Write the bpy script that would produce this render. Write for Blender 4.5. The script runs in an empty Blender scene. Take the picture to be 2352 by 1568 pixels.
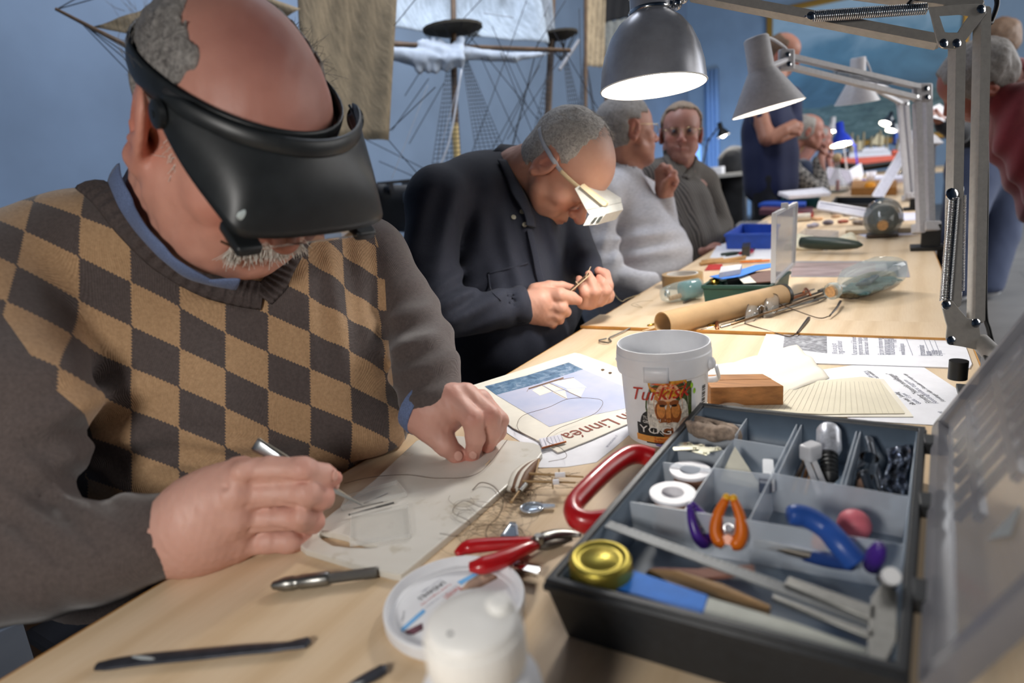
import bpy, bmesh, math, random
import numpy as np
from mathutils import Vector, Matrix
random.seed(7); RNG = np.random.default_rng(7)
SC = bpy.context.scene; COL = SC.collection
PI = math.pi
# ------------------------------------------------------------------ camera
IW, IH, FPX = 2352, 1568, 1400.0
TZ = 0.73
CAM = np.array([0.0, 0.0, TZ + 0.33])
def _axes():
    d = np.array([2045 - IW/2, 328 - IH/2, FPX]); d /= np.linalg.norm(d)
    hv = np.array([1, -.105, 0.0]); n = np.cross(d, hv); n /= np.linalg.norm(n)
    if n[1] > 0: n = -n
    X = np.cross(d, n)
    if X[0] < 0: X = -X
    return np.array([X, d, n])
RW = _axes()                      # world = RW @ (right, down, forward)
def D(x, y, zc):                  # point seen at (x, y) at depth zc
    return CAM + RW @ (np.array([x - IW/2, y - IH/2, FPX]) / FPX * zc)
def T(x, y, z=TZ):                # point of a horizontal plane seen at (x, y)
    v = RW @ np.array([x - IW/2, y - IH/2, FPX]); return CAM + v * ((z - CAM[2]) / v[2])
def TD(x, y, z=TZ):
    return float((RW.T @ (T(x, y, z) - CAM))[2])
cd = bpy.data.cameras.new('camera'); cam = bpy.data.objects.new('camera', cd); COL.objects.link(cam)
cd.sensor_width = 36; cd.lens = 36 * FPX / IW; cd.clip_start = .02; cd.clip_end = 100
m = Matrix(((RW[0][0], -RW[0][1], -RW[0][2], CAM[0]), (RW[1][0], -RW[1][1], -RW[1][2], CAM[1]),
            (RW[2][0], -RW[2][1], -RW[2][2], CAM[2]), (0, 0, 0, 1)))
cam.matrix_world = m; SC.camera = cam
cd.dof.use_dof = True; cd.dof.focus_distance = .92; cd.dof.aperture_fstop = 3.2
# ------------------------------------------------------------------ world, lights, exposure
SC.view_settings.view_transform = 'Standard'; SC.view_settings.look = 'None'
SC.view_settings.gamma = 1; SC.view_settings.exposure = 0.0; SC.view_settings.use_curve_mapping = False
SC.cycles.use_denoising = True
SC.cycles.max_bounces = 8; SC.cycles.transparent_max_bounces = 12; SC.cycles.transmission_bounces = 8
SC.cycles.caustics_reflective = False; SC.cycles.caustics_refractive = False
SC.cycles.sample_clamp_indirect = 6
w = bpy.data.worlds.new('world'); SC.world = w; w.use_nodes = True
w.node_tree.nodes['Background'].inputs[0].default_value = (.62, .72, 1, 1)
w.node_tree.nodes['Background'].inputs[1].default_value = .05
def light(name, kind, loc, target, energy, color=(1, 1, 1), size=1.0, sizey=None, spot=None, blend=.4):
    l = bpy.data.lights.new(name, kind); l.energy = energy; l.color = color
    if kind == 'AREA':
        l.size = size
        if sizey: l.shape = 'RECTANGLE'; l.size_y = sizey
    elif kind in ('POINT', 'SPOT'): l.shadow_soft_size = size
    if kind == 'SPOT': l.spot_size = spot; l.spot_blend = blend
    o = bpy.data.objects.new(name, l); COL.objects.link(o); o.location = loc
    dv = Vector(target) - Vector(loc); o.rotation_euler = dv.to_track_quat('-Z', 'Y').to_euler()
    return o
NEUT = (1, .965, .92); BLUE = (.48, .68, 1)
light('side_fill_light', 'AREA', (3.6, 3.2, 2.1), (-1, 2.6, .9), 78, (1, .96, .92), 3.0, 2.0)  # unseen area light added on the right to brighten the people
light('side_fill_light_far', 'AREA', (3.8, 7.0, 2.4), (-1, 9.0, 1.4), 290, (.95, .97, 1), 5.0, 2.0)  # unseen fill added for the far end and the painting
light('gallery_ceiling_light', 'AREA', (.4, 4.5, 3.5), (.2, 4.5, 0), 60, NEUT, 2.0, 6.0)
light('unseen_near_spot', 'SPOT', (-.22, -.42, 1.2), (-.42, .42, .84), 19, NEUT, .09, None, 1.9, .8)  # unseen spot added left of and behind the camera, for cheek and hands
light('wall_wash_blue', 'AREA', (-1.9, .6, .12), (-3.4, 1.0, 1.6), 17, BLUE, .6, 4.0)
light('wall_wash_blue_far', 'AREA', (-2.2, 10.5, .15), (-2.6, 12.6, 1.6), 64, BLUE, 2.2, 1.0)
light('ship_spot', 'AREA', (-1.3, 2.2, 3.2), (-2.6, 3.2, 1.4), 50, (.84, .89, 1), .8, .8)
# ------------------------------------------------------------------ materials
def lin(c):
    if isinstance(c, str):
        c = [int(c[i:i+2], 16) / 255 for i in (0, 2, 4)]
    return tuple(x/12.92 if x <= .04045 else ((x+.055)/1.055)**2.4 for x in c)
class NT:
    def __init__(s, name):
        s.m = bpy.data.materials.new(name); s.m.use_nodes = True; s.t = s.m.node_tree
        s.b = s.t.nodes['Principled BSDF']; s.out = s.t.nodes['Material Output']
    def n(s, typ, **kw):
        nd = s.t.nodes.new(typ)
        for k, v in kw.items():
            if k.startswith('i_'):
                key = k[2:]; key = int(key) if key.isdigit() else key.replace('_', ' ')
                nd.inputs[key].default_value = v
            else: setattr(nd, k, v)
        return nd
    def l(s, a, b): s.t.links.new(a, b)
    def set(s, **kw):
        for k, v in kw.items(): s.b.inputs[k.replace('_', ' ')].default_value = v
    def coord(s, scale=(1, 1, 1), kind='Object', rot=(0, 0, 0)):
        tc = s.n('ShaderNodeTexCoord'); mp = s.n('ShaderNodeMapping')
        mp.inputs['Scale'].default_value = scale; mp.inputs['Rotation'].default_value = rot
        s.l(tc.outputs[kind], mp.inputs[0]); return mp.outputs[0]
    def noise(s, co, scale=10, detail=4, rough=.5, dist=0):
        nd = s.n('ShaderNodeTexNoise', i_Scale=scale, i_Detail=detail, i_Roughness=rough, i_Distortion=dist)
        s.l(co, nd.inputs['Vector']); return nd.outputs[0]
    def ramp(s, fac, stops):
        r = s.n('ShaderNodeValToRGB'); e = r.color_ramp.elements
        while len(e) < len(stops): e.new(.5)
        for i, (p, c) in enumerate(stops): e[i].position = p; e[i].color = (*lin(c), 1)
        s.l(fac, r.inputs[0]); return r.outputs[0]
    def mix(s, fac, a, b, blend='MIX'):
        x = s.n('ShaderNodeMix', data_type='RGBA', blend_type=blend)
        for v, i in ((fac, 0), (a, 6), (b, 7)):
            if hasattr(v, 'is_output'): s.l(v, x.inputs[i])
            else: x.inputs[i].default_value = v if i == 0 else (*lin(v), 1)
        return x.outputs[2]
    def math(s, op, a, b=None, clamp=False):
        x = s.n('ShaderNodeMath', operation=op, use_clamp=clamp)
        for i, v in enumerate((a, b)):
            if v is None: continue
            if hasattr(v, 'is_output'): s.l(v, x.inputs[i])
            else: x.inputs[i].default_value = v
        return x.outputs[0]
    def base(s, c): s.l(c, s.b.inputs['Base Color'])
    def bump(s, h, strength=.3, dist=.002):
        b = s.n('ShaderNodeBump', i_Strength=strength, i_Distance=dist); s.l(h, b.inputs['Height'])
        s.l(b.outputs[0], s.b.inputs['Normal'])
MATS = {}
def mat(name, color=None, rough=.5, metal=0., var=.06, scale=40, bump=0., stretch=(1, 1, 1), spec=.5, trans=0., ior=1.45, alpha=1., coat=0., sheen=0., emit=None):
    if name in MATS: return MATS[name]
    t = NT(name); t.set(Roughness=rough, Metallic=metal, IOR=ior)
    t.b.inputs['Specular IOR Level'].default_value = spec
    if trans: t.b.inputs['Transmission Weight'].default_value = trans
    if coat: t.b.inputs['Coat Weight'].default_value = coat
    if sheen: t.b.inputs['Sheen Weight'].default_value = sheen
    if alpha < 1: t.b.inputs['Alpha'].default_value = alpha
    if emit: t.b.inputs['Emission Color'].default_value = (*lin(color), 1); t.b.inputs['Emission Strength'].default_value = emit
    c = [int(color[i:i+2], 16)/255 for i in (0, 2, 4)]
    nz = t.noise(t.coord(stretch), scale, 4, .6)
    t.base(t.ramp(nz, [(.25, [max(0, x*(1-var)) for x in c]), (.75, [min(1, x*(1+var)) for x in c])]))
    if bump: t.bump(nz, bump, .002)
    MATS[name] = t.m; return t.m
# ------------------------------------------------------------------ objects
def tag(o, label=None, cat=None, group=None, kind=None):
    if label: o['label'] = label
    if cat: o['category'] = cat
    if group: o['group'] = group
    if kind: o['kind'] = kind
    return o
WL = {}
def empty(name, loc, label=None, cat=None, group=None):
    o = bpy.data.objects.new(name, None); COL.objects.link(o); o.location = loc; o.empty_display_size = .02
    WL[o.name] = np.array(loc, float); return tag(o, label, cat, group)
def mkobj(name, V, F, mt, parent=None, at=None, smooth=False, uv=None, col=None, attr=None, mats=None, fm=None, angle=None):
    V = np.asarray(V, float).reshape(-1, 3)
    if parent is not None: org = WL[parent.name]
    elif at is not None: org = np.array(at, float)
    else: org = np.array([V[:, 0].mean(), V[:, 1].mean(), V[:, 2].min()])
    me = bpy.data.meshes.new(name); me.from_pydata((V - org).tolist(), [], [list(map(int, f)) for f in F] if not isinstance(F, np.ndarray) else F.tolist())
    if uv is not None:
        ul = me.uv_layers.new(name='UVMap'); li = np.zeros(len(me.loops), int); me.loops.foreach_get('vertex_index', li)
        ul.data.foreach_set('uv', np.asarray(uv, float)[li][:, :2].ravel())
    if col is not None:
        ca = me.color_attributes.new('Col', 'FLOAT_COLOR', 'POINT')
        c4 = np.ones((len(V), 4)); c4[:, :3] = col; ca.data.foreach_set('color', c4.ravel())
    if attr is not None:
        for k, v in attr.items():
            a = me.attributes.new(k, 'FLOAT_VECTOR', 'POINT'); a.data.foreach_set('vector', np.asarray(v, float).ravel())
    if smooth: me.polygons.foreach_set('use_smooth', [True]*len(me.polygons))
    if angle is not None: me.polygons.foreach_set('use_smooth', [True]*len(me.polygons)); me.set_sharp_from_angle(angle=angle)
    for mm in (mats or [mt]): me.materials.append(mm)
    if fm is not None: me.polygons.foreach_set('material_index', fm)
    me.update()
    o = bpy.data.objects.new(name, me); COL.objects.link(o)
    if parent is not None: o.parent = parent; WL[o.name] = org
    else: o.location = org; WL[o.name] = org
    return o
def nrm(v): v = np.asarray(v, float); return v/np.linalg.norm(v)
def frame(ax, hint=(0, 0, 1)):
    ax = nrm(ax); h = np.array(hint, float)
    if abs(np.dot(ax, nrm(h))) > .98: h = np.array([1., 0, 0])
    a = nrm(np.cross(h, ax)); return a, np.cross(ax, a), ax
class MB:
    def __init__(s): s.V = []; s.F = []; s.UV = []; s.n = 0; s.fm = []
    def add(s, V, F, uv=None, mi=0):
        V = np.asarray(V, float); s.V.append(V); s.F += [[int(i)+s.n for i in f] for f in F]
        s.UV.append(np.zeros((len(V), 2)) if uv is None else np.asarray(uv, float)); s.n += len(V); s.fm += [mi]*len(F); return s
    def box(s, c, size, A=None, mi=0, taper=1.):
        A = np.eye(3) if A is None else np.array(A, float); h = np.array(size)/2
        P = np.array([[x, y, z] for z in (-1, 1) for y in (-1, 1) for x in (-1, 1)], float)
        P[:4, :2] *= taper
        return s.add(np.array(c) + (P*h) @ A, [(0, 2, 3, 1), (4, 5, 7, 6), (0, 1, 5, 4), (2, 6, 7, 3), (0, 4, 6, 2), (1, 3, 7, 5)], mi=mi)
    def rbox(s, c, size, A=None, r=.004, n=3, mi=0):   # rounded-corner prism (corners in local xy)
        A = np.eye(3) if A is None else np.array(A, float); hx, hy, hz = np.array(size)/2; pts = []
        for (sx, sy, a0) in ((1, 1, 0), (-1, 1, 90), (-1, -1, 180), (1, -1, 270)):
            for k in range(n+1):
                a = math.radians(a0 + 90*k/n); pts.append((sx*(hx-r)+r*math.cos(a), sy*(hy-r)+r*math.sin(a)))
        m_ = len(pts); e = min(r*.5, hz*.5); rings = []
        for z, q in ((-hz, 1-e/max(hx, hy)), (-hz+e, 1), (hz-e, 1), (hz, 1-e/max(hx, hy))):
            rings += [(x*q, y*q, z) for x, y in pts]
        F = [[k*m_+i, k*m_+(i+1) % m_, (k+1)*m_+(i+1) % m_, (k+1)*m_+i] for k in range(3) for i in range(m_)]
        F += [list(range(m_))[::-1], [3*m_+i for i in range(m_)]]
        return s.add(np.array(c) + np.array(rings) @ A, F, mi=mi)
    def lathe(s, prof, c=(0, 0, 0), ax=(0, 0, 1), n=24, cap=True, mi=0, uvs=False):
        a, b, x = frame(ax); V = []; F = []; m_ = len(prof); uv = []
        for j, (r, h) in enumerate(prof):
            for i in range(n):
                t = 2*PI*i/n; V.append(np.array(c) + a*r*math.cos(t) + b*r*math.sin(t) + x*h); uv.append((i/n, j/(m_-1)))
        F = [[j*n+i, j*n+(i+1) % n, (j+1)*n+(i+1) % n, (j+1)*n+i] for j in range(m_-1) for i in range(n)]
        if cap: F += [list(range(n))[::-1], [(m_-1)*n+i for i in range(n)]]
        return s.add(V, F, uv, mi)
    def cyl(s, p, q, r, r2=None, n=14, mi=0):
        p = np.array(p, float); q = np.array(q, float); L_ = np.linalg.norm(q-p)
        return s.lathe([(r, 0), (r if r2 is None else r2, L_)], p, q-p, n, True, mi)
    def tube(s, pts, r, n=8, closed=False, flat=None, mi=0, hint=(0, 0, 1), cap=True):
        P = np.array(pts, float); m_ = len(P); V = []; r_ = np.broadcast_to(np.asarray(r, float), (m_,))
        pa = None
        for i in range(m_):
            t = nrm(P[(i+1) % m_] - P[i-1]) if closed else nrm(P[min(i+1, m_-1)] - P[max(i-1, 0)])
            if flat is not None: hh = flat if np.ndim(flat) == 1 else flat[i]; a = nrm(hh[:3] - t*np.dot(hh[:3], t))
            elif pa is None: a = frame(t, hint)[0]
            else: a = nrm(pa - t*np.dot(pa, t))
            pa = a; b = np.cross(t, a); fl = 1. if flat is None else (hh[3] if len(hh) > 3 else 1.)
            for k in range(n):
                an = 2*PI*k/n; V.append(P[i] + a*r_[i]*fl*math.cos(an) + b*r_[i]*math.sin(an))
        F = [[i*n+k, i*n+(k+1) % n, ((i+1) % m_)*n+(k+1) % n, ((i+1) % m_)*n+k] for i in range(m_ if closed else m_-1) for k in range(n)]
        if not closed and cap: F += [list(range(n))[::-1], [(m_-1)*n+k for k in range(n)]]
        return s.add(V, F, mi=mi)
    def prism(s, poly, up, mi=0):      # polygon of 3-D points extruded along vector up
        P = np.array(poly, float); n = len(P); V = np.vstack([P, P + np.array(up)])
        F = [list(range(n))[::-1], list(range(n, 2*n))] + [[i, (i+1) % n, n+(i+1) % n, n+i] for i in range(n)]
        return s.add(V, F, mi=mi)
    def grid(s, fn, nu, nv, mi=0, thick=0):
        V = np.array([fn(i/nu, j/nv) for j in range(nv+1) for i in range(nu+1)], float); uv = [(i/nu, j/nv) for j in range(nv+1) for i in range(nu+1)]
        F = [[j*(nu+1)+i, j*(nu+1)+i+1, (j+1)*(nu+1)+i+1, (j+1)*(nu+1)+i] for j in range(nv) for i in range(nu)]
        if thick:
            N = len(V); b = [j*(nu+1) for j in range(nv+1)]
            V2 = V.copy(); V2[:, 2] -= thick; F2 = [[i+N for i in f[::-1]] for f in F]
            rim = [i for i in range(nu+1)] + [(j+1)*(nu+1)-1 for j in range(1, nv+1)] + [nv*(nu+1)+i for i in range(nu-1, -1, -1)] + [j*(nu+1) for j in range(nv-1, 0, -1)]
            F3 = [[rim[(k+1) % len(rim)], rim[k], rim[k]+N, rim[(k+1) % len(rim)]+N] for k in range(len(rim))]
            return s.add(np.vstack([V, V2]), F+F2+F3, uv+uv, mi)
        return s.add(V, F, uv, mi)
    def sphere(s, c, r, n=12, A=None, mi=0):
        A = np.eye(3) if A is None else np.array(A, float); r = np.broadcast_to(np.asarray(r, float), (3,)); V = []; m_ = max(4, n//2)
        for j in range(m_+1):
            t = PI*j/m_
            for i in range(n):
                p = 2*PI*i/n; V.append((math.sin(t)*math.cos(p), math.sin(t)*math.sin(p), math.cos(t)))
        F = [[j*n+i, (j+1)*n+i, (j+1)*n+(i+1) % n, j*n+(i+1) % n] for j in range(m_) for i in range(n)]
        return s.add(np.array(c) + (np.array(V)*r) @ A, F, mi=mi)
    def build(s, name, mt, parent=None, label=None, cat=None, group=None, kind=None, at=None, smooth=False, angle=.6, bevel=0, uv=False, mats=None):
        o = mkobj(name, np.vstack(s.V), s.F, mt, parent, at, smooth, np.vstack(s.UV) if uv else None, mats=mats, fm=s.fm if mats else None, angle=None if smooth else angle)
        if bevel:
            b = o.modifiers.new('bevel', 'BEVEL'); b.width = bevel; b.segments = 2; b.limit_method = 'ANGLE'; b.angle_limit = .7
        return tag(o, label, cat, group, kind)
def bez(pts, n=8):                       # Catmull-Rom through points
    P = np.array(pts, float); Q = np.vstack([2*P[0]-P[1], P, 2*P[-1]-P[-2]]); out = []
    for i in range(1, len(Q)-2):
        for k in range(n):
            t = k/n; a, b, c, d = Q[i-1], Q[i], Q[i+1], Q[i+2]
            out.append(.5*(2*b + (c-a)*t + (2*a-5*b+4*c-d)*t*t + (3*b-a-3*c+d)*t**3))
    out.append(P[-1]); return np.array(out)
FONT = {}
def text3d(name, body, size, origin, xdir, up, mt, parent=None, depth=.0002, align='LEFT', shear=0, offset=0, at=None):
    cu = bpy.data.curves.new(name, 'FONT'); cu.body = body; cu.size = size; cu.extrude = depth; cu.align_x = align; cu.shear = shear; cu.offset = offset; cu.resolution_u = 2
    tmp = bpy.data.objects.new(name, cu); COL.objects.link(tmp)
    dg = bpy.context.evaluated_depsgraph_get(); me = bpy.data.meshes.new_from_object(tmp.evaluated_get(dg)); bpy.data.objects.remove(tmp)
    V = np.array([v.co for v in me.vertices]) if len(me.vertices) else np.zeros((3, 3)); F = [list(p.vertices) for p in me.polygons]
    X = nrm(xdir); U = np.array(up, float); U = nrm(U - X*np.dot(U, X)); N = np.cross(X, U)
    W_ = np.array(origin) + V[:, :1]*X + V[:, 1:2]*U + V[:, 2:3]*N
    return W_, F, V
def text(name, body, size, origin, xdir, up, mt, parent, depth=.0002, align='LEFT', shear=0, offset=0, warp=None):
    W_, F, V = text3d(name, body, size, origin, xdir, up, mt, parent, depth, align, shear, offset)
    if warp is not None: W_ = np.array([warp(v) for v in V])
    return mkobj(name, W_, F, mt, parent)
# ------------------------------------------------------------------ implicit surfaces for organic shapes
class Field:
    def __init__(s, lo, hi, h):
        s.h = h; s.lo = np.array(lo, float); s.n = np.ceil((np.array(hi) - s.lo)/h).astype(int) + 1
        s.D = np.full(s.n, 9., np.float32); s.M = np.eye(3); s.c = np.zeros(3); s.sc = 1.
    def xf(s, c=(0, 0, 0), M=None, sc=1.): s.c = np.array(c, float); s.M = np.eye(3) if M is None else np.array(M, float); s.sc = sc; return s   # rows of M = local axes
    def tw(s, p): return s.c + s.sc*(np.asarray(p, float) @ s.M)
    def _sub(s, lo, hi, m_):
        a = np.clip(np.floor((lo - m_ - s.lo)/s.h).astype(int), 0, s.n); b = np.clip(np.ceil((hi + m_ - s.lo)/s.h).astype(int)+1, 0, s.n)
        if (b <= a).any(): return None
        ax = [(s.lo[i] + s.h*np.arange(a[i], b[i])).astype(np.float32) for i in range(3)]
        return (slice(a[0], b[0]), slice(a[1], b[1]), slice(a[2], b[2])), np.stack(np.meshgrid(*ax, indexing='ij'), -1)
    def _put(s, sl, d, k, op):
        A = s.D[sl]
        if op == 'cut':
            d = -d; hh = np.maximum(k - np.abs(A - d), 0)/k if k else 0; s.D[sl] = np.maximum(A, d) + hh*hh*k/4
        else:
            hh = np.maximum(k - np.abs(A - d), 0)/k if k else 0; s.D[sl] = np.minimum(A, d) - hh*hh*k/4
    def cap(s, p, q, r, r2=None, k=.01, op='add'):
        p = s.tw(p); q = s.tw(q); r *= s.sc; r2 = r if r2 is None else r2*s.sc; k *= s.sc; R_ = max(r, r2)
        g = s._sub(np.minimum(p, q), np.maximum(p, q), R_ + k + 2*s.h)
        if g is None: return s
        sl, P = g; ab = (q-p).astype(np.float32); L2 = float(ab @ ab) + 1e-12
        t = np.clip(((P - p.astype(np.float32)) @ ab)/L2, 0, 1); dd = P - p.astype(np.float32) - t[..., None]*ab
        s._put(sl, np.sqrt((dd*dd).sum(-1)) - (r + (r2-r)*t), k, op); return s
    def ball(s, p, r, k=.01, op='add'): return s.cap(p, np.array(p)+1e-6, r, None, k, op)
    def chain(s, pts, rs, k=.01, op='add'):
        for i in range(len(pts)-1): s.cap(pts[i], pts[i+1], rs[i], rs[i+1], k if i == 0 else min(k, .004 if k < .02 else k*.6), op)
        return s
    def ell(s, c, r, A=None, k=.01, op='add'):
        A = np.eye(3) if A is None else np.array(A, float); A = A @ s.M; c = s.tw(c); r = np.array(r, float)*s.sc; k *= s.sc
        ext = np.sqrt(((A*r[:, None])**2).sum(0)); g = s._sub(c-ext, c+ext, k + 2*s.h)
        if g is None: return s
        sl, P = g; q = (P - c.astype(np.float32)) @ A.T.astype(np.float32)
        k0 = np.sqrt(((q/r)**2).sum(-1)) + 1e-9; k1 = np.sqrt(((q/(r*r))**2).sum(-1)) + 1e-9
        s._put(sl, k0*(k0-1)/k1, k, op); return s
    def disp(s, fn, band=.03):
        m_ = np.abs(s.D) < band; idx = np.argwhere(m_); P = s.lo + idx*s.h; s.D[m_] += fn(P).astype(np.float32); return s
    def plane(s, p, n_, k=.003):      # keep the side the normal points away from
        p = s.tw(p); n_ = nrm(np.asarray(n_) @ s.M); ax = [s.lo[i] + s.h*np.arange(s.n[i]) for i in range(3)]
        d = ((ax[0]-p[0])*n_[0])[:, None, None] + ((ax[1]-p[1])*n_[1])[None, :, None] + ((ax[2]-p[2])*n_[2])[None, None, :]
        s.D = np.maximum(s.D, d.astype(np.float32)); return s
    def mesh(s, smooth=1):
        D_ = s.D; n = s.n; ins = D_ < 0
        c8 = [(i, j, k) for i in (0, 1) for j in (0, 1) for k in (0, 1)]
        cnt = np.zeros(n-1, np.int8)
        for (i, j, k) in c8: cnt += ins[i:n[0]-1+i, j:n[1]-1+j, k:n[2]-1+k]
        act = np.argwhere((cnt > 0) & (cnt < 8)); idm = np.full(n-1, -1, np.int64); idm[tuple(act.T)] = np.arange(len(act))
        val = np.stack([D_[act[:, 0]+i, act[:, 1]+j, act[:, 2]+k] for (i, j, k) in c8], 1).astype(float)
        acc = np.zeros((len(act), 3)); ct = np.zeros(len(act))
        for a in range(8):
            for b in range(a+1, 8):
                da = np.array(c8[b]) - np.array(c8[a])
                if np.abs(da).sum() != 1: continue
                va, vb = val[:, a], val[:, b]; m_ = (va < 0) != (vb < 0); t = va[m_]/(va[m_]-vb[m_])
                acc[m_] += np.array(c8[a]) + t[:, None]*da; ct[m_] += 1
        V = s.lo + (act + acc/ct[:, None])*s.h; Q = []
        for ax in range(3):
            sa = [slice(None)]*3; sb = [slice(None)]*3; sa[ax] = slice(0, -1); sb[ax] = slice(1, None)
            A, B = ins[tuple(sa)], ins[tuple(sb)]; e = np.argwhere(A != B); u, v = [(1, 2), (2, 0), (0, 1)][ax]
            e = e[(e[:, u] > 0) & (e[:, v] > 0) & (e[:, u] < n[u]-1) & (e[:, v] < n[v]-1)]
            if not len(e): continue
            fl = A[tuple(e.T)]; q = []
            for du, dv in ((1, 1), (0, 1), (0, 0), (1, 0)):
                c = e.copy(); c[:, u] -= du; c[:, v] -= dv; q.append(idm[tuple(c.T)])
            q = np.stack(q, 1); q[~fl] = q[~fl][:, ::-1]; Q.append(q)
        F = np.vstack(Q); F = F[(F >= 0).all(1)]
        for _ in range(smooth):
            S = np.zeros_like(V); W_ = np.zeros(len(V))
            for a in range(4):
                i, j = F[:, a], F[:, (a+1) % 4]
                for k3 in range(3): S[:, k3] += np.bincount(i, V[j, k3], len(V)) + np.bincount(j, V[i, k3], len(V))
                W_ += np.bincount(i, minlength=len(V)) + np.bincount(j, minlength=len(V))
            V = .4*V + .6*S/np.maximum(W_, 1)[:, None]
        return V, F
def vnoise(P, s, seed=0):     # cheap smooth pseudo-noise
    P = np.asarray(P)*s; r = np.random.default_rng(seed); o = 0
    for k in range(5):
        d = r.normal(size=3); o = o + np.sin(P @ d*(1+.35*k) + r.uniform(0, 6))
    return o/5
def pxr(rp, zc): return rp*zc/FPX
def joinmesh(parts):
    V = []; F = []; C = []; n = 0
    for (v, f, c) in parts: V.append(v); F.append(np.asarray(f)+n); C.append(c); n += len(v)
    return np.vstack(V), np.vstack(F), np.vstack(C)
# ------------------------------------------------------------------ room
def wallmat(name, c, sc=2.):
    t = NT(name); n1 = t.noise(t.coord(), sc, 4, .55); n2 = t.noise(t.coord(), 60, 3, .6)
    a = [int(c[i:i+2], 16)/255 for i in (0, 2, 4)]
    t.base(t.ramp(n1, [(.3, [x*.95 for x in a]), (.7, [min(1, x*1.04) for x in a])])); t.set(Roughness=.85); t.bump(n2, .15, .001); return t.m
M_wall = wallmat('wall_paint', '778AA2'); M_back = wallmat('wall_back_paint', '7E93A8')
def floor_mat():
    t = NT('stone_floor'); co = t.coord(); n = t.noise(co, 3, 5, .6)
    br = t.n('ShaderNodeTexBrick', i_Scale=1.0); br.offset = .5; br.inputs['Mortar Size'].default_value = .006; br.inputs['Brick Width'].default_value = .9; br.inputs['Row Height'].default_value = .6
    t.l(co, br.inputs['Vector']); br.inputs['Color1'].default_value = (*lin('6F6E6D'), 1); br.inputs['Color2'].default_value = (*lin('787675'), 1); br.inputs['Mortar'].default_value = (*lin('575655'), 1)
    t.base(t.mix(.35, br.outputs[0], t.ramp(n, [(.3, '62605F'), (.7, '878584')]))); t.set(Roughness=.45); return t.m
MB().box((.7, 4.5, -.05), (9, 18, .1)).build('floor', floor_mat(), kind='structure', label='grey stone gallery floor', at=(0, 0, 0))
MB().box((-3.4, 5, 2.8), (.12, 18, 5.8)).build('wall_left', M_wall, kind='structure', label='blue lit gallery wall behind the model ships', at=(-3.4, 0, 0))
MB().box((.7, 12.6, 2.8), (8.1, .12, 5.8)).build('wall_back', M_back, kind='structure', label='grey blue end wall with the sea painting', at=(0, 12.6, 0))
MB().box((4.6, 5, 2.8), (.12, 18, 5.8)).build('wall_right', M_back, kind='structure', label='grey blue wall on the far side of the hall', at=(4.6, 0, 0))
MB().box((.7, -4, 2.8), (8.1, .12, 5.8)).build('wall_near', M_back, kind='structure', label='grey blue wall at the near end', at=(0, -4, 0))
MB().box((.7, 4.5, 5.7), (9, 18, .1)).build('ceiling', mat('ceiling_paint', '5A636E', .9), kind='structure', label='dark grey hall ceiling', at=(0, 0, 5.7))
# ------------------------------------------------------------------ tables
def wood_mat(name='birch_veneer', rot=0.2):
    t = NT(name); co = t.coord((1.0, .16, 1), rot=(0, 0, rot)); 
    w_ = t.n('ShaderNodeTexWave', wave_type='BANDS', bands_direction='X', i_Scale=6., i_Distortion=7., i_Detail=3., i_Detail_Scale=1.2); t.l(co, w_.inputs[0])
    fine = t.noise(t.coord((60, 4, 60)), 6, 3, .6); big = t.noise(t.coord(), 1.8, 3)
    c1 = t.ramp(w_.outputs[1], [(.0, 'CDB594'), (.35, 'D9C3A4'), (1, 'DECAAE')])
    c2 = t.mix(.22, c1, t.ramp(fine, [(.3, 'C9A880'), (.7, 'E8D3B4')]))
    t.base(t.mix(.25, c2, t.ramp(big, [(.3, 'CFAE86'), (.7, 'E2CBAC')]))); t.set(Roughness=.5); t.b.inputs['Specular IOR Level'].default_value = .3; t.bump(fine, .05, .0005); return t.m
M_wood = wood_mat(); M_edge = mat('table_edge_wood', 'B98542', .5, var=.12, scale=30, stretch=(1, .1, 1))
M_steel = mat('table_leg_metal', '8C8F93', .35, .9)
TX0, TX1 = -.572, .13
def table(y0, y1, label, x0=TX0, x1=TX1, z=TZ, legs=True):
    e = empty('table', ((x0+x1)/2, (y0+y1)/2, 0), label, 'table', 'birch tables pushed end to end')
    MB().box(((x0+x1)/2, (y0+y1)/2, z-.0125), (x1-x0-.004, y1-y0-.004, .025)).build('table_top', M_wood, e, bevel=.0015)
    for k, (cx, cy, sx, sy) in enumerate(((x0+.001, (y0+y1)/2, .002, y1-y0-.002), (x1-.001, (y0+y1)/2, .002, y1-y0-.002), ((x0+x1)/2, y0+.001, x1-x0-.002, .002), ((x0+x1)/2, y1-.001, x1-x0-.002, .002))):
        MB().box((cx, cy, z-.013), (sx, sy, .0245)).build('edge_band', M_edge, e)
    if legs:
        for sx in (x0+.06, x1-.06):
            for sy in (y0+.08, y1-.08): MB().cyl((sx, sy, 0), (sx, sy, z-.025), .017).build('leg', M_steel, e)
        MB().box(((x0+x1)/2, y0+.08, z-.045), (x1-x0-.12, .025, .04)).build('apron', M_steel, e)
        MB().box(((x0+x1)/2, y1-.08, z-.045), (x1-x0-.12, .025, .04)).build('apron', M_steel, e)
    return e
table(-.35, 1.205, 'nearest birch table holding the toolbox and cutting board')
table(1.209, 2.62, 'second birch table with the green box and bottle ship', z=TZ)
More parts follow.
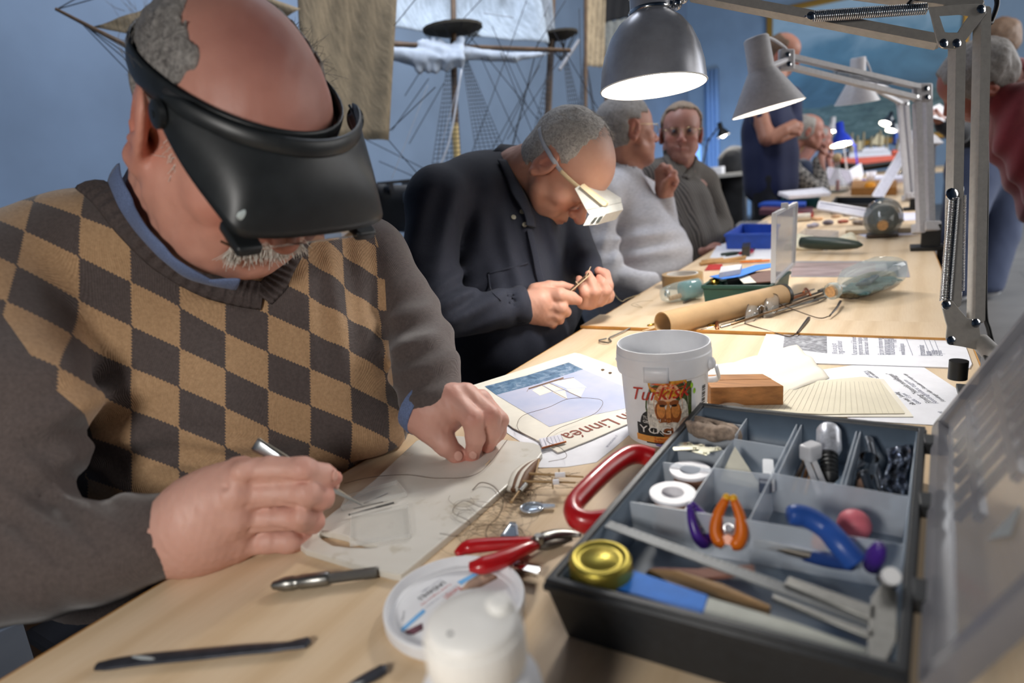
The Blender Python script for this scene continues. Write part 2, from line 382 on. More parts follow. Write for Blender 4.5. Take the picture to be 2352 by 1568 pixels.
# the narrow raised leaf where the two tables meet
e = empty('table_leaf', (-.22, 1.26, TZ), 'narrow birch strip bridging the first two tables', 'table leaf')
MB().box(((TX0+TX1)/2-.004, 1.262, TZ+.003), (TX1-TX0, .108, .006)).build('board', M_wood, e, bevel=.001)
MB().box(((TX0+TX1)/2-.004, 1.207, TZ+.003), (TX1-TX0, .002, .006)).build('front_band', M_edge, e)
table(2.626, 3.9, 'third birch table with the blue tray', x0=TX0-.0, x1=TX1-.01)
table(3.906, 5.2, 'fourth birch table with the orange lidded jar')
table(5.206, 6.5, 'fifth birch table further down the hall')
table(6.506, 7.8, 'sixth birch table further down the hall')
# ------------------------------------------------------------------ people: shared anatomy
def skin_mat(name, bump=.25):
    t = NT(name); a = t.n('ShaderNodeAttribute', attribute_name='Col'); co = t.coord()
    n1 = t.noise(co, 45, 5, .6); n2 = t.noise(co, 420, 3, .6)
    t.base(t.mix(.3, a.outputs[0], t.ramp(n1, [(.3, '7A6A66'), (.7, 'AFA39E')]), 'SOFT_LIGHT'))
    t.set(Roughness=.54); t.b.inputs['Subsurface Weight'].default_value = .12; t.b.inputs['Subsurface Radius'].default_value = (.012, .005, .003); t.b.inputs['Subsurface Scale'].default_value = .6
    t.bump(t.math('ADD', t.math('MULTIPLY', n1, 2.), n2), bump, .0007); return t.m
M_skin = skin_mat('skin'); 
def hair_mat(name, c0, c1):
    t = NT(name); n = t.noise(t.coord((1, 1, 1)), 130, 4, .7, 1.5); t.base(t.ramp(n, [(.3, c0), (.7, c1)])); t.set(Roughness=.6); t.bump(n, .8, .003); return t.m
def cloth_mat(name, c, fine=900, var=.1, rough=.9, sheen=.25, bump=.4, mott=None, big=18):
    t = NT(name); co = t.coord(); a = [int(c[i:i+2], 16)/255 for i in (0, 2, 4)]
    n1 = t.noise(co, fine, 2, .6); n2 = t.noise(co, big, 4, .6)
    c1 = t.ramp(n1, [(.3, [x*(1-var) for x in a]), (.7, [min(1, x*(1+var)) for x in a])])
    if mott: c1 = t.mix(t.math('MULTIPLY', t.ramp(t.noise(t.coord((1, 1, 5)), 60, 4, .7), [(.4, '000000'), (.75, 'FFFFFF')]), .6), c1, mott)
    t.base(c1); t.set(Roughness=rough); t.b.inputs['Sheen Weight'].default_value = sheen
    t.bump(t.math('ADD', t.math('MULTIPLY', n2, 2.5), n1), bump, .0012); return t.m
def orient(az, pitch, roll=0):
    """Rows: forward, left, up of a head facing azimuth az, tipped down by pitch, leaning by roll."""
    a, p, g = map(math.radians, (az, pitch, roll))
    f = np.array([math.cos(p)*math.cos(a), math.cos(p)*math.sin(a), -math.sin(p)]); r0 = np.array([math.sin(a), -math.cos(a), 0]); u0 = np.cross(r0, f)
    r = r0*math.cos(g) + u0*math.sin(g); u = u0*math.cos(g) - r0*math.sin(g); return np.array([f, -r, u])
def head_prims(F, c, M, s, o={}):
    """Skull, face, ears and features in head coordinates (forward, left, up)."""
    F.xf(c, M, s); g = o.get
    F.ell((-.014, 0, .03), (.099, .077, .088), k=.01).ell((.028, 0, .032), (.067, .066, .066), k=.02)
    F.ell((.03, 0, -.035), (.056, .06, .078), k=.025)
    jw = g('jaw', 1.)
    for y in (-1, 1): F.cap((.018, y*.05*jw, -.06), (.066, y*.02, -.1), .022, .019, k=.025)
    F.ball((.075, 0, -.098), .021, k=.02)
    if g('chin2'): F.ell((.03, 0, -.1), (.045, .048, .03), k=.03)
    for y in (-1, 1):
        F.ball((.06, y*.041, -.03), .024, k=.02)                          # cheekbone
        F.ball((.066, y*.03, -.062), g('jowl', .02), k=.02)
        F.ball((.099, y*.031, .001), .0165, k=.012, op='cut')               # eye socket
        F.ball((.0765, y*.031, .0), .0145, k=.004)                         # lids
        if not g('eyes_closed', True): F.cap((.092, y*.031-.009, .0005), (.092, y*.031+.009, .0005), .0028, k=.002, op='cut')
        else: F.cap((.0915, y*.031-.01, -.004), (.0915, y*.031+.01, -.004), .0012, k=.002, op='cut')
        F.cap((.083, y*.012, .0165), (.075, y*.046, .017), .0085, .006, k=.01)  # brow
    n = g('nose', 1.)
    F.chain([(.088, 0, .012), (.1, 0, -.012), (.103+.011*n, 0, -.034)], [.0085, .0095, .0125*n], k=.008)
    for y in (-1, 1):
        F.ball((.1, y*.0125, -.038), .0088*n, k=.006); F.ball((.108, y*.006, -.047), .0036, k=.003, op='cut')
    F.ell((.078, 0, -.068), (.022, .026, .02), k=.012)
    F.chain([(.089, -.022, -.069), (.0985, 0, -.0655), (.089, .022, -.069)], [.003, .0052, .003], k=.004)
    F.chain([(.088, -.02, -.0745), (.0965, 0, -.0765), (.088, .02, -.0745)], [.003, .0058, .003], k=.004)
    F.chain([(.092, -.023, -.0715), (.104, 0, -.071), (.092, .023, -.0715)], [.0012, .0014, .0012], k=.002, op='cut')
    for y in (-1, 1): F.chain([(.1, y*.017, -.036), (.094, y*.028, -.055), (.086, y*.033, -.072)], [.0012, .0016, .001], k=.004, op='cut')
    er = g('ear', 1.)
    for y in (-1, 1):                                                         # ears
        th = .45*y; A = np.array([[math.cos(.35), y*.3, 0], [-y*math.sin(.3), 1, 0], [0, 0, 1.]]); A = np.array([nrm(A[0]), nrm(np.cross(A[2], A[0])), [0, 0, 1.]])
        tl = np.array([[math.cos(-.2), 0, math.sin(-.2)], [0, 1, 0], [-math.sin(-.2), 0, math.cos(-.2)]]); A = tl @ A
        c_ = np.array([-.012, y*.08, -.006]); F.ell(c_, (.021*er, .0075, .034*er), A, k=.006)
        F.ell(c_ + A[0]*.0015 + A[1]*y*.007*1 + A[2]*.002, (.0135*er, .006, .023*er), A, k=.004, op='cut')
        F.chain([c_ + A[0]*.012*er + A[2]*.002, c_ + A[0]*.006 + A[1]*y*.004 - A[2]*.01], [.005, .005], k=.004)
        F.chain([c_ - A[0]*.006 + A[1]*y*.003 + A[2]*.018*er, c_ - A[0]*.008 + A[1]*y*.003 - A[2]*.006, c_ + A[0]*.001 + A[1]*y*.003 - A[2]*.016], [.003, .0035, .003], k=.003)
        F.ball(c_ + A[0]*.004 - A[2]*.028*er, .0085*er, k=.008)
    F.xf()
def head_color(V, c, M, s, base, o={}):
    P = ((V - c) @ M.T)/s; col = np.tile(np.array(lin(base)), (len(V), 1)); x, y, z = P.T
    def blob(p, r, tgt, w=1.):
        d = (((P - np.array(p))/np.array(r))**2).sum(1); k = np.exp(-d)*w; return k[:, None], np.array(lin(tgt))
    for p, r, t_, w_ in [((.108, 0, -.035), (.02, .018, .016), 'B8614F', .6), ((.07, .042, -.03), (.03, .02, .02), 'C2705C', .5), ((.07, -.042, -.03), (.03, .02, .02), 'C2705C', .5),
                         ((-.012, .082, -.005), (.03, .014, .045), 'B96A58', .6), ((-.012, -.082, -.005), (.03, .014, .045), 'B96A58', .6), ((.09, 0, -.07), (.016, .024, .0055), 'A8574E', .75),
                         ((.06, 0, -.1), (.04, .05, .03), 'AF8674', .35), ((.085, .031, -.008), (.012, .016, .012), 'A8705F', .4), ((.085, -.031, -.008), (.012, .016, .012), 'A8705F', .4)] + o.get('blobs', []):
        k, t2 = blob(p, r, t_, w_); col = col*(1-k) + t2*k
    return col
def argy(fn): return fn
def hand_color(V, base, tips=(), kn=()):
    col = np.tile(np.array(lin(base)), (len(V), 1)); t2 = np.array(lin('C9705F')); t3 = np.array(lin('B9695A'))
    for p in tips: k = np.exp(-((V-p)**2).sum(1)/.012**2)[:, None]*.45; col = col*(1-k) + t2*k
    for p in kn: k = np.exp(-((V-p)**2).sum(1)/.009**2)[:, None]*.4; col = col*(1-k) + t3*k
    return col
def tube_field(lo, hi, h, items, k): 
    F = Field(lo, hi, h)
    for it in items: F.chain(it[0], it[1], k)
    return F
def bbox(pts, m_): pts = np.array(pts); return pts.min(0)-m_, pts.max(0)+m_
def pz(l):                                    # [(px, py, zc, radius_px)] -> points and radii
    return [D(a, b, c) for a, b, c, d in l], [pxr(d, c) for a, b, c, d in l]
def head_local(c, M, s, p): return c + s*(np.asarray(p, float) @ M)
def eyes(parent, c, M, s, iris='5A6B78'):
    for y in (-1, 1):
        p = head_local(c, M, s, (.0775, y*.031, .0005)); mb = MB(); mb.sphere(p, .0125*s, 16, M, mi=0)
        q = head_local(c, M, s, (.0886, y*.031, .0005)); mb.lathe([(.0055*s, 0), (.005*s, .0012*s), (.0, .0016*s)], q, M[0], 14, False, mi=1)
        mb.lathe([(.0024*s, .0012*s), (.0, .0019*s)], q, M[0], 10, False, mi=2)
        mb.build('eye', None, parent, mats=[mat('eye_white', 'E4DDD5', .2), mat('iris_'+iris, iris, .2), mat('pupil', '0A0A0A', .1)], smooth=True)
def hair_shell(parent, c, M, s, fn, mt, h=.004, thick=.006, noise=.0035, ns=60, name='hair', extra=None):
    """A shell over the skull kept where fn(local) < 0."""
    lo, hi = c - .17*s, c + .17*s; F = Field(lo, hi, h); F.xf(c, M, s)
    t = thick
    F.ell((-.014, 0, .03), (.099+t, .077+t, .088+t), k=.01).ell((.028, 0, .032), (.067+t, .066+t, .066+t), k=.02).ell((-.03, 0, -.03), (.07+t, .062+t, .06+t), k=.02)
    if extra: extra(F)
    F.xf(); ax = np.stack(np.meshgrid(*[F.lo[i] + F.h*np.arange(F.n[i]) for i in range(3)], indexing='ij'), -1); P = ((ax - c) @ M.T)/s
    F.D = np.maximum(F.D, ((fn(P) + .007*vnoise(P*np.array([1, 1, .6]), 110, 7) + .004*vnoise(P, 260, 8))*s).astype(np.float32))
    F.disp(lambda Q: noise*s*vnoise((Q-c) @ M.T*np.array([1., 1.6, .7]), ns, 3) + noise*.6*s*vnoise((Q-c) @ M.T, ns*2.3, 5))
    V, Fc = F.mesh(1); return mkobj(name, V, Fc, mt, parent, smooth=True)
def strands(parent, name, roots, dirs, length, r, mt, curl=.3, n=5, seed=1):
    rg = np.random.default_rng(seed); mb = MB()
    for p, d in zip(roots, dirs):
        d = nrm(d + rg.normal(size=3)*curl); b = rg.normal(size=3)*curl; L_ = length*rg.uniform(.6, 1.2)
        P = [p + d*L_*t + b*L_*t*t*.5 for t in np.linspace(0, 1, n)]; mb.tube(P, np.linspace(r, r*.4, n), 4, cap=False)
    o = mb.build(name, mt, parent, smooth=True, kind='stuff'); return o

def cutbox(F, lo, hi):
    ax = [F.lo[i] + F.h*np.arange(F.n[i]) for i in range(3)]; d = None
    for i in range(3):
        e = np.maximum(lo[i]-ax[i], ax[i]-hi[i]).astype(np.float32).reshape([-1 if k == i else 1 for k in range(3)]); d = e if d is None else np.maximum(d, e)
    F.D = np.maximum(F.D, -d)
from mathutils.bvhtree import BVHTree
def bvh_of(o):
    org = WL[o.name]; me = o.data; return BVHTree.FromPolygons([Vector(org) + v.co for v in me.vertices], [tuple(p.vertices) for p in me.polygons])
def hit(bvhs, x, y, off=0.):
    v = RW @ np.array([x - IW/2, y - IH/2, FPX]); v = Vector(v/np.linalg.norm(v)); best = None
    for b in bvhs:
        r = b.ray_cast(Vector(CAM), v)
        if r[0] is not None and (best is None or r[3] < best[3]): best = r
    if best is None: return None
    n = best[1] if best[1].dot(v) < 0 else -best[1]
    return np.array(best[0] + n*off), np.array(n)
def band_on(bvhs, pts, half_px, thick, off, n=8, rib=0, closed=False):
    """A ribbon lying on the surface under the given outline points."""
    Q = bez([(a, b, 0) for a, b in pts], n); P = []; N = []; R = []
    for a, b, _ in Q:
        h_ = hit(bvhs, a, b, off)
        if h_ is None: continue
        P.append(h_[0]); N.append(h_[1])
    P = np.array(P); N = np.array(N)
    for _ in range(4): P[1:-1] = (P[:-2] + 2*P[1:-1] + P[2:])/4; N[1:-1] = (N[:-2] + 2*N[1:-1] + N[2:])/4
    zc = (P - CAM) @ RW[:, 2]; fl = []
    T_ = np.gradient(P, axis=0)
    side = np.cross(N, T_); side /= np.linalg.norm(side, axis=1)[:, None]
    th = np.full(len(P), thick)
    if rib: th = thick*(1 + .35*np.sin(np.arange(len(P))*rib))
    return P, th, [np.array([*side[i], half_px*zc[i]/FPX/th[i]]) for i in range(len(P))]
# ------------------------------------------------------------------ the man with the magnifier visor
def argyle_mat():
    t = NT('argyle_knit'); a = t.n('ShaderNodeAttribute', attribute_name='puv'); sx = t.n('ShaderNodeSeparateXYZ'); t.l(a.outputs['Vector'], sx.inputs[0])
    # stepped knit edges
    u, v = sx.outputs[0], sx.outputs[1]; q = 26.
    vs = t.math('DIVIDE', t.math('FLOOR', t.math('MULTIPLY', v, q)), q)
    s1 = t.math('FLOOR', t.math('ADD', u, vs)); s2 = t.math('FLOOR', t.math('SUBTRACT', u, vs))
    par = t.math('MODULO', t.math('ABSOLUTE', t.math('ADD', s1, s2)), 2.)
    chk = t.math('GREATER_THAN', par, .5); chk = t.math('MULTIPLY', chk, t.math('GREATER_THAN', sx.outputs[2], 0.))
    co = t.coord(); n = t.noise(co, 260, 3, .7); 
    tan = t.ramp(n, [(.25, '9C7C5B'), (.75, 'BA9873')]); dk = t.ramp(n, [(.25, '453C3A'), (.75, '5A504D')])
    t.base(t.mix(chk, dk, tan)); t.set(Roughness=.95); t.b.inputs['Sheen Weight'].default_value = .2
    wv = t.n('ShaderNodeTexWave', i_Scale=230., i_Distortion=1.5); t.l(co, wv.inputs[0])
    t.bump(t.math('ADD', t.math('MULTIPLY', t.noise(co, 30, 4), 3.), wv.outputs[1]), .35, .001); return t.m
M_argyle = argyle_mat()
M_rib = None
def rib_mat(name, c):
    t = NT(name); co = t.coord(); n = t.noise(co, 300, 3, .7); a = [int(c[i:i+2], 16)/255 for i in (0, 2, 4)]
    t.base(t.ramp(n, [(.3, [x*.85 for x in a]), (.7, [x*1.12 for x in a])])); t.set(Roughness=.95); t.bump(n, .5, .001); return t.m
M_rib = rib_mat('ribbed_knit', '4A413F')
M1C = np.array([-.592, .438, 1.143]); M1M = orient(-12.1, 45, 1.5); M1S = 1.1
man = empty('person', (-.75, .43, 0), 'person in a brown argyle sweater and black magnifier visor working with tweezers', 'person')
def L1(*p): return head_local(M1C, M1M, M1S, p)
def man1_body():
    parts = []
    # head and neck
    lo, hi = M1C-.2, M1C+.18; F = Field(lo - np.array([.06, .04, .06]), hi, .0026)
    head_prims(F, M1C, M1M, M1S, dict(jowl=.022, nose=1.12, ear=1.25))
    nb = D(400, 490, .735)
    F.chain([L1(-.03, 0, -.03), nb, D(420, 640, .80)], [.06*M1S, .058, .07], k=.02)
    F.chain([L1(.045, 0, -.095), D(440, 530, .68)], [.03, .04], k=.03)
    F.xf(M1C, M1M, M1S); F.cap((.012, -.052, -.05), (.055, -.034, -.088), .03, .026, k=.02); F.cap((.012, .052, -.05), (.055, .034, -.088), .03, .026, k=.02)
    F.chain([(.074, -.03, -.055), (.07, -.043, -.08), (.055, -.05, -.1)], [.002, .002, .001], k=.005, op='cut'); F.chain([(.05, -.056, -.04), (.045, -.06, -.075), (.03, -.06, -.1)], [.0015, .002, .001], k=.005, op='cut'); F.xf()
    F.disp(lambda P: .0006*vnoise(P, 160, 2) + .0007*np.sin(((P-M1C) @ M1M.T)[:, 0]*260 + 3*vnoise(P, 30, 4))*(((P-M1C) @ M1M.T)[:, 2] < -.05))
    V, Fc = F.mesh(1); C = head_color(V, M1C, M1M, M1S, 'CC9886', dict(blobs=[((.03, 0, .12), (.09, .08, .06), '82504A', .85), ((.085, 0, .06), (.05, .07, .03), 'A56A5C', .6), ((-.07, 0, .09), (.06, .07, .05), '96786C', .5)]))  # scalp darkened in the colour for the dim light on the crown
    parts.append((V, Fc, C))
    # torso and arms under the clothes
    F = Field((-1.15, .05, .45), (-.35, .9, 1.1), .016)
    for l in ([(-20, 660, .68, 120), (820, 620, .95, 60)], [(470, 760, .88, 200), (500, 980, .88, 210), (480, 1250, .9, 180)], [(-20, 660, .68, 120), (-60, 1260, .57, 105), (395, 1218, .587, 52)], [(825, 620, .94, 60), (960, 785, .85, 40), (995, 915, .765, 36)], [(420, 700, .86, 90), (420, 760, .88, 130)]):
        p, r = pz(l); F.chain(p, r, k=.03)
    cutbox(F, (-.59, -1, -1), (2, 2, TZ+.012)); V, Fc = F.mesh(1); parts.append((V, Fc, np.tile(lin('B07862'), (len(V), 1))))
    # right hand, holding the tweezers
    def hand(items, h, base, tips, kn, pal, cuts=()):
        pts = [q for it in items for q in pz(it[0])[0]]; lo, hi = bbox(pts, .05); F = Field(lo, hi, h)
        for it, k in items: p, r = pz(it); F.chain(p, r, k=k)
        for c_, rr, k in pal: F.ball(D(*c_), rr, k=k)
        for l in cuts: p, r = pz(l); F.chain(p, r, k=.004, op='cut')
        F.disp(lambda P: .0005*vnoise(P, 210, 8) + .0004*vnoise(P, 420, 9))
        V, Fc = F.mesh(1); return V, Fc, hand_color(V, base, [D(*t_) for t_ in tips], [D(*t_) for t_ in kn])
    RH = [([(380, 1225, .585, 78), (470, 1190, .588, 84)], .02), ([(380, 1255, .588, 66), (470, 1240, .59, 66)], .02),
          ([(455, 1165, .58, 70), (552, 1085, .585, 38)], .02), ([(455, 1190, .58, 75), (540, 1140, .583, 40)], .02), ([(455, 1215, .585, 78), (545, 1200, .59, 40)], .02), ([(450, 1240, .59, 62), (548, 1250, .6, 36)], .02),
          ([(552, 1087, .583, 34), (620, 1077, .578, 29), (697, 1079, .576, 29), (745, 1090, .592, 24), (768, 1098, .603, 18)], .004),
          ([(540, 1140, .581, 36), (620, 1132, .58, 29), (705, 1132, .578, 31), (740, 1142, .593, 27), (728, 1150, .615, 25)], .004),
          ([(545, 1197, .588, 35), (620, 1190, .587, 28), (692, 1190, .587, 29), (718, 1197, .603, 26), (700, 1206, .622, 24)], .004),
          ([(548, 1246, .6, 33), (615, 1242, .598, 27), (664, 1242, .601, 27), (688, 1243, .612, 23), (668, 1248, .628, 22)], .004),
          ([(490, 1130, .62, 40), (600, 1110, .63, 34), (700, 1108, .625, 27), (760, 1112, .618, 20)], .008)]
    parts.append(hand(RH, .0019, 'D3A798', [(770, 1098, .6), (738, 1140, .59), (718, 1196, .6), (688, 1240, .61)], [(552, 1075, .575), (535, 1130, .572), (540, 1190, .58), (695, 1078, .57), (700, 1128, .575), (690, 1188, .583)],
                      [((505, 1150, .592), .03, .02), ((553, 1083, .566), .0085, .012), ((538, 1136, .566), .009, .012), ((543, 1194, .572), .0085, .012), ((547, 1244, .588), .007, .01)] + [((x, y, .574), .005, .012) for x, y in ((690, 1078), (702, 1131), (690, 1189))],
                      [[(575, 1107, .567, 3), (640, 1104, .566, 5), (700, 1105, .57, 4)], [(572, 1163, .567, 3), (640, 1160, .567, 5), (695, 1161, .572, 4)], [(572, 1218, .575, 3), (630, 1216, .576, 5), (675, 1217, .583, 4)], [(478, 1100, .552, 2), (520, 1120, .560, 2)]]))
    LH = [([(968, 942, .768, 44), (1000, 945, .757, 46)], .02), ([(990, 945, .755, 44), (1035, 912, .748, 26)], .016), ([(990, 935, .758, 44), (1070, 905, .757, 24)], .016), ([(990, 935, .762, 40), (1105, 918, .772, 22)], .016),
          ([(1035, 912, .748, 27), (1085, 962, .728, 25), (1092, 1005, .735, 22), (1084, 1052, .752, 16)], .0055),
          ([(1070, 905, .757, 25), (1126, 955, .742, 24), (1130, 992, .752, 21), (1119, 1024, .765, 17)], .0055),
          ([(1105, 918, .772, 22), (1148, 965, .76, 20), (1144, 992, .77, 18), (1130, 1012, .778, 15)], .0055),
          ([(965, 965, .755, 36), (985, 985, .748, 30), (1024, 1022, .744, 25), (1050, 1045, .752, 21), (1060, 1058, .757, 16)], .009)]
    parts.append(hand(LH, .0019, 'CFA192', [(1060, 1058, .75), (1084, 1052, .745), (1119, 1024, .76)], [(1035, 908, .738), (1085, 960, .718), (1126, 953, .73)], [((1020, 945, .765), .026, .02)]))
    V, Fc, C = joinmesh(parts); return mkobj('body', V, Fc, M_skin, man, smooth=True, col=C)
body1 = man1_body()
def chest_frame():
    # pattern directions on the chest: along the shoulders and down the front
    P0 = D(520, 830, .70); n_ = nrm(np.cross(D(880, 640, .84) - D(60, 700, .66), D(500, 1080, .68) - D(420, 640, .72)))
    def onp(x, y):
        v = RW @ np.array([x - IW/2, y - IH/2, FPX]); return CAM + v*np.dot(P0 - CAM, n_)/np.dot(v, n_)
    e1, e2 = onp(520, 830+90) - P0, onp(520+104, 830+45) - P0      # the two diamond edges
    B = np.linalg.pinv(np.array([e1, e2]).T); return P0, B
def man1_sweater():
    F = Field((-1.2, .0, .6), (-.33, .95, 1.16), .0062)
    p, r = pz([(-20, 655, .68, 150), (200, 600, .74, 150), (400, 600, .8, 140), (640, 590, .86, 125), (835, 605, .94, 105)]); F.chain(p, r, k=.05)
    F.ell(D(470, 770, .88), (.15, .215, .17), k=.06); F.ell(D(500, 960, .88), (.175, .2, .18), k=.06); F.ell(D(470, 1220, .92), (.17, .21, .2), k=.06)
    p, r = pz([(660, 660, .86, 155), (760, 860, .87, 160), (790, 960, .84, 125), (850, 980, .83, 85)]); F.chain(p, r, k=.05)
    p, r = pz([(350, 545, .74, 118), (370, 600, .76, 150)]); F.chain(p, r, k=.04)
    p, r = pz([(-30, 670, .66, 158), (10, 930, .6, 172), (-60, 1260, .56, 185)]); F.chain(p, r, k=.025)
    p, r = pz([(-80, 1280, .555, 140), (100, 1285, .56, 126), (250, 1262, .572, 112), (330, 1240, .58, 98), (400, 1220, .586, 92)]); F.chain(p, r, k=.02)
    p, r = pz([(835, 610, .92, 108), (925, 715, .9, 82), (965, 790, .85, 76), (976, 850, .80, 80), (992, 928, .765, 70)]); F.chain(p, r, k=.02)
    # open cuffs and neck
    for a, b, rr in (((392, 1219, .586), (470, 1195, .588), 68), ((1008, 948, .762), (1030, 1010, .75), 44)):
        F.cap(D(*a), D(*b), pxr(rr, a[2]), None, .004, 'cut')
    F.plane(D(432, 1213, .586), D(432, 1213, .586) - D(330, 1238, .582)) if False else None
    def folds(P):
        q = (P - CAM) @ RW; px = IW/2 + FPX*q[:, 0]/q[:, 2]; py = IH/2 + FPX*q[:, 1]/q[:, 2]
        w_ = np.exp(-((px-950)/90)**2 - ((py-800)/130)**2); o = .004*w_*np.sin(py*.09 + px*.03)
        w2 = np.exp(-((px-230)/150)**2 - ((py-980)/120)**2); o += .005*w2*np.sin(py*.055 + px*.02)
        w3 = np.exp(-((px-120)/190)**2 - ((py-1180)/150)**2); o += .004*w3*np.sin(py*.06 - px*.045)
        w4 = np.exp(-((px-790)/80)**2 - ((py-700)/160)**2); o += .004*w4*np.sin(px*.09 - py*.012)
        w5 = np.exp(-((px-500)/230)**2 - ((py-1040)/50)**2); o += .004*w5*np.sin(py*.11 + np.sin(px*.02))
        return 1.5*o + .002*vnoise(P, 22, 12)
    F.disp(folds); cutbox(F, (-.578, -1, -1), (2, 2, TZ+.004))
    V, Fc = F.mesh(1)
    P0, B = chest_frame(); ab = (V - P0) @ B.T
    u = (ab[:, 0] + ab[:, 1])/2; v = (ab[:, 0] - ab[:, 1])/2         # s1 = u + v, s2 = u - v
    q = (V - CAM) @ RW; px = IW/2 + FPX*q[:, 0]/q[:, 2]; py = IH/2 + FPX*q[:, 1]/q[:, 2]
    # sleeves are plain: the arm side of each shoulder seam
    def dch(l):
        p, r = pz(l); d = np.full(len(V), 9.)
        for i in range(len(p)-1):
            ab_ = p[i+1]-p[i]; t = np.clip((V-p[i]) @ ab_/(ab_ @ ab_), 0, 1); d = np.minimum(d, np.linalg.norm(V - p[i] - t[:, None]*ab_, axis=1) - (r[i] + (r[i+1]-r[i])*t))
        return d
    zc = q[:, 2]
    xr = np.interp(py, [480, 715, 800, 880, 950, 1000, 1120, 1160], [-400, 0, 60, 110, 195, 212, 190, 185]); xl = np.interp(py, [470, 560, 640, 760, 900, 1000], [838, 868, 884, 890, 905, 930])
    fore = dch([(-80, 1280, .555, 140), (100, 1285, .56, 126), (250, 1262, .572, 112), (330, 1240, .58, 98), (400, 1220, .586, 92)])
    front = np.minimum.reduce([(px-xr)/30, (xl-px)/30, np.where(py > 1100, (fore-.016)/.006, 9), (1.0-zc)/.02, (1320-py)/30])
    sweater = mkobj('sweater', V, Fc, M_argyle, man, smooth=True, attr={'puv': np.stack([u+20, v+20, front*1.], 1)})
    return sweater
sw1 = man1_sweater()
B1 = [bvh_of(body1), bvh_of(sw1)]
def man1_details():
    # shirt collar, neckband, cuffs
    M_shirt = cloth_mat('blue_chambray', '5F6F93', 700, .12, .85, .1)
    P, th, fl = band_on(B1, [(278, 372), (288, 420), (322, 488), (378, 556), (436, 606), (492, 630), (545, 634)], 29, .003, .010); mb = MB(); mb.tube(P, th, 10, flat=fl); mb.build('shirt_collar', M_shirt, man, smooth=True)
    P, th, fl = band_on(B1, [(212, 432), (248, 456), (306, 526), (382, 598), (462, 646), (545, 670), (605, 680)], 33, .0055, .003, n=22, rib=.9); mb = MB(); mb.tube(P, th, 10, flat=fl); mb.build('neckband', M_rib, sw1, smooth=True)
    P, th, fl = band_on([B1[1]], [(603, 682), (632, 650), (652, 610), (680, 560), (720, 505)], 26, .005, .003, n=22, rib=.9); mb = MB(); mb.tube(P, th, 10, flat=fl); mb.build('neckband', M_rib, sw1, smooth=True)
    MB().lathe([(.034, -.012), (.0355, .0), (.0345, .005), (.0315, .005), (.032, -.012)], D(976, 940, .764), D(1010, 965, .752)-D(976, 940, .764), 28, False).build('shirt_cuff', M_shirt, man, smooth=True)
    # hair: fringe round the back, sideburn, moustache, wisps
    M_hair = hair_mat('grey_hair', '4A4644', '9C9792'); M_white = hair_mat('white_hair', 'B9B2A6', 'F4EFE6')
    def fr(P):
        x, y, z = P[..., 0], P[..., 1], P[..., 2]
        bald = -((((x-.035)/.108)**2 + (y/.067)**2 + ((z-.135)/.085)**2) - 1)*.045
        ear = np.minimum(.034 - np.abs(x+.002), .026 - z)
        return np.maximum.reduce([x-.022, bald, -(z+.055), ear, z-.1])
    hair_shell(man, M1C, M1M, M1S, fr, M_hair, .003, .0035, .0016, 60)
    rg = np.random.default_rng(4); roots = []; dirs = []
    for _ in range(170):
        y = 1 if rg.random() < .8 else -1; x = rg.uniform(-.07, .0); z = rg.uniform(.03, .08)
        roots.append(L1(x, y*.079*math.sqrt(max(.1, 1-((z-.03)/.095)**2)), z)); dirs.append(np.array([-.3, y*.5, .5]) @ M1M)
    strands(bpy.data.objects['hair'], 'hair_wisps', roots, dirs, .02, .0003, M_hair, .45)
    roots = []; dirs = []
    for _ in range(420):
        y = rg.uniform(-.037, .037); roots.append(L1(.1005-abs(y)*.22 + rg.uniform(-.002, .003), y, -.0555-abs(y)*.2 + rg.uniform(-.004, .003))); dirs.append(np.array([.35, y*18*.7, -1.]) @ M1M)
    strands(man, 'moustache', roots, dirs, .017, .0006, M_white, .22)
    roots = []; dirs = []
    for _ in range(260):
        y = -1 if rg.random() < .7 else 1; z = rg.uniform(-.075, .02); roots.append(L1(rg.uniform(.012, .034)+.1*(z+.02)*0, y*(.0655 + .12*max(0, .0+z*.3)), z)); dirs.append(np.array([.1, y*.25, -1.]) @ M1M)
    strands(man, 'sideburn', roots, dirs, .012, .0006, M_white, .3)
    # nails
    M_nail = mat('fingernail', 'D6A596', .3)
    def nail(p, n_, along, w_, l_): 
        n_ = nrm(n_); al = nrm(along - n_*np.dot(along, n_)); MB().sphere(p, (l_, w_, .0012), 12, np.array([al, np.cross(n_, al), n_])).build('fingernail', M_nail, body1, smooth=True)
    for (x, y, ax, ay, w_, l_) in ((1086, 1045, 1085, 1075, .0052, .0065), (1053, 1047, 1060, 1065, .0058, .007), (769, 1091, 780, 1104, .0045, .006)):
        h_ = hit([B1[0]], x, y, .0002); al = D(ax, ay, .7) - D(x, y, .7)
        nail(h_[0], h_[1], al, w_, l_)
man1_details()
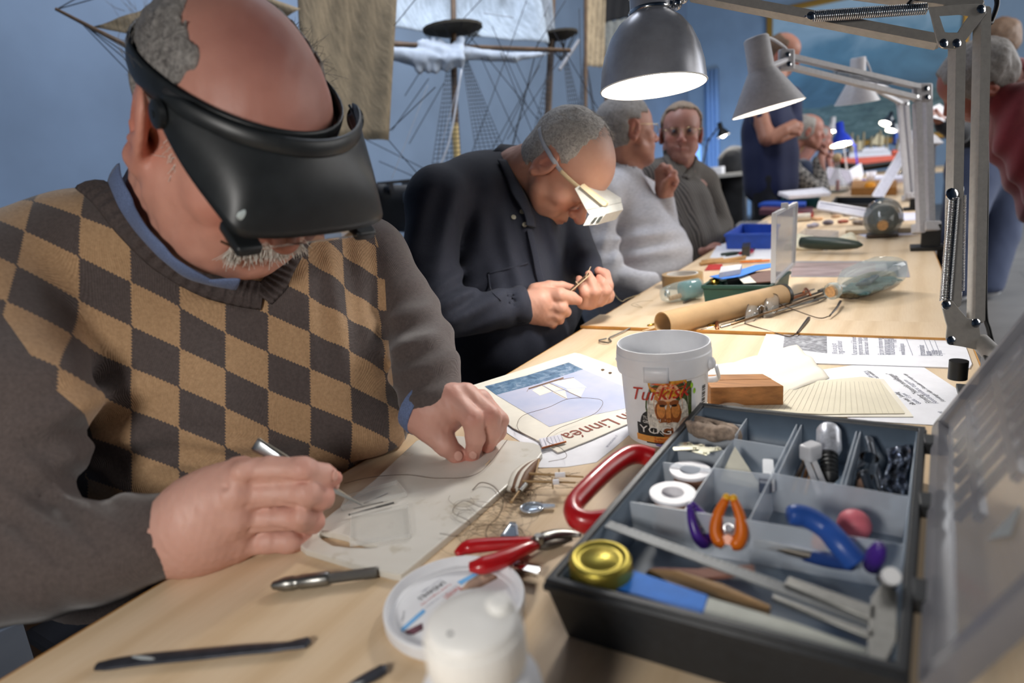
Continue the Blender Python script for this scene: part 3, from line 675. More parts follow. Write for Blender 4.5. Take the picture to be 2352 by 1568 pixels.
# ---- the magnifier visor on his head
visor = empty('magnifier_visor', L1(.05, 0, .06), 'black magnifier visor strapped around the bald head of the argyle sweater man', 'visor')
def visor_parts():
    M_blk = mat('visor_plastic', '1D2022', .42, var=.15, scale=60, bump=.05, spec=.5); M_gls = mat('lens_glass', 'F2F6F4', .03, trans=1., var=0)
    M_in = mat('band_foam', '26272A', .8); M_palemark = mat('visor_pale_mark', 'A9B3B4', .5)
    def loop(ax_, ay, zf, x0=-.012, n=48, a0=0, a1=360):
        return [L1(x0 + ax_*math.cos(t), ay*math.sin(t), zf(x0 + ax_*math.cos(t))) for t in np.radians(np.linspace(a0, a1, n, endpoint=(a1-a0 < 360)))]
    zf = lambda x: .047 + .16*x
    P = loop(.112, .0815, zf); up = M1M[2]
    MB().tube(P, .0022, 8, closed=True, flat=np.array([*up, 6.5])).build('headband', M_blk, visor, smooth=True)
    P = loop(.109, .083, zf, n=40, a0=-70, a1=70); MB().tube(P, .0025, 8, flat=np.array([*up, 4.])).build('foam_pad', M_in, visor, smooth=True)
    def top(t): a = math.radians(t*73); return np.array([.0 + .118*math.cos(a), .0915*math.sin(a), .052 + .16*math.cos(a)*.118])
    bp = [(.036, -.089, .047), (.06, -.088, .038), (.09, -.084, .028), (.13, -.0765, .02), (.147, -.071, .016), (.153, -.058, .014), (.156, -.03, .013), (.157, 0, .013)]
    bp = bp + [(a, -b, c) for a, b, c in bp[-2::-1]]; Bz = bez(bp, 8)
    def bot(t): i = (t+1)/2*(len(Bz)-1); k = min(int(i), len(Bz)-2); return Bz[k]*(1-(i-k)) + Bz[k+1]*(i-k)
    nu, nv = 84, 10
    def sh(u, v):
        t = 2*u-1; a, b = top(t), bot(t); p = a*(1-v) + b*v; s_ = math.sin(PI*v)*.006; return L1(*(p + np.array([s_, 0, s_*.3])))
    mb = MB(); mb.grid(sh, nu, nv); o = mb.build('visor_hood', M_blk, visor, smooth=True); sm = o.modifiers.new('shell', 'SOLIDIFY'); sm.thickness = .0028; sm.offset = 0
    P = [L1(*(top(t)*np.array([1.015, 1.01, 1]) + np.array([0, 0, .003]))) for t in np.linspace(-.97, .97, 60)]
    MB().tube(P, .0028*np.minimum(1, 6*(1.04-np.abs(np.linspace(-1, 1, 60)))), 8, flat=np.array([*nrm(M1M[2]-.6*M1M[0]), 3.])).build('brow_rim', M_blk, visor, smooth=True)
    for y in (-1, 1):
        c = L1(.046, y*.0905, .049); MB().lathe([(.0125, -.002), (.0125, .003), (.0095, .0045), (.003, .0045), (.003, .0055), (0, .0055)], c, y*M1M[1], 20).build('pivot_knob', M_blk, visor)
    # lens plate under the hood with its frame
    P = [L1(.152, -.064, -.002), L1(.152, .064, -.002), L1(.12, .064, -.022), L1(.12, -.064, -.022)]
    MB().prism(P, nrm(M1M[2])*.003).build('lens', M_gls, visor)
    for y in (-1, 1): MB().rbox(L1(.136, y*.057, -.002), (.036*M1S, .022*M1S, .011), M1M, .004, 3).build('lens_bracket', M_blk, visor, bevel=.001)
    # small pale mark on the front plate
    mb = MB(); c = L1(*(bot(-.28)*.72+top(-.4)*.28 + np.array([.0035, -.008, .0])))
    h_ = None
    o2 = mb.sphere(c, (.009, .0055, .0012), 10, np.array([M1M[1], nrm(M1M[2]-.5*M1M[0]), nrm(M1M[0]+.6*M1M[2])])); mb.build('pale_mark', M_palemark, bpy.data.objects['visor_hood'], smooth=True)
visor_parts()
# ---- tweezers
tw = empty('tweezers', D(700, 1080, .6), 'steel tweezers held between finger and thumb of the argyle sweater man', 'tweezers')
def tweez():
    M_st = mat('brushed_steel', 'A8ABAD', .28, 1., bump=.05); M_dull = mat('pale_steel', 'CFC8B8', .4, .6)
    tip = T(832, 1160, TZ+.016); grip = D(745, 1112, .603); tail = D(585, 1018, .60)
    d = nrm(tail-tip); side = nrm(np.cross(d, RW[:, 2])); nn = np.cross(side, d)
    for s_ in (-1, 1):
        P = [tip, tip + (grip-tip)*.5 + nn*s_*.0012, grip + nn*s_*.0035, grip*.45 + tail*.55 + nn*s_*.004, tail*.9+grip*.1 + nn*s_*.0022, tail + nn*s_*.0006]
        Q = bez(P, 8); wd = np.interp(np.linspace(0, 1, len(Q)), [0, .3, .55, .9, 1], [.0007, .0022, .0042, .0068, .0062])
        mb = MB(); mb.tube(Q, .0006, 8, flat=[np.array([*side, w_/.0006]) for w_ in wd]); mb.build('tweezer_arm', M_dull if s_ > 0 else M_st, tw, smooth=True)
tweez()
# ---- trousers and chair under the table edge
def man1_lower():
    F = Field((-1.3, .1, .02), (-.1, .8, .72), .012)
    for y in (.40, .62): F.chain([(-.93, y*.7+.15, .55), (-.45, y, .53), (-.38, y, .12)], [.11, .075, .055], k=.03)
    F.cap((-.98, .42, .57), (-.98, .56, .57), .11, None, k=.05); cutbox(F, (-2, -1, .69), (1, 2, 2))
    V, Fc = F.mesh(2); mkobj('trousers', V, Fc, cloth_mat('dark_trousers', '1B1C22'), man, smooth=True)
    for y in (.40, .62): MB().sphere((-.33, y, .045), (.13, .05, .045), 14).build('shoe', mat('black_leather', '141313', .4), man, smooth=True)
man1_lower()
def wood_chair(c, label, M_w, M_s, face=0., group=None):
    ch = empty('chair', c, label, 'chair', group); x, y = c[0], c[1]; R_ = lambda a, b, z: np.array([x + a*math.cos(face) - b*math.sin(face), y + a*math.sin(face) + b*math.cos(face), z])
    A = np.array([[math.cos(face), math.sin(face), 0], [-math.sin(face), math.cos(face), 0], [0, 0, 1]])
    MB().rbox(R_(0, 0, .43), (.42, .42, .03), A, .04).build('seat', M_s, ch)
    for a in (-.18, .18):
        for b in (-.18, .18): MB().cyl(R_(a*1.1, b*1.1, 0), R_(a, b, .415 if a > 0 else .85), .018, .016).build('leg', M_w, ch)
    MB().rbox(R_(-.185, 0, .74), (.022, .4, .2), A, .008).build('backrest', M_s, ch)
    return ch
M_darkwood = mat('dark_stained_wood', '3A2A1E', .45, var=.3, scale=20, stretch=(1, 1, .1))
wood_chair((-.98, .49, 0), 'dark wooden chair under the man in the argyle sweater', M_darkwood, mat('dark_seat_fabric', '22232A', .9))
# ------------------------------------------------------------------ the other people
def field_from(chains, h, m_=.03, k=.03, post=None):
    P = []; R_ = []
    for l in chains:
        kk = k; 
        if isinstance(l, tuple): l, kk = l
        p, r = pz(l); P.append((p, r, kk)); R_ += r
    allp = np.array([q for p, r, kk in P for q in p]); F = Field(allp.min(0)-max(R_)-m_, allp.max(0)+max(R_)+m_, h)
    for p, r, kk in P: F.chain(p, r, k=kk)
    if post: post(F)
    return F
def px_of(V):
    q = (V - CAM) @ RW; return IW/2 + FPX*q[..., 0]/q[..., 2], IH/2 + FPX*q[..., 1]/q[..., 2], q[..., 2]
def person(label, c, M, s, skin, o, neck, under, hands, hh=.004, hres=.004, group=None, uh=.02):
    root = empty('person', (c[0]-.12, c[1], 0), label, 'person', group); parts = []
    F = Field(c-.2, c+.19, hh); head_prims(F, c, M, s, o); p, r = pz(neck); F.chain([head_local(c, M, s, (-.03, 0, -.03))] + p, [.06*s] + r, k=.02)
    if o.get('throat', True): F.chain([head_local(c, M, s, (.04, 0, -.09)), p[0]*.5 + head_local(c, M, s, (.0, 0, -.13))*.5], [.03*s, .045*s], k=.03)
    F.disp(lambda P: .0012*s*vnoise(P, 90, 3)*(((P-c) @ M.T)[:, 2] < .0))
    V, Fc = F.mesh(1); parts.append((V, Fc, head_color(V, c, M, s, skin, o)))
    F = field_from(under, uh); cutbox(F, (TX0-.02, -1, -1), (2, 12, TZ+.015)) if o.get('seated', True) else None
    V, Fc = F.mesh(1); parts.append((V, Fc, np.tile(lin(skin), (len(V), 1))))
    for items in hands:
        F = field_from([(l, k) for l, k in items], hres, .015); F.disp(lambda P: .0005*vnoise(P, 210, 8)); V, Fc = F.mesh(1); parts.append((V, Fc, hand_color(V, o.get('hand', skin), [D(*l[-1][:3]) for l, k in items])))
    V, Fc, C = joinmesh(parts); b = mkobj('body', V, Fc, M_skin, root, smooth=True, col=C); return root, b
def garment(root, name, chains, mt, h=.008, folds=None, cuts=(), table=True, k=.03, noise=.003, ns=20, z=None):
    F = field_from(chains, h, .03, k)
    for a, b, r in cuts: F.cap(D(*a), D(*b), pxr(r, a[2]), None, .004, 'cut')
    if folds:
        def fn(P):
            x, y, zc = px_of(P); return folds(x, y) + noise*vnoise(P, ns, 12)
        F.disp(fn)
    elif noise: F.disp(lambda P: noise*vnoise(P, ns, 12))
    if table: cutbox(F, (TX0-.006, -1, -1), (2, 12, TZ+.004))
    if z is not None: cutbox(F, (-9, -9, -9), (9, 19, z))
    V, Fc = F.mesh(1); return mkobj(name, V, Fc, mt, root, smooth=True)
def legs(root, hip, knees, mt, shoe=None, r=(.1, .07, .05)):
    F = Field(np.array(hip) + (-.3, -.35, -.7), np.array(hip) + (.75, .35, .2), .014); hip = np.array(hip)
    F.cap(hip + (0, -.08, 0), hip + (0, .08, 0), .12, None, k=.03)
    for sy, kx in zip((-1, 1), knees): F.chain([hip + (0, sy*.09, 0), hip + (kx, sy*.12, -.03), hip + (kx+.03, sy*.12, -hip[2]+.09)], r, k=.03)
    V, Fc = F.mesh(1); mkobj('trousers', V, Fc, mt, root, smooth=True)
    for sy, kx in zip((-1, 1), knees): MB().sphere(hip + (kx+.08, sy*.12, -hip[2]+.045), (.13, .048, .045), 12).build('shoe', shoe or mat('black_leather', '141313', .4), root, smooth=True)
def glasses(root, c, M, s, mt, name='spectacles'):
    L = lambda *p: head_local(c, M, s, p); mb = MB()
    for y in (-1, 1): mb.tube([L(.103-.004*abs(math.cos(t)), y*.032 + .021*math.cos(t), -.003 + .0155*math.sin(t)) for t in np.linspace(0, 2*PI, 20, endpoint=False)], .0009, 6, closed=True)
    mb.tube([L(.1, -.011, .003), L(.107, 0, .006), L(.1, .011, .003)], .0009, 6)
    for y in (-1, 1): mb.tube([L(.099, y*.053, .004), L(.085, y*.073, .006), L(.0, y*.082, .01), L(-.02, y*.082, -.01)], .001, 6)
    o = mb.build(name, mt, root, smooth=True)
    g = MB()
    for y in (-1, 1): g.lathe([(.0, -.0006), (.0155*s, -.0006), (.0155*s, .0006), (0, .0006)], L(.101, y*.032, -.003), M[0], 20, False)
    g.build('spectacle_lens', mat('lens_glass', 'F2F6F4', .03, trans=1., var=0), root); return o
M_navy = cloth_mat('navy_shirt', '191D2C', 700, .14, .85, .04); M_dkj = cloth_mat('black_denim', '121317', 800, .2, .9, .02)
M_sweat = cloth_mat('grey_sweatshirt', 'C6C6CC', 700, .08, .95, .1, mott='8D8D95'); M_gstripe = None
M_specs = mat('gold_wire', 'C9B68A', .25, 1.)
def stripe_mat(name, a, b, sc=150, dirx='X', rot=(0, 0, 0)):
    t = NT(name); w_ = t.n('ShaderNodeTexWave', i_Scale=sc/6.28, i_Distortion=1.2, bands_direction=dirx); t.l(t.coord(rot=rot), w_.inputs[0]); t.base(t.ramp(w_.outputs[1], [(.3, a), (.7, b)])); t.set(Roughness=.9); t.bump(t.noise(t.coord(), 30, 4), .4, .003); return t.m
M_gstripe = stripe_mat('grey_striped_shirt', '3F3C39', '6B655F', 170, 'Y', (0, 0, .5))
H_grey = hair_mat('salt_hair', '5F5A57', 'A39D98'); H_lt = hair_mat('light_grey_hair', '77726E', 'C4BEB7'); H_sandy = hair_mat('sandy_grey_hair', '6E5D4E', 'A8937D'); H_brown = hair_mat('brown_hair', '3A2A1F', '7A5C42')
# ---- second man: navy shirt, white magnifier
c2 = np.array([-.614, 1.272, 1.084]); m2 = orient(.6, 61.7, .3)
p2, b2 = person('person in a navy shirt and white head magnifier bending over a tiny model part', c2, m2, 1., 'CC9C86',
    dict(jowl=.021, nose=1.1, ear=1.12, blobs=[((-.03, 0, .12), (.085, .08, .06), '8F7C72', .75), ((.07, 0, .06), (.05, .07, .04), 'D3A58E', .5)], hand='C99A86'),
    [(1190, 400, 1.43, 58), (1150, 480, 1.47, 70)],
    [[(1010, 470, 1.32, 45), (1150, 470, 1.47, 70), (1290, 520, 1.58, 40)], [(1150, 560, 1.46, 110), (1150, 760, 1.45, 100)], [(1010, 470, 1.32, 40), (1000, 720, 1.24, 36), (1195, 703, 1.29, 26)], [(1290, 520, 1.56, 40), (1350, 610, 1.42, 20), (1375, 665, 1.36, 18)]],
    [[([(1185, 704, 1.285, 32), (1240, 694, 1.288, 34)], .015), ([(1200, 715, 1.29, 28), (1252, 722, 1.3, 27)], .015), ([(1262, 678, 1.285, 18), (1286, 678, 1.275, 18), (1312, 684, 1.29, 15), (1327, 690, 1.3, 11)], .005),
      ([(1255, 700, 1.285, 17), (1288, 706, 1.278, 16), (1300, 716, 1.3, 12), (1290, 722, 1.32, 11)], .005), ([(1252, 716, 1.29, 16), (1281, 724, 1.285, 14), (1285, 734, 1.305, 11), (1272, 738, 1.32, 10)], .005),
      ([(1245, 732, 1.297, 14), (1268, 740, 1.295, 12), (1270, 747, 1.31, 9)], .005), ([(1230, 668, 1.3, 19), (1262, 657, 1.3, 13), (1292, 657, 1.31, 11), (1316, 661, 1.32, 8)], .006)],
     [([(1392, 678, 1.37, 20), (1352, 690, 1.34, 22)], .012), ([(1340, 694, 1.335, 17), (1345, 672, 1.315, 13), (1334, 650, 1.32, 11), (1330, 640, 1.33, 8)], .004), ([(1358, 694, 1.335, 16), (1366, 670, 1.312, 13), (1358, 644, 1.315, 11), (1352, 629, 1.325, 8.5)], .004),
      ([(1378, 690, 1.335, 15), (1392, 668, 1.318, 13), (1385, 650, 1.318, 11), (1376, 638, 1.325, 8.5)], .004), ([(1392, 682, 1.345, 14), (1397, 655, 1.345, 12), (1390, 630, 1.35, 12), (1375, 622, 1.345, 10)], .005)]], hh=.0032, hres=.0024)
def fold2(x, y):
    o = .004*np.exp(-((x-1060)/90)**2 - ((y-690)/70)**2)*np.sin(.12*y + .07*x); o += .005*np.exp(-((x-1230)/80)**2 - ((y-560)/150)**2)*np.sin(.11*x - .03*y); o += .004*np.exp(-((x-1060)/100)**2 - ((y-520)/120)**2)*np.sin(.08*x + .02*y); return 1.9*o
garment(p2, 'shirt', [([(1012, 462, 1.32, 82), (1120, 425, 1.45, 72), (1290, 500, 1.58, 55)], .04), ([(1095, 480, 1.42, 110), (1140, 560, 1.45, 140), (1150, 760, 1.45, 165)], .04), ([(1240, 530, 1.52, 80), (1270, 700, 1.5, 70)], .04), ([(1150, 430, 1.45, 60), (1195, 500, 1.44, 45)], .03),
    ([(1005, 470, 1.31, 72), (990, 600, 1.28, 66), (1018, 715, 1.22, 60)], .02), ([(1018, 722, 1.22, 56), (1110, 715, 1.25, 50), (1195, 703, 1.285, 42)], .015), ([(1300, 530, 1.55, 55), (1345, 605, 1.42, 34), (1368, 645, 1.385, 29)], .02)], M_navy, .0065, fold2, [((1150, 706, 1.27), (1215, 702, 1.295), 33)], noise=.0028)
B2 = [bvh_of(b2), bvh_of(bpy.data.objects['shirt'])]
mb = MB(); P, th, fl = band_on(B2, [(1150, 372), (1175, 420), (1195, 460), (1212, 500), (1216, 522)], 15, .003, .006); mb.tube(P, th, 8, flat=fl); mb.build('collar', M_navy, p2, smooth=True)
mb = MB(); mb.tube([D(1140, 366, 1.40), D(1160, 346, 1.44), D(1195, 348, 1.50), D(1215, 366, 1.53)], .006, 8, flat=np.array([*(m2[0]*-1), 3.2])); mb.build('collar', M_navy, p2, smooth=True)
for x, y in ((1179, 500), (1199, 487), (1206, 516)):
    h_ = hit(B2, x, y, .002)
    MB().lathe([(.0055, 0), (.0055, .002), (0, .0025)], h_[0], h_[1], 12).build('button', mat('shirt_button', '8D8878', .3), bpy.data.objects['shirt'])
hair_shell(p2, c2, m2, 1., lambda P: np.maximum.reduce([P[..., 0]-.012 + .3*np.maximum(P[..., 2]-.06, 0) - .5*np.maximum(.02-P[..., 2], 0), -((((P[..., 0]-.08)/.1)**2 + (P[..., 1]/.062)**2 + ((P[..., 2]-.1)/.07)**2) - 1)*.04, -(P[..., 2]+.06), np.minimum(.034-np.abs(P[..., 0]+.004), .028-P[..., 2])]), H_lt, .0035, .003, .0014, 60)
rg = np.random.default_rng(9); rr = []; dd = []
for _ in range(420):
    y = rg.uniform(-1, 1); a = rg.uniform(.75, 2.0); q = np.array([-.014 + .1*math.cos(a+.6)*math.sqrt(1-.6*y*y), .079*y, .03 + .09*math.sin(a+.6)*math.sqrt(1-.7*y*y)])
    rr.append(head_local(c2, m2, 1., q)); dd.append(np.array([.9, .1*y, .3 - .9*q[0]*5]) @ m2)
strands(p2, 'hair_strands', rr, dd, .016, .0003, H_lt, .25)
legs(p2, (-.88, 1.25, .52), (.45, .42), M_dkj)
SH2 = [bvh_of(bpy.data.objects['shirt'])]
for pts, hw, n_ in (([(1216, 528), (1228, 580), (1240, 640), (1262, 700)], 9, 'placket'), ([(1122, 628), (1160, 618), (1212, 604)], 3, 'pocket_hem'), ([(1122, 630), (1128, 668), (1150, 690)], 2, 'pocket_seam')):
    P, th, fl = band_on(SH2, pts, hw, .0016, .0012); MB().tube(P, th, 8, flat=fl).build(n_, M_navy, bpy.data.objects['shirt'], smooth=True)
# white head magnifier
mag = empty('head_magnifier', c2, 'white plastic head magnifier with strap on the man in the navy shirt', 'magnifier'); M_wp = mat('white_plastic', 'CFCDC4', .4, var=.04); M_crm = mat('cream_plastic', 'E0C9A0', .45)
P, th, fl = band_on([B2[0]], [(1242, 296), (1247, 320), (1260, 348), (1278, 376), (1292, 393)], 5.5, .0015, .004); MB().tube(P, th, 8, flat=fl).build('strap', mat('strap_elastic', 'AEB2BC', .7), mag, smooth=True)
P, th, fl = band_on([B2[0]], [(1290, 391), (1312, 412), (1334, 430), (1360, 444), (1388, 452)], 5.5, .0018, .005); MB().tube(P, th, 8, flat=fl).build('side_arm', M_crm, mag, smooth=True)
LT = m2[1]*.105
def mprism(name, px, zc, mt, d=LT): MB().prism([D(x, y, zc) for x, y in px], d).build(name, mt, mag, bevel=.0012)
mprism('eye_shield', [(1319, 433), (1329, 426), (1386, 462), (1388, 474), (1346, 483)], 1.262, M_wp)
mprism('lens_housing', [(1346, 483), (1388, 474), (1392, 492), (1366, 505), (1352, 492)], 1.258, M_wp)
mprism('lens_frame', [(1352, 493), (1366, 505), (1391, 491), (1373, 516), (1338, 519)], 1.256, M_wp)
for a in ([(1356, 512), (1366, 500), (1374, 497), (1364, 511)], [(1368, 511), (1378, 497), (1387, 494), (1376, 510)]): mprism('lens', a, 1.2535, mat('dark_lens', '4A4C48', .08), -m2[1]*.002)
mprism('hinge_tab', [(1330, 428), (1337, 422), (1394, 466), (1391, 473), (1385, 474)], 1.255, M_crm, m2[1]*.012)
# the model strip in his fingers
st = empty('model_hull_strip', D(1335, 640, 1.31), 'dark and pale wooden model strip held in the navy shirted fingertips', 'model part')
for a, b, r, mt_ in ((D(1308, 668, 1.3), D(1352, 627, 1.3), .0022, mat('walnut_strip', '4A3324', .5)), (D(1312, 668, 1.297), D(1356, 630, 1.297), .0012, mat('pale_strip', 'CDB592', .5)), (D(1345, 636, 1.298), D(1357, 612, 1.30), .0008, mat('pale_strip', 'CDB592', .5)), (D(1322, 646, 1.296), D(1329, 653, 1.296), .0008, mat('pale_strip', 'CDB592', .5))): MB().cyl(a, b, r).build('strip', mt_, st)
# ---- third man: grey sweatshirt
c3 = np.array([-.836, 2.268, 1.197]); m3 = orient(47.3, 0, 5.8)
p3, b3 = person('person in a pale grey sweatshirt with glasses turned towards his neighbour', c3, m3, 1.03, 'B5836E', dict(ear=1.1, blobs=[((.0, 0, .1), (.08, .08, .04), '9C7A6C', .4)]),
    [(1430, 385, 2.3, 36), (1425, 450, 2.32, 50)],
    [[(1365, 470, 2.15, 40), (1425, 450, 2.3, 50), (1500, 470, 2.45, 40)], [(1440, 540, 2.32, 70), (1440, 640, 2.3, 80)], [(1500, 480, 2.45, 28), (1545, 560, 2.35, 22), (1530, 470, 2.25, 17)], [(1375, 480, 2.15, 30), (1390, 620, 2.1, 26), (1470, 650, 2.05, 20)]],
    [[([(1528, 468, 2.25, 17), (1526, 432, 2.24, 22)], .01), ([(1518, 425, 2.235, 13), (1512, 395, 2.23, 9), (1522, 382, 2.225, 8), (1532, 388, 2.2, 7)], .005), ([(1524, 420, 2.23, 12), (1524, 392, 2.22, 9), (1536, 386, 2.2, 8), (1542, 400, 2.19, 7)], .005),
      ([(1534, 424, 2.225, 12), (1540, 398, 2.21, 9), (1548, 398, 2.19, 8), (1548, 412, 2.185, 7)], .005), ([(1542, 430, 2.22, 11), (1550, 410, 2.205, 8), (1553, 416, 2.19, 7), (1550, 426, 2.185, 6)], .005), ([(1522, 445, 2.225, 12), (1530, 420, 2.2, 9), (1540, 408, 2.185, 7)], .005)]], hh=.0045, hres=.004)
def fold3(x, y): return .011*np.exp(-((x-1470)/90)**2 - ((y-570)/60)**2)*np.sin(.14*y + .02*x) + .006*np.exp(-((x-1400)/40)**2 - ((y-560)/110)**2)*np.sin(.16*x + .05*y)
garment(p3, 'sweatshirt', [([(1372, 455, 2.15, 56), (1425, 432, 2.3, 54), (1495, 470, 2.45, 45)], .04), ([(1440, 520, 2.3, 92), (1470, 600, 2.3, 108), (1440, 690, 2.3, 110)], .05), ([(1500, 590, 2.3, 78), (1480, 650, 2.28, 80)], .05), ([(1368, 470, 2.15, 50), (1372, 560, 2.1, 46), (1395, 630, 2.05, 40), (1470, 655, 2.03, 32), (1492, 652, 2.03, 28)], .02), ([(1500, 480, 2.45, 42), (1540, 560, 2.36, 34), (1532, 500, 2.28, 24), (1528, 462, 2.25, 22)], .015), ([(1430, 400, 2.29, 40), (1430, 430, 2.3, 56)], .03)], M_sweat, .0105, fold3, [((1428, 390, 2.29), (1427, 360, 2.28), 38)])
hair_shell(p3, c3, m3, 1.03, lambda P: np.maximum.reduce([P[..., 0]-.05 + 1.*np.maximum(P[..., 2]-.08, 0)*0 - .1*P[..., 2], -(P[..., 2]+.055), np.minimum(.03-np.abs(P[..., 0]-.0), .03-P[..., 2]), np.minimum(P[..., 0]-.02, .05-P[..., 2])]), H_grey, .005, .008, .002, 60)
glasses(p3, c3, m3, 1.03, M_specs); eyes(p3, c3, m3, 1.03)
legs(p3, (-1.0, 2.25, .52), (.5, .45), M_dkj)
# ---- fourth man: grey striped shirt, looking at the camera
c4 = np.array([-.759, 2.708, 1.189]); m4 = orient(-72, -2.4, 4.2)
p4, b4 = person('person in a dark grey striped shirt facing the camera behind the pale sweatshirt', c4, m4, 1.02, 'AD8072', dict(eyes_closed=False, jowl=.022, ear=1., blobs=[((.09, 0, .05), (.05, .06, .04), 'A8786A', .5)]),
    [(1565, 375, 2.62, 32), (1562, 430, 2.66, 42)],
    [[(1490, 425, 2.5, 30), (1562, 420, 2.65, 40), (1618, 430, 2.8, 30)], [(1565, 500, 2.65, 60), (1570, 580, 2.62, 60)], [(1618, 430, 2.8, 26), (1645, 520, 2.7, 22), (1632, 572, 2.48, 16)]],
    [[([(1610, 578, 2.46, 13), (1628, 572, 2.47, 13), (1642, 565, 2.47, 9)], .006), ([(1628, 570, 2.46, 8), (1650, 562, 2.47, 5), (1656, 566, 2.46, 4)], .004), ([(1626, 574, 2.45, 8), (1645, 571, 2.455, 5), (1650, 575, 2.45, 4)], .004)]], hh=.005, hres=.004)
garment(p4, 'shirt', [([(1492, 410, 2.52, 40), (1562, 392, 2.66, 40), (1608, 420, 2.78, 40)], .04), ([(1560, 480, 2.62, 76), (1568, 560, 2.6, 84), (1560, 620, 2.6, 88)], .04), ([(1612, 430, 2.78, 38), (1648, 520, 2.7, 34), (1640, 556, 2.6, 32), (1622, 576, 2.5, 24)], .02)], M_gstripe, .011, lambda x, y: .008*np.sin(.16*x - .05*y)*np.exp(-((x-1590)/60)**2 - ((y-510)/80)**2))
B4 = [bvh_of(b4)]
for pts in ([(1528, 345), (1536, 380), (1552, 405)], [(1600, 350), (1594, 382), (1574, 410)]):
    P, th, fl = band_on([bvh_of(bpy.data.objects['shirt.001'])] + B4, pts, 9, .004, .004); MB().tube(P, th, 8, flat=fl).build('collar', M_gstripe, p4, smooth=True)
hair_shell(p4, c4, m4, 1.02, lambda P: np.maximum.reduce([P[..., 0]-.07 + .0*P[..., 2], -(P[..., 2]+.05), np.minimum(P[..., 0]-.03, .085-P[..., 2]), np.minimum(.03-np.abs(P[..., 0]+.004), .026-P[..., 2])]), H_sandy, .005, .009, .003, 45)
glasses(p4, c4, m4, 1.02, M_specs); eyes(p4, c4, m4, 1.02)
legs(p4, (-.98, 2.75, .52), (.45, .45), M_dkj)
# ---- fifth man: standing, navy polo, arms crossed
c5 = np.array([-.629, 4.702, 1.70]); m5 = orient(0, 26, -12)
p5, b5 = person('person standing by the tables in a navy polo shirt with folded arms', c5, m5, 1., '9E6E59', dict(seated=False, blobs=[((.02, 0, .12), (.09, .08, .05), 'A9786A', .5)]),
    [(1780, 180, 4.05, 24), (1772, 215, 4.08, 28)],
    [[(1735, 222, 3.95, 18), (1770, 205, 4.08, 26), (1815, 228, 4.25, 18)], [(1765, 300, 4.08, 45), (1765, 400, 4.1, 44)], [(1732, 228, 3.92, 17), (1758, 318, 3.85, 15), (1800, 305, 3.85, 12)], [(1738, 232, 3.92, 16), (1765, 318, 3.85, 15)]],
    [[([(1768, 318, 3.84, 15), (1800, 300, 3.83, 14), (1822, 288, 3.84, 13)], .01), ([(1822, 290, 3.83, 9), (1838, 284, 3.83, 5), (1842, 290, 3.82, 4)], .004), ([(1820, 296, 3.83, 8), (1838, 295, 3.82, 5), (1841, 300, 3.82, 4)], .004), ([(1818, 303, 3.83, 8), (1834, 305, 3.82, 5), (1835, 310, 3.82, 4)], .004), ([(1814, 286, 3.83, 7), (1826, 278, 3.83, 4)], .004)],
     [([(1830, 300, 3.95, 12), (1790, 318, 3.9, 12), (1772, 320, 3.88, 11)], .01), ([(1790, 318, 3.88, 9), (1770, 312, 3.84, 5)], .004)]], hh=.007, hres=.007)
M_polo = cloth_mat('navy_polo', '141C3C', 500, .15, .9, .08)
garment(p5, 'polo_shirt', [([(1738, 222, 3.97, 26), (1772, 202, 4.08, 28), (1812, 226, 4.2, 26)], .05), ([(1766, 265, 4.08, 50), (1764, 300, 4.08, 56), (1768, 360, 4.08, 58), (1770, 420, 4.1, 58)], .05), ([(1735, 228, 3.94, 25), (1744, 275, 3.9, 22)], .03), ([(1815, 230, 4.2, 23), (1826, 280, 4.1, 19)], .03)], M_polo, .018, lambda x, y: .006*np.sin(.15*x), table=False, noise=.004, ns=10)
hair_shell(p5, c5, m5, 1., lambda P: np.maximum.reduce([P[..., 0]-.02, -(P[..., 2]+.05), -((((P[..., 0]-.04)/.11)**2 + (P[..., 1]/.07)**2 + ((P[..., 2]-.13)/.09)**2) - 1)*.05]), H_brown, .007, .005, .002, 45)
def stand_legs(root, x, y, ht, mt, az=0., spread=.1, shoe=None):
    F = Field((x-.3, y-.35, .02), (x+.3, y+.35, ht+.15), .016); a = np.array([-math.sin(az), math.cos(az), 0])
    F.cap((x, y, ht), np.array([x, y, ht]) + (0, 0, .02), .16, None, k=.03)
    for s_ in (-1, 1): F.chain([np.array([x, y, ht]) + a*s_*.08, np.array([x, y, .5]) + a*s_*spread, np.array([x, y, .08]) + a*s_*spread], [.1, .07, .055], k=.03)
    V, Fc = F.mesh(1); mkobj('trousers', V, Fc, mt, root, smooth=True)
    f_ = np.array([math.cos(az), math.sin(az), 0])
    for s_ in (-1, 1): MB().sphere(np.array([x, y, .048]) + a*s_*spread + f_*.06, (.14, .05, .048), 12, np.array([f_, a, [0, 0, 1]])).build('shoe', shoe or mat('black_leather', '141313', .4), root, smooth=True)
q5 = D(1768, 400, 4.1); stand_legs(p5, q5[0], q5[1], .9, M_dkj)
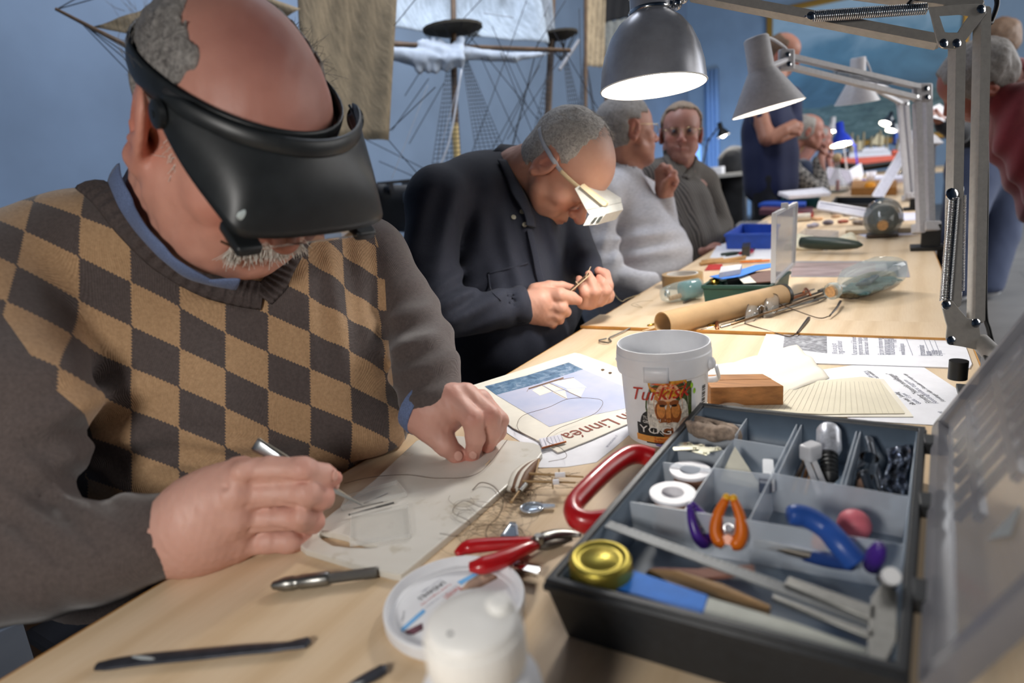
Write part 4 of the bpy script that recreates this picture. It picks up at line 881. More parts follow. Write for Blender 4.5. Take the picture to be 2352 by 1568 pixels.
# ---- sixth and seventh: seated further down the row
M_check = None
def check_mat():
    t = NT('checked_shirt'); c = t.n('ShaderNodeTexChecker', i_Scale=34.); t.l(t.coord(rot=(.3, .5, .7)), c.inputs[0]); c.inputs[1].default_value = (*lin('26262A'), 1); c.inputs[2].default_value = (*lin('A8A4A0'), 1)
    t.base(t.mix(.35, c.outputs[0], t.ramp(t.noise(t.coord(), 25, 4), [(.35, '1F1F23'), (.65, '8D8A88')]))); t.set(Roughness=.9); return t.m
M_check = check_mat()
def far_seated(label, x, y, zc, az, pitch, shirt, hair, skin, group=None, hand=True, s=1.):
    c = D(x, y, zc); M = orient(az, pitch, 0); f_ = np.array([math.cos(math.radians(az)), math.sin(math.radians(az)), 0]); k = FPX/zc
    root = empty('person', (c[0], c[1], 0), label, 'person', group); parts = []
    F = Field(c-.2, c+.18, .008); head_prims(F, c, M, s); nb = c - f_*.17 + np.array([0, 0, -.2]); F.cap(head_local(c, M, s, (-.03, 0, -.03)), nb, .055, .06, k=.02); V, Fc = F.mesh(1); parts.append((V, Fc, head_color(V, c, M, s, skin)))
    F = Field(c - .6, c + np.array([.7, .6, .1]), .02); sd = np.array([-f_[1], f_[0], 0]); sh = nb + np.array([0, 0, -.05])
    F.cap(sh - sd*.15, sh + sd*.15, .06, None, k=.03); F.cap(sh + (0, 0, -.1), sh + (-.02, 0, -.3), .1, None, k=.03)
    hd = head_local(c, M, s, (.12, -.0, -.1)); el = sh - sd*.2 + f_*.25 + np.array([0, 0, -.25]); F.chain([sh - sd*.17, el, hd - f_*.02 + (0, 0, -.05)], [.045, .04, .03], k=.02)
    V, Fc = F.mesh(1); parts.append((V, Fc, np.tile(lin(skin), (len(V), 1))))
    F = Field(hd-.09, hd+.09, .006); F.chain([hd + (0, 0, -.08) - f_*.02, hd + (0, 0, -.04)], [.03, .034], k=.01)
    for j in range(4): F.chain([hd + sd*(.024-.016*j) + (0, 0, -.035), hd + sd*(.026-.016*j) + (0, 0, .005) + f_*.012, hd + sd*(.024-.014*j) + (0, 0, .02) - f_*.01], [.011, .009, .007], k=.004)
    F.chain([hd - sd*.03 + (0, 0, -.05), hd - sd*.035 - f_*.03 + (0, 0, -.01)], [.012, .009], k=.004); V, Fc = F.mesh(1); parts.append((V, Fc, np.tile(lin(skin), (len(V), 1))))
    V, Fc, C = joinmesh(parts); mkobj('body', V, Fc, M_skin, root, smooth=True, col=C)
    F = Field(c + np.array([-.65, -.6, -.85]), c + np.array([.7, .6, .0]), .018)
    F.cap(sh - sd*.15, sh + sd*.15, .08, None, k=.04); F.chain([sh + (0, 0, -.06), sh + (-.01, 0, -.2), sh + (-.06, 0, -.55)], [.14, .15, .17], k=.05); F.chain([sh - sd*.18, el, hd - f_*.04 + (0, 0, -.1)], [.07, .06, .045], k=.02)
    F.chain([sh + sd*.18, sh + sd*.2 + f_*.2 + (0, 0, -.3), sh + f_*.35 + sd*.05 + (0, 0, -.33)], [.07, .06, .045], k=.02)
    F.disp(lambda P: .005*vnoise(P, 14, 2)); cutbox(F, (TX0-.006, -1, -1), (2, 19, TZ+.004)); V, Fc = F.mesh(1); mkobj('shirt', V, Fc, shirt, root, smooth=True)
    hair_shell(root, c, M, s, lambda P: np.maximum.reduce([P[..., 0]-.03, -(P[..., 2]+.06), -((((P[..., 0]-.05)/.1)**2 + (P[..., 1]/.064)**2 + ((P[..., 2]-.12)/.08)**2) - 1)*.05]), hair, .008, .006, .002, 45)
    legs(root, (c[0]-.3, c[1], .52), (.45, .42), M_dkj); return root
far_seated('person in a black and white checked shirt resting his chin on his hand', 1856, 302, 4.8, 15, 8, M_check, H_lt, 'B07F70', s=1.1)
far_seated('person in a dark blue jumper bending over beyond the man in the checked shirt', 1884, 318, 5.7, 20, 15, cloth_mat('dark_blue_jumper', '18243C', 400), H_grey, '96675C')
# ---- the man in red leaning in from the right and the person behind him
cr = np.array([.30, 2.62, 1.32]) ; cr = D(2242, 185, 2.1); mr = orient(172, 38, 42)
pr, br = person('person in a red jumper with grey hair leaning over the tables behind the tall lamp', cr, mr, 1.05, '9B6355', dict(seated=False, throat=False),
    [(2300, 190, 2.12, 40), (2350, 230, 2.12, 55)], [[(2330, 230, 2.1, 50), (2430, 310, 2.1, 80)], [(2360, 250, 2.08, 26), (2400, 300, 2.08, 24)]],
    [], hh=.005)
M_red = cloth_mat('red_jumper', '7E2A30', 500, .1, .95, .3)
garment(pr, 'jumper', [([(2345, 200, 2.13, 62), (2420, 290, 2.12, 125), (2520, 420, 2.12, 150)], .04), ([(2330, 235, 2.05, 48), (2352, 330, 2.02, 50), (2400, 430, 2.0, 46)], .03)], M_red, .012, lambda x, y: .008*np.sin(.08*x + .05*y), table=False)
hair_shell(pr, cr, mr, 1.05, lambda P: np.maximum.reduce([P[..., 0]-.06 + .35*np.maximum(.05-P[..., 2], 0), -(P[..., 2]+.06), np.minimum(.03-np.abs(P[..., 0]), .025-P[..., 2])]), H_grey, .005, .011, .004, 45)
qr = D(2520, 600, 2.2); stand_legs(pr, qr[0], qr[1], .88, M_dkj, PI)
c9 = D(2292, 95, 3.9); m9 = orient(190, 20, 0)
p9, b9 = person('person with brown hair in a dark jacket and jeans standing behind the man in red', c9, m9, 1., '9A6A58', dict(seated=False), [(2290, 140, 3.95, 26)],
    [[(2240, 185, 3.9, 22), (2290, 170, 3.98, 30), (2335, 190, 4.0, 22)], [(2285, 230, 3.95, 50), (2280, 350, 3.95, 46)], [(2240, 190, 3.88, 18), (2200, 310, 3.78, 16), (2160, 275, 3.72, 12)]],
    [[([(2165, 280, 3.72, 11), (2150, 268, 3.7, 12)], .01), ([(2148, 266, 3.69, 6), (2138, 258, 3.67, 4), (2142, 252, 3.66, 3.5)], .004), ([(2146, 270, 3.69, 6), (2135, 266, 3.67, 4), (2138, 260, 3.66, 3.5)], .004), ([(2154, 262, 3.69, 6), (2150, 252, 3.67, 4)], .004)]], hh=.008, hres=.007)
garment(p9, 'jacket', [([(2242, 188, 3.9, 28), (2290, 168, 3.98, 34), (2335, 192, 4.0, 28)], .05), ([(2275, 240, 3.95, 64), (2262, 330, 3.95, 66), (2262, 375, 3.95, 62)], .05), ([(2238, 195, 3.88, 26), (2205, 305, 3.78, 24), (2166, 285, 3.73, 19)], .03)], cloth_mat('dark_jacket', '17181D', 400), .018, None, table=False)
hair_shell(p9, c9, m9, 1., lambda P: np.maximum.reduce([P[..., 0]-.055, -(P[..., 2]+.1)]), H_brown, .008, .018, .006, 35)
M_jeans = cloth_mat('blue_jeans', '3C4660', 500, .15, .9, .1)
q9 = D(2262, 390, 3.95)
garment(p9, 'jeans', [([(2240, 385, 3.95, 60), (2290, 390, 3.98, 60)], .05), ([(2235, 420, 3.93, 50), (2200, 540, 3.95, 40), (2195, 660, 4.0, 34)], .05), ([(2300, 430, 3.98, 52), (2290, 540, 4.05, 42), (2265, 660, 4.05, 34)], .05)], M_jeans, .018, None, table=False, z=.05)
for a in (D(2190, 672, 4.0), D(2262, 672, 4.05)): MB().sphere((a[0]-.05, a[1], .05), (.14, .05, .05), 12).build('shoe', mat('white_trainer', 'C9CBCF', .6), p9, smooth=True)
pp = empty('paper_sheet', D(2150, 260, 3.66), 'crumpled white paper sheet held up by the person in the dark jacket', 'paper')
MB().prism([D(2132, 250, 3.68), D(2158, 238, 3.68), D(2180, 254, 3.70), D(2178, 284, 3.70), D(2160, 274, 3.67), D(2134, 268, 3.66)], RW[:, 2]*.002).build('sheet', mat('white_paper', 'E9E9EE', .8, var=.02), pp)
# ------------------------------------------------------------------ desk lamps
M_lampgrey = mat('lamp_enamel_grey', 'A5A19B', .45, .0, var=.05, scale=120, bump=.03); M_lampdk = mat('lamp_enamel_dark_grey', '9EA0A8', .32, .4, var=.08, scale=30)
M_lampwh = mat('lamp_enamel_pale', 'B9B7BA', .45, var=.05, scale=90); M_chrome = mat('chrome', 'C8CACC', .14, 1., var=.03); M_blackpl = mat('black_plastic', '141516', .4, var=.1); M_inner = mat('lamp_white_inside', 'F3F1EC', .5, var=0)
M_cable = mat('black_cable', '0F0F10', .5)
def bulb_mat(name, e, c='FFF6E8'): return mat(name, c, .5, var=0, emit=e)
M_bulb = bulb_mat('bulb_glow', 40); M_bulb2 = bulb_mat('bulb_glow_far', 40)
def spring(p, q, r, wr, turns, root, name='spring'):
    p = np.array(p); q = np.array(q); a, b, x = frame(q-p); n = turns*8; P = [p + (q-p)*i/n + (a*math.cos(2*PI*i/8) + b*math.sin(2*PI*i/8))*r for i in range(n+1)]
    mb = MB(); mb.tube(P, wr, 4); mb.cyl(p - x*.012, p, wr*1.4, n=6); mb.cyl(q, q + x*.012, wr*1.4, n=6); return mb.build(name, M_chrome, root, smooth=True)
def bar(p, q, w_, t_, root, mt, name='arm_bar', hint=None):
    p = np.array(p); q = np.array(q); x = nrm(q-p); h = RW[:, 2] if hint is None else np.array(hint); z = nrm(h - x*np.dot(h, x)); y = np.cross(z, x)
    return MB().rbox((p+q)/2, (np.linalg.norm(q-p), w_, t_), np.array([x, y, z]), r=min(w_, t_)*.2, n=1).build(name, mt, root)
def plate(px, zc, t_, root, mt, name, hole=None):
    P = [D(x, y, zc) for x, y in px]; up = RW[:, 2]*t_
    if hole is None: return MB().prism(P, up).build(name, mt, root, bevel=.0008)
    H_ = [D(x, y, zc) for x, y in hole]; n = len(P); mb = MB(); V = P + H_ + [p+up for p in P] + [p+up for p in H_]; F = []
    for i in range(n):
        j = (i+1) % n; F += [[j, i, n+i, n+j], [2*n+i, 2*n+j, 3*n+j, 3*n+i], [i, j, 2*n+j, 2*n+i], [n+j, n+i, 3*n+i, 3*n+j]]
    mb.add(V, F); return mb.build(name, mt, root, bevel=.0008)
def screw(x, y, zc, root, r=.0045):
    p = D(x, y, zc); n_ = -RW[:, 2]; mb = MB(); mb.lathe([(r, 0), (r, .0015), (r*.6, .0028), (0, .003)], p, n_, 12); return mb.build('screw', M_chrome, root)
def shade_obj(root, rim, axis, prof, mt, inner=True, bulb=None, e=None, lightE=None, spot=True, n=40, col=NEUT):
    """prof: (radius, height above rim) from rim to top, axis points from rim up into the shade."""
    axis = nrm(axis); t = .0012; out = MB(); out.lathe(prof, rim, axis, n, False); sh = out.build('lamp_shade', mt, root, smooth=True)
    ip = [(max(r-t, .001), h) for r, h in prof]; inn = MB(); inn.lathe(ip[::-1], rim, axis, n, False); inn.lathe([(prof[0][0], 0), (prof[0][0]+.001, .0015), (prof[0][0]-t, 0.002), (prof[0][0]-t, 0)], rim, axis, n, False); inn.build('shade_lining', M_inner, sh, smooth=True)
    if bulb:
        c = np.array(rim) + axis*bulb[1]; MB().sphere(c, bulb[0], 16).build('bulb', e or M_bulb, sh, smooth=True)
    if lightE:
        lo = np.array(rim) + axis*.004
        light('lamp_light', 'SPOT', lo, lo - axis, lightE, col, prof[0][0]*.6, None, 2.5, .7)
# --- the tall grey lamp clamped to the nearest table
lamp = empty('desk_lamp', D(2240, 860, .81), 'grey spring arm desk lamp with a domed shade clamped beside the toolbox', 'lamp')
def lamp_one():
    Z = .815
    # clamp
    b = T(2238, 905, TZ); b = np.array([TX1-.012, b[1], TZ])
    MB().box(b + (.012, 0, .028), (.03, .04, .052)).build('clamp_block', M_blackpl, lamp, bevel=.002)
    MB().box(b + (-.002, 0, .003), (.05, .045, .006)).build('clamp_jaw', M_blackpl, lamp, bevel=.001)
    MB().box(b + (.025, 0, -.02), (.012, .03, .09)).build('clamp_body', M_blackpl, lamp, bevel=.001)
    MB().cyl(b + (0, 0, -.065), b + (0, 0, -.026), .005).build('clamp_screw', M_chrome, lamp); MB().box(b + (0.006, 0, -.058), (.05, .045, .006)).build('clamp_jaw', M_blackpl, lamp)
    MB().cyl(b + (-.028, .0, .02), b + (-.028, .0, .045), .011).build('clamp_knob', M_blackpl, lamp)
    piv = D(2248, 800, Z); MB().cyl(b + (.012, 0, .05), piv + (0, 0, .01), .0115).build('pivot_post', M_lampgrey, lamp)
    for zo, sc in ((-.012, 1), (.012, 1)):
        plate([(2168, 690), (2163, 700), (2172, 735), (2176, 748), (2173, 778), (2178, 790), (2186, 792), (2212, 796), (2248, 804), (2256, 800), (2250, 745), (2244, 735), (2236, 733), (2222, 730), (2206, 712), (2190, 692), (2180, 686)], Z+zo, .002, lamp, M_lampgrey, 'bracket_plate')
    for x, y in ((2240, 742), (2183, 782), (2172, 700)): screw(x, y, Z-.0125, lamp, .006)
    bar(D(2187, 706, Z), D(2198, 96, Z+.015), .0135, .0155, lamp, M_lampgrey); bar(D(2241, 742, Z), D(2256, 20, Z+.02), .0135, .0155, lamp, M_lampgrey)
    spring(D(2172, 690, Z-.012), D(2190, 455, Z-.01), .0062, .0011, 62, lamp); spring(D(2208, 668, Z+.02), D(2212, 448, Z+.024), .0035, .0008, 62, lamp)
    screw(2185, 446, Z-.012, lamp, .008)
    # elbow bracket
    Z2 = Z+.018
    for zo in (-.011, .011):
        plate([(2133, 16), (2140, 40), (2152, 92), (2158, 108), (2172, 112), (2200, 112), (2210, 104), (2266, 30), (2264, 10), (2244, 8), (2190, 11)], Z2+zo, .002, lamp, M_lampgrey, 'bracket_plate',
              [(2158, 36), (2161, 44), (2164, 54), (2168, 66), (2171, 73), (2178, 74), (2188, 74), (2200, 74), (2212, 55), (2226, 36), (2205, 33), (2180, 34)][:11])
    for x, y in ((2166, 100), (2196, 100), (2252, 22)): screw(x, y, Z2-.012, lamp, .006)
    head = D(1540, 10, 1.0)
    j2 = D(1585, -18, .99)
    bar(D(2160, 98, Z2), j2 + RW[:, 1]*.004, .0145, .0155, lamp, M_lampgrey); bar(D(2255, 18, Z2), D(1600, -62, .985), .0145, .0155, lamp, M_lampgrey)
    spring(D(1868, 37, Z2+.03), D(2128, 20, Z2-.002), .0068, .0012, 52, lamp); screw(1862, 37, Z2+.025, lamp, .006)
    MB().tube(bez([D(2120, -30, .84), D(2095, 0, .835), D(2085, 14, .835), D(2110, 16, .835)], 6), .0028, 8).build('cable', M_cable, lamp, smooth=True)
    MB().tube(bez([D(2285, -20, .85), D(2290, 10, .85), D(2277, 50, .85), D(2262, 90, .845), D(2266, 400, .84), D(2262, 690, .835), D(2272, 760, .83), D(2290, 830, .83), D(2295, 900, .84), D(2290, 1000, .86)], 10), .0032, 8).build('cable', M_cable, lamp, smooth=True)
    # head
    rim = D(1500, 201, 1.0); toc = nrm(np.array([-rim[0], -rim[1], 0])); ax = nrm(np.array([0, 0, 1.]) - .10*toc)
    R_ = .0855; prof = [(R_, 0), (R_*.995, .006), (R_*.965, .03), (R_*.89, .055), (R_*.76, .08), (R_*.60, .098), (R_*.42, .11), (R_*.37, .113), (R_*.37, .168), (R_*.34, .174), (.004, .175)]
    shade_obj(lamp, rim, ax, prof, M_lampdk, bulb=(.026, .04), lightE=12.5)
    cyl0 = rim + ax*.113; MB().lathe([(R_*.39, 0), (R_*.41, .003), (R_*.39, .006)], cyl0, ax, 32, False).build('neck_ring', M_chrome, lamp, smooth=True)
    a_, b_, _ = frame(ax)
    for k in range(10):
        d = a_*math.cos(2*PI*k/10) + b_*math.sin(2*PI*k/10); MB().box(rim + ax*.15 + d*R_*.372, (.004, .0022, .024), np.array([np.cross(d, ax), d, ax])).build('cooling_slot', M_inner, bpy.data.objects['lamp_shade'])
    jt = rim + ax*.128 + nrm(RW[:, 0])*R_*.5; MB().sphere(jt, .010, 12).build('joint', M_chrome, lamp, smooth=True); MB().cyl(rim + ax*.128, jt, .006).build('joint_stem', M_chrome, lamp)
    MB().cyl(jt, j2, .0055).build('joint_rod', M_chrome, lamp); MB().sphere(j2, .011, 12).build('joint', M_chrome, lamp, smooth=True); MB().sphere(jt*.5+j2*.5, .009, 12).build('joint', M_chrome, lamp, smooth=True)
lamp_one()
# --- the two pale lamps further along
def pale_lamp(label, base, zc0, posts, elbow, joint, rimc, zh, wid, ratio, topc, lightE, cone, group=None):
    Y = None; b = T(*base, TZ); b[0] = TX1-.015; r = empty('desk_lamp', b, label, 'lamp', group); k = zc0/1.9
    MB().box(b + (.005, 0, .04), (.05, .05, .078)).build('clamp_block', M_blackpl, r, bevel=.003); MB().box(b + (-.005, 0, .006), (.085, .08, .012)).build('clamp_jaw', M_blackpl, r, bevel=.002); MB().box(b + (.03, 0, -.03), (.012, .04, .09)).build('clamp_body', M_blackpl, r); MB().box(b + (.01, 0, -.06), (.05, .04, .008)).build('clamp_jaw', M_blackpl, r)
    e = D(*elbow)
    for i, (p, q) in enumerate(posts): bar(D(*p), D(*q), .02, .018, r, M_lampwh)
    MB().box((D(*posts[0][0]) + D(*posts[-1][0]))/2, (.05, .03, .07), RW.T).build('bracket_plate', M_lampwh, r, bevel=.004)
    MB().box(e, (.055, .055, .02), RW.T).build('elbow_bracket', M_lampwh, r, bevel=.006)
    for x, y in ((-14, 8), (12, 10), (10, -10)): screw(elbow[0]+x, elbow[1]+y, elbow[2]-.012, r, .008)
    j = D(*joint); dn = RW[:, 1]
    bar(e - dn*.015, j - dn*.012, .014, .014, r, M_lampwh); bar(e + dn*.02, j + dn*.016, .014, .014, r, M_lampwh); spring(e*.75+j*.25 - dn*.006, e*.35+j*.65 + dn*.002, .007, .0012, 40, r)
    MB().box(j, (.045, .06, .016), RW.T).build('joint_plate', M_lampwh, r, bevel=.006)
    for x, y in ((-7, 0), (3, -13), (6, 9)): screw(joint[0]+x, joint[1]+y, joint[2]-.01, r, .007)
    rim = D(*rimc, zh); top = D(*topc, zh); ax = nrm(top-rim); R_ = wid*zh/FPX/2
    # tilt the opening slightly off edge-on, towards or away from the viewer
    vr = nrm(rim-CAM); L_ = np.linalg.norm(top-rim); ax = nrm(nrm(ax - vr*np.dot(ax, vr)) + ratio*vr)
    prof = [(R_, 0), (R_*.99, .004), (R_*.40, L_*.53), (R_*.36, L_*.56), (R_*.34, L_*.98), (R_*.30, L_), (.003, L_)]
    shade_obj(r, rim, ax, prof, M_lampwh, bulb=(R_*.3, L_*.2), e=M_bulb2, lightE=lightE)
    MB().cyl(j, rim + ax*L_*.55, .008).build('joint_rod', M_lampwh, r); MB().tube(bez([top - ax*.01, top + RW[:, 0]*.03 - RW[:, 1]*.01, j - dn*.03, j], 6), .004, 8).build('cable', M_lampwh, r, smooth=True)
    return r
pale_lamp('pale grey desk lamp with a conical shade at the edge of the second table', (2137, 572), 1.89, [((2116, 535, 1.86), (2106, 235, 1.83)), ((2137, 510, 1.9), (2130, 215, 1.86))], (2118, 213, 1.84), (1806, 138, 1.7), (1764, 251), 1.6, 158, .06, (1738, 95), 8, None)
pale_lamp('pale desk lamp with a conical shade standing behind the similar lamp', (2092, 482), 3.06, [((2085, 455, 3.0), (2066, 235, 2.95)), ((2098, 450, 3.02), (2080, 225, 2.97))], (2072, 228, 2.95), (2005, 195, 2.78), (1968, 236), 2.72, 92, -.05, (1971, 140), 7, None)
# --- small lamps in the distance
def small_lamp(label, base, rimpx, zc, wid, up, mt, tilt=.25, e=6, group=None):
    rim = D(*rimpx, zc); b = np.array([rim[0]+.16, rim[1]+.05, TZ]) if base is None else base; r = empty('desk_lamp', b, label, 'lamp', group); rim = D(*rimpx, zc); R_ = wid*zc/FPX/2; ax = nrm(np.array([0, 0, 1.]) + up[0]*RW[:, 0] - tilt*np.array([-rim[0], -rim[1], 0])/np.linalg.norm(rim[:2])); H_ = R_*2.1
    shade_obj(r, rim, ax, [(R_, 0), (R_*.92, R_*.3), (R_*.55, R_*.95), (R_*.38, R_*1.1), (R_*.36, H_), (.003, H_)], mt, bulb=(R_*.45, R_*.25), e=M_bulb2, lightE=e, n=24)
    MB().lathe([(.075, 0), (.075, .012), (.02, .02), (.01, .03)], b, (0, 0, 1), 24).build('lamp_base', mt, r)
    el = b*.4 + rim*.6 + np.array([up[1], 0, .12]); MB().cyl(b + (0, 0, .02), el, .008).build('lower_arm', mt, r); MB().cyl(el, rim + ax*H_*.8, .008).build('upper_arm', mt, r); MB().sphere(el, .014, 10).build('joint', mt, r, smooth=True); return r
M_bluelamp = mat('blue_enamel', '2A3FB0', .3)
small_lamp('small blue desk lamp glowing above the red hulled ship model', None, (1933, 332), 5.9, 48, (-.15, .05), M_bluelamp, .3, 8)
small_lamp('small pale desk lamp glowing beyond the man in the checked shirt', None, (1910, 302), 6.3, 30, (.1, .04), M_lampwh, .1, 8)
small_lamp('chrome desk lamp glowing at the far end of the row, the higher one', None, (2034, 285), 6.1, 28, (.5, .05), M_chrome, .2, 7)
small_lamp('chrome desk lamp glowing at the far end of the row, the lower one', None, (2046, 300), 5.8, 24, (.3, .05), M_chrome, .2, 6)
# ------------------------------------------------------------------ things on the nearest table
M_paper = mat('white_paper', 'E9E9EE', .8, var=.02); M_cream = mat('cream_paper', 'E6E0D2', .85, var=.05, scale=12); M_ink = mat('black_ink', '2A2B33', .8); M_inkl = mat('grey_ink', '7C7F92', .8)
M_inkb = mat('brown_ink', '8A4A3C', .8); M_steel2 = mat('worn_steel', '8E8D89', .35, 1., bump=.1, scale=200); M_bluepl = mat('blue_plastic', '2E57A8', .35); M_redpl = mat('red_plastic', 'B3161C', .3, coat=.3)
M_brass = mat('brass', 'C9A24B', .25, 1.); M_copper = mat('copper', 'B4704A', .3, 1.); M_thread = mat('brown_thread', '5C4A3A', .9)
def glassy(name, c='F4F8F8', rough=.03, ior=1.45, tr=1.): return mat(name, c, rough, trans=tr, ior=ior, var=0)
M_clear = glassy('clear_plastic', 'F5F7F8', .05, 1.3)
def clear_sheet(name, c, alpha, rough=.2):
    """thin translucent sheet plastic"""
    t = NT(name); t.base(t.ramp(t.noise(t.coord(), 40, 3), [(.3, c), (.7, c)])); t.set(Roughness=rough, Alpha=alpha); t.b.inputs['Specular IOR Level'].default_value = .5; return t.m
M_divid = clear_sheet('frosted_divider', 'D5DDE6', .42, .3); M_lid = clear_sheet('smoky_lid', '9A9BA0', .36, .22); M_lidrib = clear_sheet('smoky_rib', '85858B', .72, .3)
def flat(px, z=TZ, t=.0006): return [T(x, y, z) for x, y in px], np.array([0, 0, t])
def sheet_thing(name, px, label, cat, mt, z=TZ, t=.0006, part='sheet', group=None, bevel=0):
    P, up = flat(px, z, t); c = np.mean(P, 0); r = empty(name, c, label, cat, group); MB().prism(P, up).build(part, mt, r, bevel=bevel); return r
def ink(root, px, z, mt, name='printed_patch'): P, up = flat(px, z, .0001); return MB().prism(P, up).build(name, mt, root)
def tx(root, body, p0, p1, h, mt, z=TZ+.0008, shear=0, offset=0, name='lettering', align='LEFT'):
    a = T(*p0, z); b = T(*p1, z); d = nrm(b-a); up = np.cross([0, 0, 1.], d); return text(name, body, h, a, d, up, mt, root, .00008, align, shear, offset)
def fit_tx(root, body, p0, p1, mt, z, hfac=1., shear=0, offset=0):
    """text stretched to run from one pixel to the other on the sheet"""
    a = T(*p0, z); b = T(*p1, z); W_, F, V = text3d('lettering', body, 1., a, b-a, [0, 0, 1], None); w_ = max(V[:, 0].max(), .1); L_ = np.linalg.norm(b-a); d = nrm(b-a); up = np.cross([0, 0, 1.], d); s = L_/w_
    P = a + V[:, :1]*s*d + V[:, 1:2]*s*hfac*up + np.array([0, 0, 1.])*np.clip(V[:, 2:3], 0, 1)*.0001; return mkobj('lettering', P, F, mt, root)
M_csheet = clear_sheet('thin_clear_sheet', 'E4E4E0', .2, .06)
# ---- cutting board
def board_mat():
    t = NT('board_plastic'); co = t.coord(); n = t.noise(co, 9, 4, .6, .6); n2 = t.noise(co, 26, 4, .6)
    c = t.ramp(n, [(.3, 'CFCBC0'), (.7, 'DDDAD2')]); c = t.mix(t.math('MULTIPLY', t.ramp(n2, [(.62, '000000'), (.7, 'FFFFFF')]), .45), c, 'AFA48C'); t.base(c); t.set(Roughness=.35); t.b.inputs['Subsurface Weight'].default_value = .2; t.b.inputs['Subsurface Radius'].default_value = (.01, .01, .01); return t.m
def cutting_board():
    zt = TZ + .008; px = [(902, 1316), (920, 1318), (935, 1308), (1090, 1180), (1236, 1052), (1245, 1040), (1240, 1022), (1225, 1016), (1130, 1006), (1050, 1000), (985, 1002), (955, 1012), (855, 1105), (715, 1215), (692, 1233), (688, 1250), (700, 1260), (800, 1290)]
    P = [T(x, y, zt) for x, y in px]; c = np.mean(P, 0); r = empty('cutting_board', (c[0], c[1], TZ), 'translucent white plastic cutting board under the hands of the argyle sweater man', 'cutting board')
    hole = [(733, 1222), (738, 1219), (760, 1221), (790, 1228), (850, 1246), (868, 1252), (866, 1256), (845, 1257), (800, 1256), (765, 1252), (740, 1238), (731, 1228)]
    bm = bmesh.new(); top = [bm.verts.new(p) for p in P]; 
    H_ = [bm.verts.new(T(x, y, zt)) for x, y in hole]; es = []
    for L_ in (top, H_):
        for i in range(len(L_)): es.append(bm.edges.new((L_[i], L_[(i+1) % len(L_)])))
    bmesh.ops.triangle_fill(bm, use_beauty=True, edges=es); g = bmesh.ops.extrude_face_region(bm, geom=bm.faces[:]); bmesh.ops.translate(bm, vec=(0, 0, -.008), verts=[v for v in g['geom'] if isinstance(v, bmesh.types.BMVert)])
    bmesh.ops.recalc_face_normals(bm, faces=bm.faces[:]); V = [tuple(v.co) for v in bm.verts]; bm.verts.index_update(); F = [[v.index for v in f.verts] for f in bm.faces]; bm.free()
    o = mkobj('board', V, F, board_mat(), r); b = o.modifiers.new('bevel', 'BEVEL'); b.width = .0018; b.segments = 2; b.limit_method = 'ANGLE'; b.angle_limit = .8
    return r
cutting_board(); ZB = TZ + .0085
# little clear drill box with needles
def needle_case():
    r = empty('needle_case', T(860, 1190, ZB), 'open clear plastic needle case lying on the cutting board', 'case')
    def panel(px, z, t, name='panel'): P = [T(x, y, z) for x, y in px]; MB().prism(P, np.array([0, 0, t])).build(name, M_csheet, r)
    panel([(805, 1255), (945, 1235), (938, 1165), (808, 1188)], ZB, .001)
    panel([(785, 1172), (935, 1140), (912, 1112), (800, 1145)], ZB, .001, 'lid')
    for a, b in (((805, 1255), (945, 1235)), ((945, 1235), (938, 1165)), ((938, 1165), (808, 1188)), ((808, 1188), (805, 1255)), ((785, 1172), (935, 1140)), ((935, 1140), (912, 1112)), ((912, 1112), (800, 1145)), ((800, 1145), (785, 1172))):
        p, q = T(*a, ZB), T(*b, ZB); d = nrm(q-p); MB().box((p+q)/2 + (0, 0, .0025), (np.linalg.norm(q-p), .001, .005), np.array([d, np.cross([0, 0, 1], d), [0, 0, 1]])).build('rim', M_csheet, r)
needle_case()
for (a, b, rr, lab) in (((800, 1182), (905, 1154), .0012, 'thick dark drill bit in the clear needle case'), ((836, 1156), (890, 1132), .0006, 'thin needle at the back of the clear needle case'), ((812, 1168), (880, 1152), .0006, 'thin needle beside the thick drill bit in the needle case')):
    p, q = T(*a, ZB+.003), T(*b, ZB+.003); o = MB(); o.cyl(p, p*.4+q*.6, rr*.8, rr*.8, 8); o.cyl(p*.4+q*.6, q, rr, rr, 8); o.build('needle', M_steel2, None, lab, 'needle', at=p)
# threads
def thread(px, z, r, label, cat='thread', name='thread', mt=None, loops=10):
    P = bez([T(x, y, z + abs(math.sin(i*1.7))*.002) for i, (x, y) in enumerate(px)], loops); return MB().tube(P, r, 5).build(name, mt or M_thread, None, label, cat, smooth=True, at=P[0])
thread([(1165, 1010), (1100, 1085), (1010, 1098), (930, 1090), (850, 1096), (790, 1110)], ZB+.001, .0003, 'loose brown thread running from the left hand across the cutting board')
thread([(1085, 1125), (1105, 1108), (1135, 1118), (1155, 1150), (1145, 1185), (1120, 1210), (1118, 1235), (1140, 1240)], ZB+.001, .0005, 'dark thread loop beside the cutting board edge and the wire model ship')
thread([(1150, 1155), (1110, 1165), (1065, 1150), (1040, 1175), (1080, 1200), (1060, 1230), (1010, 1225)], ZB+.001, .0003, 'fine tangled thread on the table right of the cutting board')
thread([(1230, 1010), (1190, 985), (1200, 955), (1260, 935), (1310, 915), (1380, 918), (1372, 945), (1330, 965), (1280, 985), (1255, 1010), (1290, 1030), (1300, 1050), (1260, 1060)], TZ+.007, .0003, 'long fine thread looped over the calendar page')
st = MB(); st.cyl(T(1116, 1067, ZB+.001), T(1126, 1056, ZB+.001), .0008); st.build('wood_sliver', mat('pale_strip', 'CDB592', .5), None, 'tiny wooden sliver on the cutting board beside the left fingertips', 'stick', at=T(1116, 1067, ZB))
